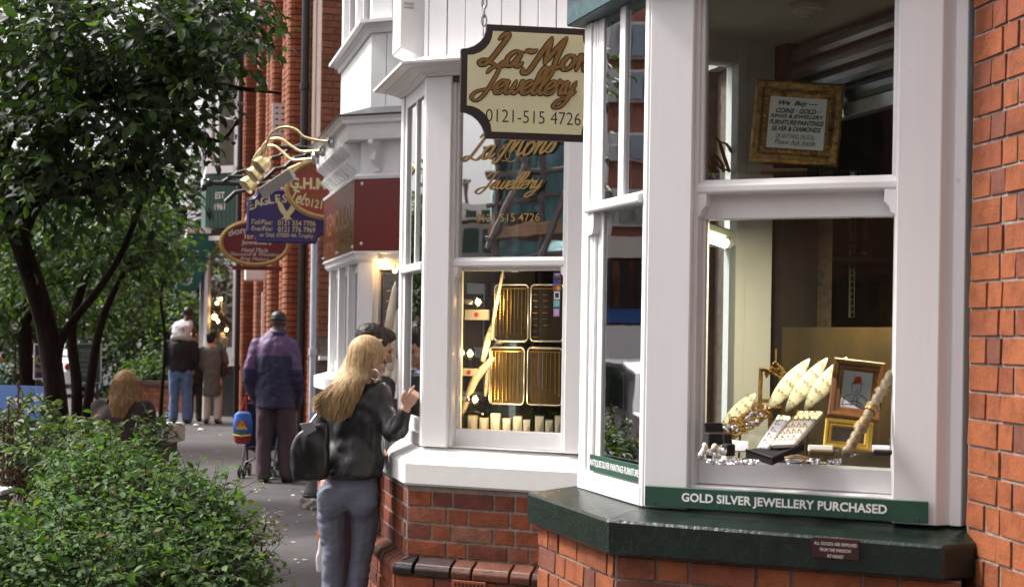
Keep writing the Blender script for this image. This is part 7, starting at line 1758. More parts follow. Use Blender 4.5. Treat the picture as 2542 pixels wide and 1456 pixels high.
# rough stone block by the bay and a dark grey post foot
q = gp(775, 1262); t = thing('stone_block', 'rough grey stone block on the pavement left of the blonde woman', 'stone', q)
m = MB(); p0, p1 = gp(742, 1262), gp(800, 1268); h = .115; d = Vector((.05, .34, 0)); m.hexa([p0, p1, p1 + d, p0 + d, p0 + Vector((0, 0, h)), p1 + Vector((0, 0, h * .85)), p1 + d + Vector((0, 0, h)), p0 + d + Vector((0, 0, h * 1.05))])
me = m.mesh('t', Matrix.Identity(4)); m2 = MB(); m2.v = [v.co.copy() for v in me.vertices]; m2.f = [tuple(p.vertices) for p in me.polygons]; me = remeshed(m2, .014, 1)
for v in me.vertices: v.co = world(t).inverted() @ v.co
folds(me, .018, 12, (1, 1, 1), 3); attach(me, 'block', mat('pitted stone', (.27, .24, .215), .95, .35, 30, bmp=.8, bscale=60, dark=((.09, .07, .06), 25, .58)), t)
m = MB(); e = (p0 + p1) / 2 + Vector((.02, .14, h)); m.lathe(e, [(.115, 0), (.10, .05), (.075, .14), (.07, .22), (.001, .22)], 12); t2 = thing('post_stump', 'dark grey conical post foot standing on the stone block', 'post', e); m.build('body', mat('grey iron', (.07, .068, .072), .6, .2, 20), t2, smooth=True); m = MB(); m.lathe(e, [(.12, -.002), (.12, .015), (.116, .02)], 12); m.build('base_ring', C_SHOE, t2)

# ------------------------------------------------------------------ leaves
def leaf_mat(name, stops, trans=.35, gloss=.35, spec=.5):
    m = bpy.data.materials.new(name); m.use_nodes = True; nt = m.node_tree; b = nt.nodes['Principled BSDF']
    a = nt.nodes.new('ShaderNodeAttribute'); a.attribute_name = 'rnd'; oi = nt.nodes.new('ShaderNodeObjectInfo')
    # joined leaves carry rnd in 0..1, single leaves use the object's own random number
    ad = nt.nodes.new('ShaderNodeMath'); ad.operation = 'ADD'; nt.links.new(a.outputs['Fac'], ad.inputs[0]); 
    lt = nt.nodes.new('ShaderNodeMath'); lt.operation = 'LESS_THAN'; lt.inputs[1].default_value = .0005; nt.links.new(a.outputs['Fac'], lt.inputs[0])
    mu = nt.nodes.new('ShaderNodeMath'); mu.operation = 'MULTIPLY'; nt.links.new(lt.outputs[0], mu.inputs[0]); nt.links.new(oi.outputs['Random'], mu.inputs[1]); nt.links.new(mu.outputs[0], ad.inputs[1])
    c = ramp(nt, ad.outputs[0], stops); nt.links.new(c, b.inputs['Base Color']); b.inputs['Roughness'].default_value = gloss; b.inputs['Specular IOR Level'].default_value = spec
    tr = nt.nodes.new('ShaderNodeBsdfTranslucent'); br = nt.nodes.new('ShaderNodeBrightContrast'); br.inputs['Bright'].default_value = .015
    tc_ = mixc(nt, 1.0, c, (1.5, 1.6, .55), 'MULTIPLY'); nt.links.new(tc_, tr.inputs[0])
    mx = nt.nodes.new('ShaderNodeMixShader'); mx.inputs[0].default_value = trans; nt.links.new(b.outputs[0], mx.inputs[1]); nt.links.new(tr.outputs[0], mx.inputs[2])
    nt.links.new(mx.outputs[0], nt.nodes['Material Output'].inputs[0]); return m
LEAF_V = np.array([(0, 0, 0), (-.24, .28, .07), (.24, .28, .07), (0, .36, .0), (-.27, .58, .05), (.27, .58, .05), (0, .7, -.03), (-.15, .84, -.01), (.15, .84, -.01), (0, 1.0, -.12)])
LEAF_F = [(0, 3, 1), (0, 2, 3), (1, 3, 6, 4), (3, 2, 5, 6), (4, 6, 7), (6, 5, 8), (7, 6, 9), (6, 8, 9)]
def leaf_frames(pos, direc, nrm):
    d = direc / (np.linalg.norm(direc, axis=1, keepdims=True) + 1e-9); n = nrm - d * np.sum(d * nrm, 1, keepdims=True); n /= (np.linalg.norm(n, axis=1, keepdims=True) + 1e-9)
    s = np.cross(d, n); return s, d, n
def leaf_cloud(name, parent, pos, direc, nrm, size, width, mt, singles=300, near=None, piece='leaf', rs=None):
    """leaves: the largest in view as single objects, the rest joined"""
    rs = rs or np.random.RandomState(1); s, d, n = leaf_frames(pos, direc, nrm); N = len(pos)
    order = np.arange(N)
    if singles:
        app = size / np.linalg.norm(pos - np.array([0, 0, EYE]), axis=1)
        # prefer leaves on the viewer's side
        sc = app * (1 + .0 * app); depth = pos[:, 1]
        key = -depth + size * 4
        order = np.argsort(-key)
        tm = []
        for k in range(3):
            V = LEAF_V.copy(); V[:, 0] *= (.9, 1.0, 1.12)[k]; V[:, 2] *= (1.6, .8, 1.2)[k]
            me = bpy.data.meshes.new('leaf'); me.from_pydata([tuple(v) for v in V], [], LEAF_F); me.polygons.foreach_set('use_smooth', [True] * len(LEAF_F)); me.materials.append(mt); tm.append(me)
        for i in order[:singles]:
            M = Matrix(((s[i, 0] * size[i] * width, d[i, 0] * size[i], n[i, 0] * size[i], pos[i, 0]), (s[i, 1] * size[i] * width, d[i, 1] * size[i], n[i, 1] * size[i], pos[i, 1]), (s[i, 2] * size[i] * width, d[i, 2] * size[i], n[i, 2] * size[i], pos[i, 2]), (0, 0, 0, 1)))
            link(piece, tm[i % 3], parent, M)
        order = order[singles:]
    pos, s, d, n, size = pos[order], s[order], d[order], n[order], size[order]; N = len(pos)
    if N == 0: return
    base = np.array(world(parent).translation)
    V = LEAF_V[None, :, :] * np.array([width, 1, 1])[None, None, :]; curl = rs.uniform(.3, 2.0, (N, 1)); 
    P_ = (s[:, None, :] * V[:, :, 0:1] + d[:, None, :] * V[:, :, 1:2] + n[:, None, :] * (V[:, :, 2:3] * curl[:, :, None])) * size[:, None, None] + pos[:, None, :] - base
    nv = len(LEAF_V); loops = []; ls = []; lt_ = []
    flat = np.concatenate([np.array(f) for f in LEAF_F]); cnt = np.array([len(f) for f in LEAF_F]); st = np.concatenate([[0], np.cumsum(cnt)[:-1]])
    me = bpy.data.meshes.new(name); me.vertices.add(N * nv); me.vertices.foreach_set('co', P_.astype(np.float32).ravel())
    L = (flat[None, :] + (np.arange(N) * nv)[:, None]).ravel(); me.loops.add(len(L)); me.loops.foreach_set('vertex_index', L.astype(np.int32))
    me.polygons.add(N * len(LEAF_F)); me.polygons.foreach_set('loop_start', (st[None, :] + (np.arange(N) * len(flat))[:, None]).ravel().astype(np.int32))
    me.polygons.foreach_set('use_smooth', np.ones(N * len(LEAF_F), bool))
    at = me.attributes.new('rnd', 'FLOAT', 'FACE'); at.data.foreach_set('value', np.repeat(rs.uniform(.001, 1, N), len(LEAF_F)).astype(np.float32))
    me.materials.append(mt); me.update(calc_edges=True); me.validate()
    return link(name, me, parent, world(parent), 'stuff')
def blob_twigs(blobs, n_twigs, per, length, rs, droop=.15, up=.35):
    """twigs spread through px-described blobs; returns twig lines and leaf placements"""
    w = np.array([b[3] * b[4] for b in blobs], float); w /= w.sum(); tw = []; pos = []; dr = []; nr = []
    for k in range(n_twigs):
        b = blobs[rs.choice(len(blobs), p=w)]; px, py, Y, rx, ry, rd = b
        v = rs.normal(size=3); v /= np.linalg.norm(v); r = rs.uniform(.25, 1.0) ** .45
        c = P(px + v[0] * rx * r, py - v[2] * ry * r, max(3.0, Y + v[1] * rd * r)); out = Vector((v[0], v[1], v[2] * .8 + up)) + Vector(rs.normal(size=3) * .5)
        out.normalize(); p = c.copy(); line = [p.copy()]; L = length * rs.uniform(.6, 1.3)
        for j in range(per):
            out = (out + Vector((0, 0, -droop)) + Vector(rs.normal(size=3) * .16)).normalized(); p = p + out * L / per; line.append(p.copy())
            side = Vector((-out.y, out.x, 0)); side = side.normalized() if side.length > .01 else Vector((1, 0, 0))
            for sgn in ((1, -1) if per < 6 else ((1,) if j % 2 else (-1,))):
                d = (side * sgn * rs.uniform(.5, 1.1) + out * rs.uniform(.3, .9) + Vector(rs.normal(size=3) * .35) + Vector((0, 0, -.25)))
                pos.append(p); dr.append(d); nr.append(Vector((0, 0, 1)) + Vector((v[0], v[1], v[2])) * .5 + Vector(rs.normal(size=3) * .55))
        tw.append(line)
    A = lambda x: np.array([tuple(q) for q in x])
    return tw, A(pos), A(dr), A(nr)
BARK = mat('dark bark', (.017, .011, .009), .95, .5, 14, bmp=1.0, bscale=45, stretch=(1, 1, .3), spec=.08, dist=.012)
TWIG = mat('twig bark', (.028, .020, .016), .85, .3, 20)
LEAF_A = leaf_mat('dark tree leaf', [(0, (.012, .022, .009)), (.5, (.022, .042, .015)), (.86, (.036, .070, .020)), (1, (.085, .15, .03))], .38, .5, .3)
LEAF_B = leaf_mat('mid tree leaf', [(0, (.022, .042, .014)), (.5, (.044, .084, .026)), (.8, (.075, .14, .036)), (1, (.13, .21, .05))], .40, .5, .3)
LEAF_C = leaf_mat('shrub leaf', [(0, (.030, .066, .018)), (.45, (.054, .114, .032)), (.85, (.085, .160, .050)), (.97, (.11, .165, .045)), (1, (.16, .10, .03))], .38, .6, .22)
LEAF_D = leaf_mat('glossy leaf', [(0, (.028, .05, .02)), (.6, (.05, .09, .032)), (1, (.14, .17, .06))], .3, .5, .3)
LEAF_F_ = leaf_mat('far hedge leaf', [(0, (.012, .026, .010)), (.6, (.026, .055, .016)), (1, (.055, .105, .026))], .3, .5)
def trunk(parent, pts, rad, mt=BARK, n=10, name='trunk'):
    pth = catmull([P(*p) for p in pts], 6); r = interp(rad, 6); m = MB(); m.tube(pth, r, n); me_ = m.build(name, mt, parent, smooth=True); return me_
def twigs(parent, tw, r, name='twigs'):
    m = MB()
    for l in tw: m.tube(l, [r * (1 - .7 * i / (len(l) - 1)) for i in range(len(l))], 3, False)
    me = m.mesh(name, world(parent), mat=TWIG, fix=False); return link(name, me, parent, world(parent), 'stuff')

# main tree
rs = np.random.RandomState(21)
q = gp(150, 1372); tr1 = thing('tree', 'nearest tree with dark forked trunk and broad dark leaves filling the top left', 'tree', (q.x, 10.5, 0))
trunk(tr1, [(158, 1375, 10.5), (152, 1200, 10.5), (146, 1060, 10.5), (132, 930, 10.5), (112, 800, 10.5), (80, 690, 10.4), (45, 590, 10.3), (8, 470, 10.2), (-40, 330, 10.1)], [.11, .095, .08, .078, .078, .075, .07, .062, .05])
for bp_, br_ in (([(135, 960, 10.5), (150, 850, 10.5), (186, 790, 10.5), (235, 730, 10.5), (290, 650, 10.5), (330, 560, 10.4), (380, 420, 10.2)], [.036, .034, .032, .029, .026, .022, .014]),
                 ([(45, 590, 10.3), (90, 500, 10.2), (180, 440, 10.1), (300, 425, 10.0), (420, 400, 10.0)], [.07, .06, .05, .035, .02]),
                 ([(20, 500, 10.2), (120, 380, 10.0), (230, 250, 9.9), (330, 210, 9.8), (480, 200, 9.7), (560, 215, 9.6), (700, 232, 9.6)], [.08, .065, .05, .04, .03, .02, .006]),
                 ([(-10, 400, 10.2), (60, 250, 10.2), (120, 120, 10.2), (200, 10, 10.2)], [.06, .05, .04, .025]),
                 ([(230, 250, 9.9), (330, 110, 9.9), (460, 50, 9.8), (620, 10, 9.8)], [.04, .03, .022, .01]),
                 ([(330, 210, 9.8), (430, 300, 9.8), (540, 350, 9.7), (590, 300, 9.7)], [.03, .022, .014, .005]),
                 ([(0, 450, 10.2), (80, 460, 10.0), (160, 480, 9.9), (260, 470, 9.8)], [.05, .04, .03, .015])):
    trunk(tr1, bp_, br_, name='branch', n=8)
blobs = [(90, 70, 10.2, 160, 110, 1.1), (300, 60, 10.1, 200, 110, 1.1), (500, 50, 9.8, 110, 80, .7), (600, 30, 9.6, 50, 45, .4), (490, 200, 9.8, 70, 50, .5), (590, 120, 9.6, 30, 40, .3), (270, 290, 10.1, 210, 65, 1.0), (60, 320, 10.2, 120, 90, .9), (420, 310, 9.9, 70, 50, .5), (110, 440, 10.0, 140, 40, .6), (310, 415, 9.9, 120, 30, .4), (300, 180, 10.0, 180, 55, .8), (40, 520, 10.3, 70, 50, .4)]
tw, ps, dr, nr = blob_twigs(blobs, 1250, 7, .36, rs, .13, .22)
twigs(tr1, tw, .005)
leaf_cloud('leaves', tr1, ps, dr, nr, rs.uniform(.055, .115, len(ps)), .95, LEAF_A, 300, rs=rs)
# second and third stems behind
rs = np.random.RandomState(22)
q = gp(195, 1310); tr2 = thing('tree', 'slender tree with mid green small leaves behind the nearest trunk', 'tree', (GX(200, 13.2).x, 13.2, 0))
trunk(tr2, [(205, 1255, 13.2), (192, 1080, 13.2), (190, 950, 13.2), (178, 850, 13.2), (185, 780, 13.2), (215, 680, 13.2), (260, 560, 13.2)], [.06, .054, .05, .046, .042, .034, .018])
trunk(tr2, [(215, 1255, 13.0), (212, 1080, 13.0), (225, 950, 13.0), (240, 850, 13.0), (262, 770, 13.0), (300, 690, 13.0), (350, 600, 13.0)], [.05, .046, .042, .038, .034, .026, .012])
blobs = [(110, 510, 13.6, 150, 60, 1.2), (290, 500, 13.4, 120, 60, 1.0), (375, 570, 13.2, 60, 55, .6), (220, 610, 13.6, 150, 65, 1.0), (40, 640, 13.8, 90, 80, 1.0), (330, 650, 13.2, 70, 35, .5), (385, 620, 13.0, 25, 40, .3)]
tw, ps, dr, nr = blob_twigs(blobs, 800, 7, .36, rs, .10, .3)
twigs(tr2, tw, .005)
leaf_cloud('leaves', tr2, ps, dr, nr, rs.uniform(.05, .10, len(ps)), .9, LEAF_B, 300, rs=rs)
rs = np.random.RandomState(23)
tr3 = thing('tree', 'lighter green tree further back at the left beyond the slender one', 'tree', (GX(80, 19).x, 19, 0))
trunk(tr3, [(75, 1140, 19), (70, 980, 19), (62, 860, 19), (70, 760, 19), (100, 640, 19)], [.12, .10, .09, .07, .04])
blobs = [(60, 600, 19.5, 140, 120, 1.5), (240, 720, 20, 130, 60, 1.5), (350, 730, 20, 50, 45, 1.2), (-40, 740, 19, 80, 90, 1.3), (100, 760, 20, 110, 40, 1.2), (310, 640, 20, 110, 60, 1.2)]
tw, ps, dr, nr = blob_twigs(blobs, 700, 7, .45, rs, .12, .3); twigs(tr3, tw, .008)
leaf_cloud('leaves', tr3, ps, dr, nr, rs.uniform(.07, .14, len(ps)), .9, LEAF_B, 200, rs=rs)
# leafy sprig in front of the far shop
rs = np.random.RandomState(24)
sp_ = thing('tree', 'thin outer sprays of small leaves in front of the green awning', 'tree', (GX(470, 17).x, 17, 0))
trunk(sp_, [(395, 1160, 17), (400, 1000, 17.0), (410, 850, 17), (400, 720, 17), (450, 640, 17), (540, 648, 17)], [.03, .025, .02, .016, .010, .003])
blobs = [(440, 640, 17, 30, 12, .3), (505, 650, 17, 22, 6, .15), (400, 680, 17, 35, 25, .4), (400, 560, 17, 25, 45, .4)]
tw, ps, dr, nr = blob_twigs(blobs, 80, 7, .22, rs, .1, .3); twigs(sp_, tw, .005); leaf_cloud('leaves', sp_, ps, dr, nr, rs.uniform(.06, .10, len(ps)), .9, LEAF_B, 100, rs=rs)

# front bush
rs = np.random.RandomState(31)
q = GX(300, 5.6); bush = thing('shrub', 'large leafy green shrub filling the bottom left foreground', 'shrub', (q.x, q.y, 0))
blobs = [(90, 1420, 5.7, 150, 140, .7), (270, 1350, 5.9, 180, 190, .7), (400, 1380, 5.7, 150, 190, .6), (500, 1400, 5.8, 105, 190, .5), (560, 1460, 5.6, 70, 140, .45), (0, 1450, 5.4, 140, 130, .6), (230, 1470, 5.2, 260, 150, .6), (440, 1480, 5.2, 160, 140, .5), (245, 1190, 6.1, 95, 75, .4), (270, 1240, 5.8, 120, 90, .5)]
tw, ps, dr, nr = blob_twigs(blobs, 5600, 7, .15, rs, .05, .5)
keep = ps[:, 2] > .05; ps, dr, nr = ps[keep], dr[keep], nr[keep]
twigs(bush, tw, .0028); leaf_cloud('leaves', bush, ps, dr, nr, rs.uniform(.014, .046, len(ps)) * (1 - .25 * (rs.rand(len(ps)) < .4)), 1.0, LEAF_C, 300, rs=rs)
m = MB()
for k in range(14):
    a = k / 14 * 6.28; m.tube(catmull([Vector((q.x + .1 * math.cos(a), q.y + .1 * math.sin(a), -.02)), Vector((q.x + .35 * math.cos(a), q.y + .28 * math.sin(a), .4)), Vector((q.x + .55 * math.cos(a * 1.3), q.y + .3 * math.sin(a), .85))], 4), .010, 5)
m.build('stem', TWIG, bush)
# shoots standing out of the top of the shrub
tops = [(430, 1120, 5.8), (385, 1140, 5.9), (565, 1130, 5.8), (265, 1090, 6.2), (150, 1150, 6.0), (205, 1110, 6.1), (345, 1140, 6.0)]
pp_, dd_, nn_ = [], [], []; sh_ = []
for (px, py, Y) in tops:
    a = P(px - 10, py + 130, Y); b_ = P(px, py + 30, Y); ln = [a.lerp(b_, k / 7) + Vector((.006 * math.sin(k * 1.3), 0, 0)) for k in range(8)]; sh_.append(ln)
    for k in range(2, 8):
        for sgn in (-1, 1):
            an = rs.uniform(0, 6.28); pp_.append(tuple(ln[k])); dd_.append((math.cos(an) * sgn, math.sin(an) * .6 * sgn, .15)); nn_.append((rs.normal() * .4, -.4, 1))
twigs(bush, sh_, .003, 'shoot'); leaf_cloud('shoot_leaves', bush, np.array(pp_), np.array(dd_), np.array(nn_), rs.uniform(.035, .06, len(pp_)), 1.0, LEAF_C, 0, rs=rs)
# brown dry sprigs at the right edge of the shrub
rs = np.random.RandomState(33); LEAF_E = leaf_mat('dry sprig leaf', [(0, (.10, .075, .04)), (.6, (.16, .13, .06)), (1, (.20, .17, .08))], .2, .6)
dsp = thing('shrub', 'small dry brownish sprig at the right edge of the large shrub', 'shrub', (GX(665, 5.6).x, 5.6, 0))
tw, ps, dr, nr = blob_twigs([(670, 1305, 5.6, 28, 10, .08), (680, 1325, 5.6, 20, 16, .08), (660, 1345, 5.6, 20, 20, .1)], 34, 6, .06, rs, 0, .5); twigs(dsp, tw, .0015); leaf_cloud('leaves', dsp, ps, dr, nr, rs.uniform(.012, .028, len(ps)), .8, LEAF_E, 0, rs=rs)
m = MB(); m.tube([Vector((GX(640, 5.6).x, 5.6, 0)), P(650, 1340, 5.6), P(660, 1300, 5.6)], .004, 5); m.build('stem', TWIG, dsp)
# glossy plants and dry flower spikes in the bed
rs = np.random.RandomState(35)
for nm, px, Y, blobs, lb in (('shrub', 230, 8.3, [(120, 1120, 8.3, 60, 30, .4), (205, 1105, 8.4, 45, 20, .3), (255, 1108, 8.3, 25, 18, .2), (200, 1150, 8.1, 80, 25, .3)], 'low glossy-leaved plant at the foot of the nearest trunk'), ('shrub', 60, 9.2, [(60, 1070, 9.2, 90, 50, .5), (20, 1130, 9.0, 60, 60, .4), (100, 1150, 9.0, 60, 60, .4)], 'low dark plant in the bed left of the nearest trunk'), ('shrub', 400, 9.5, [(380, 1075, 9.5, 18, 30, .15), (395, 1105, 9.4, 20, 25, .15)], 'small weed with yellowish leaves beside the stone seat')):
    p_ = thing(nm, lb, 'plant', (GX(px, Y).x, Y, 0)); tw, ps, dr, nr = blob_twigs(blobs, 230 if px != 400 else 40, 5, .13, rs, .05, .5); twigs(p_, tw, .003); leaf_cloud('leaves', p_, ps, dr, nr, rs.uniform(.03, .07, len(ps)), .85, LEAF_D, 120 if px == 230 else 0, rs=rs)
    m = MB(); m.tube([Vector((GX(px, Y).x, Y, 0)), Vector((GX(px, Y).x + .05, Y, .4)), Vector((GX(px, Y).x, Y, .75))], .014, 6); m.build('stem', TWIG, p_)
SPK = mat('dry flower spike', (.085, .030, .022), .9, .4, 40)
for i, (px, top, w) in enumerate(((46, 945, 9), (68, 1030, 7), (22, 1000, 7), (88, 1060, 6), (52, 1040, 6), (30, 1060, 6), (10, 1040, 6))):
    Y = 8.6; a = P(px - 6, 1330, Y); a.z = 0; b_ = P(px, top, Y); t = thing('flower_spike', ['tallest dry reddish flower spike at the left edge', 'dry reddish spike just right of the tallest one', 'dry reddish spike left of the tallest one', 'short dry spike furthest right beside the trunk', 'short dry spike right below the tallest one', 'short dry spike left of the tallest one, low', 'short dry spike at the very left edge'][i], 'dead flower', a, 0, 'dry flower spikes in the bed')
    m = MB(); m.tube([a, a.lerp(b_, .5) + Vector((.01, 0, 0)), b_], [.006, .005, .003], 5); m.build('stem', SPK, t)
    m = MB(); N_ = 90
    for k in range(N_):
        s = .45 + .55 * k / N_; c = a.lerp(b_, s); e = w / F * Y * (1.05 - s * .6); m.ell(c + Vector((rs.uniform(-e, e), rs.uniform(-e, e), 0)), (.006, .006, .009), 5, 4)
    m.build('seed_head', SPK, t)
# planter kerb, bench, soil
soil = MB(); soil.plan([GX(-200, 6.0), GX(560, 5.2), GX(560, 6.2), GX(330, 8.6), GX(340, 12.5), GX(-200, 16)], .0, .10); o = soil.build('planting_bed', mat('dark soil', (.022, .015, .012), .95, .3, 20, bmp=.8)); o['kind'] = 'structure'
kb = thing('planter_kerb', 'pale stone kerb of the planting bed at the left edge', 'kerb', (GX(-30, 8.3).x, 8.3, 0)); m = MB(); a, b_ = P(-200, 1222, 8.3), P(12, 1228, 8.3); m.box((a + b_) / 2 - Vector((0, 0, .22)), ((b_ - a).length, .16, .45)); m.build('stone', M_['flag'], kb, bevel=.01); m = MB(); m.box((a + b_) / 2 + Vector((0, 0, .02)), ((b_ - a).length + .03, .2, .03)); m.build('coping', M_['sill_white'], kb, bevel=.005)
be = thing('stone_bench', 'pale stone block seat under the sitting woman', 'seat', (GX(330, 10.3).x, 10.3, 0)); a, b_ = GX(240, 10.2), GX(404, 10.2); zt = P(395, 1058, 10.2).z
m = MB(); m.plan([a, b_, b_ + Vector((.05, .55)), a + Vector((-.05, .55))], zt - .14, zt - .0); m.build('slab', mat('pale stone', (.46, .43, .39), .85, .15, 16, bmp=.4), be, bevel=.012); m = MB(); m.plan([a + Vector((.05, .05)), b_ + Vector((-.03, .04)), b_ + Vector((.0, .5)), a + Vector((0, .5))], 0, zt - .141); m.build('plinth', mat('mossy brick plinth', (.10, .055, .04), .9, .3, 14, bmp=.5), be)
# boards and banners
bn = thing('banner', 'blue banner with pale name lettering behind the flower spikes', 'banner', (GX(60, 15).x, 15, 0)); B1_ = Face(GX(-60, 15), GX(133, 14.6)); zt, zb = B1_.z(60, 957), B1_.z(60, 1040)
m = MB(); B1_.box(m, 0, B1_.len, zb, zt, -.02, 0); m.build('cloth', mat('blue banner', (.075, .16, .40), .6, .08, 6), bn)
put_text([(fit(text_mb('Eaglesfield', .1, offset=.004), .48, .10), B1_.r(62, 990) - B1_.len / 2, .03, .12), (fit(text_mb('Trophies', .1, offset=.004), .34, .09), B1_.r(82, 1010) - B1_.len / 2, -.07, .06)], bn, B1_.M(B1_.len / 2, (zt + zb) / 2, 0), M_['paper_warm'])
m = MB()
for r_ in (.02, B1_.len - .02): m.tube([B1_.pt(r_, 0, -.03), B1_.pt(r_, zt + .02, -.03)], .014, 6)
m.build('post', M_['black'], bn)
def board_sign(name, px0, px1, y0, y1, Y, mt, label, lines, letter, group=None):
    fc = Face(GX(px0, Y), GX(px1, Y + .15)); zt, zb = fc.z((px0 + px1) / 2, y0), fc.z((px0 + px1) / 2, y1); t = thing(name, label, 'sign', fc.pt(fc.len / 2, 0, 0))
    m = MB(); fc.box(m, 0, fc.len, zb, zt, -.03, 0); m.build('board', mt, t, bevel=.004)
    m = MB(); ol = [(0, zb), (fc.len, zb), (fc.len, zt), (0, zt), (0, zb)]; m.tube([fc.pt(r_, z_, .002) for r_, z_ in ol], .012, 4); m.build('rim', M_['paper_warm'], t)
    for r_ in (.04, fc.len - .04): m = MB(); m.tube([fc.pt(r_, 0, -.02), fc.pt(r_, zb + .05, -.02)], .018, 6); m.build('post', M_['black'], t)
    if lines: put_text([(fit(text_mb(s, .1, offset=.002), None if w is None else fc.len * w, h), fc.len * x, (zt - zb) * y, 0) for s, w, h, x, y in lines], t, fc.M(fc.len / 2, (zt + zb) / 2, 0), letter, 'lettering', .002)
    return t
board_sign('sign_board', 86, 150, 854, 940, 18, mat('navy board', (.02, .02, .085), .5, .1, 8), 'navy sign board with gold letters half hidden by the nearest trunk', [('G', None, .13, -.28, .05), ('ENG', .34, .055, -.28, -.24)], M_['gold_paint'])
board_sign('sign_board', 190, 252, 853, 950, 19, mat('green board', (.03, .07, .065), .5, .1, 8), 'dark green sign board with faint pale lines of lettering between the thin trunks', [('WELCOME', .6, .05, -.1, .32), ('TO THE', .5, .045, -.1, .2), ('JEWELLERY', .6, .045, -.1, .08), ('QUARTER', .55, .045, -.1, -.04), ('SHOPS', .5, .045, -.1, -.16), ('TRADE', .5, .045, -.1, -.28)], mat('faint letter', (.22, .25, .21), .6, .1, 10))
board_sign('sign_board', -20, 45, 790, 816, 24, M_['paper'], 'white sign board high at the left edge under the trees', [('P', None, .12, .25, 0)], C_BLUE)
# far brick planter with low shrub, far hedges and trees, end of the street
pw = thing('brick_planter', 'long low red-brick planter wall beyond the pavement behind the man in jeans', 'planter', (GX(390, 29).x, 29, 0)); PF = Face(GX(318, 29.2), GX(440, 28.6)); zt = PF.z(390, 948)
m = MB(); PF.box(m, 0, PF.len + .8, 0, zt, -1.6, -.012); wl_ = m.build('wall', M_['mortar_red'], pw); courses(wl_, PF, 0, PF.len + .3, .0, zt - .07, .078, .225, .11, .012, 0, 'brick_far', limit=290); m = MB(); PF.box(m, -.03, PF.len + .8, zt - .065, zt + .02, -1.6, .03); m.build('coping', mat('dark coping', (.09, .045, .035), .8, .2, 10), pw)
rs = np.random.RandomState(41)
def hedge(label, px, Y, blobs, n, length, sz, mt, name='shrub', tr=None):
    t = thing(name, label, 'tree' if name == 'tree' else 'shrub', (GX(px, Y).x, Y, 0)); tw, ps, dr, nr = blob_twigs(blobs, n, 6, length, rs, .05, .4); twigs(t, tw, length * .02)
    leaf_cloud('leaves', t, ps, dr, nr, rs.uniform(sz * .6, sz * 1.2, len(ps)), 1.0, mt, 0, rs=rs)
    trunk(t, tr or [(px, 830 + 1.66 * F / Y, Y), (px, 830 + .8 * F / Y, Y), (px + 4, blobs[0][1], Y)], [.12, .10, .04]); return t
hedge('low feathery shrub spreading over the brick planter', 375, 29.6, [(375, 930, 29.6, 55, 18, .6), (400, 915, 29.6, 30, 20, .5), (340, 935, 29.4, 30, 12, .4), (430, 920, 29.8, 30, 22, .5)], 260, .35, .10, LEAF_C)
hedge('tall leafy bush with lighter leaves behind the planter', 430, 32, [(425, 830, 32, 60, 75, 1.0), (380, 790, 32.5, 80, 60, 1.0), (462, 900, 31.5, 40, 40, .6)], 420, .6, .16, LEAF_B)
hedge('dark dense bush behind the sitting woman', 320, 33, [(320, 850, 33, 90, 60, 1.2), (270, 820, 33.5, 80, 70, 1.0), (300, 900, 33, 80, 30, .8)], 420, .6, .15, LEAF_F_)
hedge('clipped round bush near the person in blue', 58, 26, [(58, 925, 26, 36, 34, .5)], 170, .3, .10, LEAF_F_)
hedge('tall dark tree closing the street behind the signs', 180, 42, [(180, 760, 42, 180, 130, 2.0), (40, 740, 42, 140, 130, 2.0), (330, 720, 42, 160, 120, 2.0), (470, 740, 43, 80, 130, 1.5), (180, 880, 42, 150, 40, 1.5)], 1100, 1.1, .30, LEAF_F_, 'tree')
hedge('tall tree at the end of the street behind the far shop', 430, 46, [(430, 560, 46, 110, 160, 2), (260, 560, 46, 150, 150, 2), (60, 560, 46, 150, 150, 2)], 900, 1.2, .32, LEAF_F_, 'tree')
ow = thing('far_house', 'pinkish far brick house glimpsed under the trees at the left', 'house', (GX(60, 60).x, 60, 0)); HF = Face(GX(-300, 60), GX(240, 62)); m = MB(); HF.box(m, 0, HF.len, 0, 3.2, -4, 0); m.build('wall', mat('pinkish brick wall', (.34, .20, .17), .85, .2, 2), ow)
for k in range(6): m = MB(); HF.box(m, .8 + k * 1.5, 1.5 + k * 1.5, .9, 2.2, .001, .05); w_ = m.build('window', M_['white_far'], ow); m = MB(); HF.box(m, .87 + k * 1.5, 1.43 + k * 1.5, .97, 2.13, .051, .06); m.build('pane', M_['dark'], w_)
m = MB(); HF.box(m, -.3, HF.len + .3, 3.201, 3.45, -4.2, .3); m.build('roof', M_['lead'], ow)

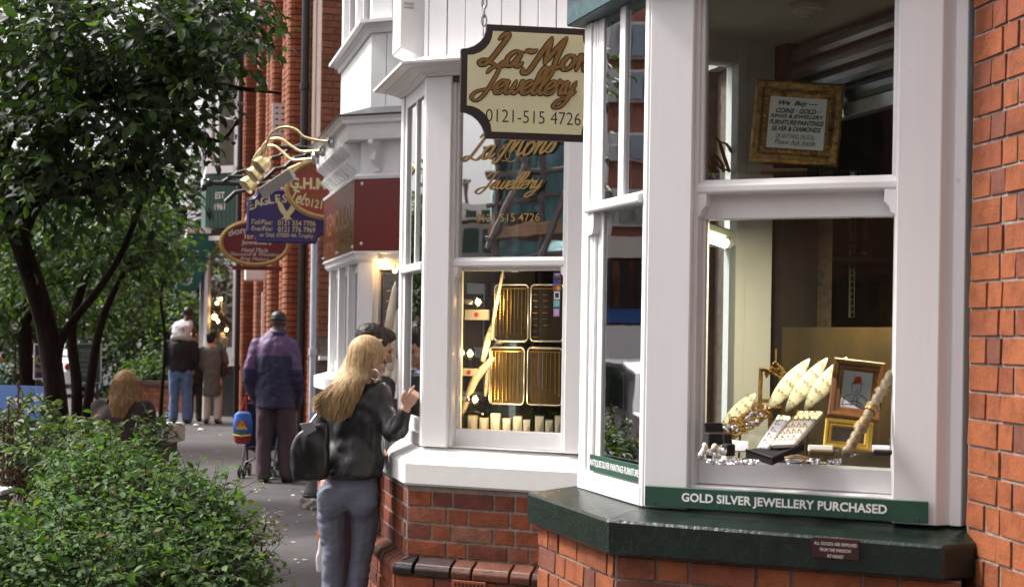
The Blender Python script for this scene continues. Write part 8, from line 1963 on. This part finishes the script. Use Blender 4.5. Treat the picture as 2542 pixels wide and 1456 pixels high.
# ------------------------------------------------------------------ parked cars
def car(name, loc, rz, col, label, L=4.2, H=1.42):
    t = thing(name, label, 'car', loc, rz); Mx = world(t)
    prof = [(-2.1, .32), (-2.12, .62), (-2.02, .86), (-1.62, .93), (-1.25, 1.30), (-.9, 1.41), (.25, 1.42), (.62, 1.34), (1.12, .95), (1.85, .80), (2.08, .62), (2.1, .34), (1.75, .27), (-1.8, .27)]
    rings = []
    for y, k in ((-.80, .93), (-.84, 1.0), (-.62, 1.0), (0, 1.02), (.62, 1.0), (.84, 1.0), (.80, .93)):
        rings.append([Mx @ Vector((x * (.985 if abs(y) > .7 else 1), y * (1 if z < .95 else .84), .27 + (z - .27) * (k if abs(y) > .7 else 1))) for x, z in prof])
    m = MB(); m.loft(rings); m.build('body', mat('car paint', col, .25, .03, 3, coat=.8), t, bevel=.02)
    gl_ = mat('car glass', (.02, .025, .03), .08, .1, 4)
    for sg_ in (-1, 1):
        m = MB(); a = [Mx @ Vector((x, sg_ * (.845 - max(0, z - .95) * .30) * 1.0, z)) for x, z in ((-1.35, .96), (-1.08, 1.28), (-.85, 1.35), (.22, 1.35), (.55, 1.29), (.95, .97))]; m.prism(a, Mx.to_3x3() @ Vector((0, sg_ * .012, 0))); m.build('side_window', gl_, t)
        for x in (-1.32, 1.30):
            c = Mx @ Vector((x, sg_ * .78, .31)); ax = Mx.to_3x3() @ Vector((0, 1, 0)); m = MB(); m.tube([c - ax * .09, c + ax * .09], .31, 18); wh = m.build('wheel', C_SHOE, t); m = MB(); m.tube([c + ax * sg_ * .091, c + ax * sg_ * .10], .19, 14); m.build('rim', M_['alu'], wh)
        m = MB(); m.ell(Mx @ Vector((2.0, sg_ * .6, .68)), (.12, .16, .08), 8, 6); m.build('headlight', M_['silver'], t); m = MB(); m.ell(Mx @ Vector((-2.06, sg_ * .62, .74)), (.06, .14, .09), 8, 6); m.build('tail_light', mat('tail light', (.35, .01, .01), .3, .05, 5), t)
    for x0, z0, x1, z1 in ((.70, 1.33, 1.10, .99), (-1.22, 1.28, -1.58, .97)):
        m = MB(); m.prism([Mx @ Vector(p) for p in ((x0, -.62, z0), (x0, .62, z0), (x1, .72, z1), (x1, -.72, z1))], Mx.to_3x3() @ Vector((math.copysign(.03, x0), 0, .025))); m.build('windscreen', gl_, t)
    return t
c0 = GX(290, 36); car('parked_car', (c0.x - .4, 36, 0), 1.2, (.62, .62, .64), 'pale silver car parked beyond the sitting woman')
# ------------------------------------------------------------------ what stands across the street (seen in the window panes)
def mirror(p, fc, o=-.07):
    n = Vector((fc.n.x, fc.n.y, 0)); L = fc.pt(0, 0, o); return p - n * (2 * (p - L).dot(n))
def MV(px, py, Y): return mirror(P(px, py, Y), G1)
def MW(px, py, Y): return mirror(P(px, py, Y), F2)
t0 = MV(1300, 1000, 24); t0.z = 0
sc_ = thing('scaffolding', 'tube scaffolding with teal netting round the building reflected in the second window', 'scaffolding', t0)
tube_m = mat('rusty scaffold tube', (.14, .115, .11), .5, .3, 14, metal=.3)
def pole(a, b, r=.055, nm='pole'):
    m = MB(); m.tube([a, b], r, 6); m.build(nm, tube_m, sc_)
Yv = 24
for px in (1232, 1345, 1440, 1530): 
    for dY in (0, 1.6):
        a = MV(px, 700, Yv + dY); a.z = 0; b = MV(px + 6, 60, Yv + dY); pole(a, b)
for py0, py1 in ((372, 356), (435, 420), (508, 478), (592, 576), (655, 630), (250, 245)): pole(MV(1205, py0, Yv), MV(1545, py1 - 20, Yv))
for a, b in (((1212, 620), (1330, 345)), ((1345, 640), (1440, 380)), ((1215, 590), (1255, 690)), ((1280, 345), (1345, 500))): pole(MV(*a, Yv - .3), MV(*b, Yv - .3), .06, 'brace')
for py in (380, 440, 500, 560): pole(MV(1296, py, Yv), MV(1342, py + 4, Yv), .03, 'rung')
for y0, y1 in ((560, 592),):
    for k in range(3):
        m = MB(); a, b = MV(1214, y0 + k * 11, Yv - .1), MV(1545, y0 - 22 + k * 11, Yv - .1); d = b - a; m.prism([a, a + Vector((0, 0, -.07)), a + Vector((.03, .03, -.07)), a + Vector((.03, .03, 0))], d); m.build('board', mat('scaffold board', (.42, .26, .16), .8, .25, 6), sc_)
def net(x0, x1, y0, y1, Y, seed):
    n, q = 16, 14; b = MB(); rr = random.Random(seed); vs = []
    for j in range(q + 1):
        for i in range(n + 1):
            u, v = i / n, j / q; p = MV(x0 + (x1 - x0) * u + 6 * math.sin(v * 5 + seed), y0 + (y1 - y0) * v, Y + .25 * math.sin(u * 9 + v * 3 + seed) + rr.uniform(-.04, .04)); vs.append(p)
    k = len(vs); vs2 = [v + Vector((.01, .01, 0)) for v in vs]; fs = []
    for j in range(q):
        for i in range(n): a = j * (n + 1) + i; fs.append((a, a + 1, a + n + 2, a + n + 1)); fs.append((k + a + n + 1, k + a + n + 2, k + a + 1, k + a))
    b.add(vs + vs2, fs); return b.build('netting', mat('teal debris netting', (.24, .40, .42), .8, .3, 4), sc_, smooth=True)
net(1222, 1262, 320, 555, Yv + .3, 1); net(1262, 1345, 330, 530, Yv + .5, 2); net(1345, 1550, 300, 560, Yv + .4, 3); net(1240, 1550, 600, 660, Yv + .6, 4)
ob_ = thing('workshop', 'low pale workshop building across the street reflected in the second window', 'building', MV(1200, 640, 30) * Vector((1, 1, 0)) if False else (MV(1200, 640, 30).x, MV(1200, 640, 30).y, 0))
def vbox(M_fn, x0, x1, y0, y1, Y0, Y1, nm, mt, parent, foot=False):
    b = MB(); p = [M_fn(x0, y1, Y0), M_fn(x1, y1, Y0), M_fn(x1 , y1, Y0).copy(), None]
    a0, a1 = M_fn(x0, y0, Y0), M_fn(x1, y0, Y0); z1 = a0.z; z0 = 0.0 if foot else M_fn(x0, y1, Y0).z
    d = Vector((a1.x - a0.x, a1.y - a0.y)); nn = Vector((-d.y, d.x)).normalized()
    view = Vector((M_fn(x0, y0, Y1).x - a0.x, M_fn(x0, y0, Y1).y - a0.y)); nn = nn if nn.dot(view) > 0 else -nn; dep = abs(Y1 - Y0)
    q = [Vector((a0.x, a0.y)), Vector((a1.x, a1.y)), Vector((a1.x, a1.y)) + nn * dep, Vector((a0.x, a0.y)) + nn * dep]
    if Y1 < Y0: q = [Vector((a0.x, a0.y)) - nn * 0, Vector((a1.x, a1.y)), Vector((a1.x, a1.y)) + nn * dep, Vector((a0.x, a0.y)) + nn * dep]
    b.plan(q, z0, z1); return b.build(nm, mt, parent)
M_['pale_render'] = mat('pale render', (.55, .53, .53), .8, .08, 4)
vbox(MV, 900, 1300, 508, 700, 30, 36, 'wall', M_['pale_render'], ob_, True)
vbox(MV, 895, 1305, 498, 520, 29.8, 29.75, 'parapet', M_['sill_white'], ob_); vbox(MV, 895, 1305, 540, 550, 29.7, 29.65, 'fascia', M_['brown'], ob_)
for x in (1060, 1105, 1150, 1196, 1240): vbox(MV, x, x + 34, 520, 536, 29.6, 29.55, 'clerestory', M_['panel_green'], ob_); vbox(MV, x, x + 36, 566, 630, 29.6, 29.55, 'window', M_['panel_green'], ob_)
ob2 = thing('warehouse', 'tall brick warehouse behind the scaffolding across the street', 'building', (MV(1500, 640, 27).x, MV(1500, 640, 27).y, 0)); vbox(MV, 1250, 2600, 430, 700, 27, 33, 'wall', M_['brick_wallish'] if 'brick_wallish' in M_ else mat('dark brick wall', (.10, .06, .05), .9, .3, 3), ob2, True)  # warehouse wall in one dark brick tone
for x in (1290, 1400, 1520): vbox(MV, x, x + 60, 480, 560, 26.9, 26.85, 'window', M_['dark'], ob2)
ma = MV(1158, 470, 45); ms_ = thing('aerial_mast', 'thin aerial mast on the roof behind the workshop', 'mast', (ma.x, ma.y, 0)); m = MB(); m.tube([(ma.x, ma.y, 0), (ma.x, ma.y, MV(1158, 445, 45).z)], .07, 6); m.build('pole', tube_m, ms_); m = MB(); z = MV(1158, 452, 45).z; m.tube([(ma.x - .5, ma.y - .3, z), (ma.x + .5, ma.y + .3, z)], .04, 5); m.build('aerial', tube_m, ms_)
# block of flats and shops reflected in the narrow pane
f0 = MW(1545, 900, 26); fb = thing('office_block', 'brick and glass office block across the street reflected in the narrow front pane', 'building', (f0.x, f0.y, 0))
vbox(MW, 1440, 1760, 0, 900, 26, 32, 'wall', mat('office brick', (.42, .19, .14), .85, .2, 3), fb, True)
vbox(MW, 1440, 1760, -260, -1, 26, 32, 'upper_wall', mat('office brick upper', (.42, .19, .14), .85, .2, 3), fb)
for k, (y0, y1) in enumerate(((-230, -100), (55, 148), (175, 255), (330, 400))):
    vbox(MW, 1440, 1760, y0, y1, 25.9, 25.8, 'band', M_['white_far'], fb)
    for x in (1447, 1480, 1550, 1580, 1612, 1645, 1680): vbox(MW, x, x + 27, y0 + 8, y1 - 6, 25.78, 25.7, 'window', mat('bluish office glass', (.28, .34, .42), .15, .1, 3), fb)
vbox(MW, 1500, 1530, -200, 460, 25.6, 25.5, 'white_pier', M_['white_far'], fb)
for y0, y1, mt in ((470, 560, M_['white_far']), (585, 640, M_['paper_warm']), (765, 800, C_BLUE), (806, 900, M_['white_far'])): vbox(MW, 1440, 1760, y0, y1, 25.9, 25.8, 'band', mt, fb)
for y0, y1 in ((478, 552), (650, 760)):
    for x in (1447, 1480, 1512, 1550, 1580, 1612, 1645): vbox(MW, x, x + 25, y0, y1, 25.78, 25.7, 'window', M_['dark'] if y0 > 600 else M_['dim_grey'], fb)
vc = MW(1560, 950, 15); ang = math.atan2((MW(1700, 950, 15) - vc).y, (MW(1700, 950, 15) - vc).x); car('parked_car', (vc.x - .5, vc.y, 0), 1.95, (.66, .66, .68), 'white car parked across the street reflected in the narrow front pane')
# unseen brick block added behind the viewer to darken the nearest pane
rs = np.random.RandomState(51)
ob3 = thing('pane_darkener', 'unseen brick block added behind the viewer to darken reflections in the nearest pane', 'building', (-12, -9, 0))
TF = Face((-5, -13), (-11.0, -8.0)); 
if TF.n.dot(Vector((1, 1))) < 0: TF = Face((-11.0, -8.0), (-5, -13))
m = MB(); TF.box(m, 0, TF.len, 0, 7.2, -6, 0); m.build('wall', mat('darkener brick', (.17, .075, .05), .9, .25, 2), ob3)
for i in range(2):
    for j in range(2): m = MB(); TF.box(m, 1 + i * 2.8, 2.3 + i * 2.8, .9 + j * 3, 2.6 + j * 3, .001, .06); w_ = m.build('window', M_['brown'], ob3); m = MB(); TF.box(m, 1.1 + i * 2.8, 2.2 + i * 2.8, 1.0 + j * 3, 2.5 + j * 3, .061, .07); m.build('pane', M_['dark'], w_)
m = MB(); TF.box(m, -.3, TF.len + .3, 7.201, 7.8, -6.2, .3); m.build('roof', M_['lead'], ob3)
# cards in the narrow front window
for lb, body, x0, x1, y0, y1, o_, rot, mt in (('white tilted card reading REPAIRS in the upper narrow window', 'REPAIRS', 1551, 1640, 398, 462, -.06, .10, M_['paper']), ('grey strip reading WE BUY at the top of the lower narrow window', 'WE BUY', 1522, 1600, 532, 574, -.06, .02, M_['dim_grey'])):
    ra, za = F2.at(x0, y0, o_); rb, zb = F2.at(x1, y1, o_); t = thing('window_card', lb, 'card', F2.pt(ra, zb, o_)); z_ = (F2.z(x0, y0, o_) + F2.z(x0, y1, o_)) / 2; h = F2.z(x0, y0, o_) - F2.z(x0, y1, o_)
    rb = min(rb, ra + .42); Mx = F2.M((ra + rb) / 2, z_, o_) @ Matrix.Rotation(rot, 4, 'Z'); w = rb - ra
    slab([(-w / 2, -h / 2), (w / 2, -h / 2), (w / 2, h / 2), (-w / 2, h / 2)], Mx, -.003, 0).build('card', mt, t); put_text([(fit(text_mb(body, .1, offset=.001), w * .72, h * .5), w * .06, 0, 0)], t, Mx, M_['ink'])
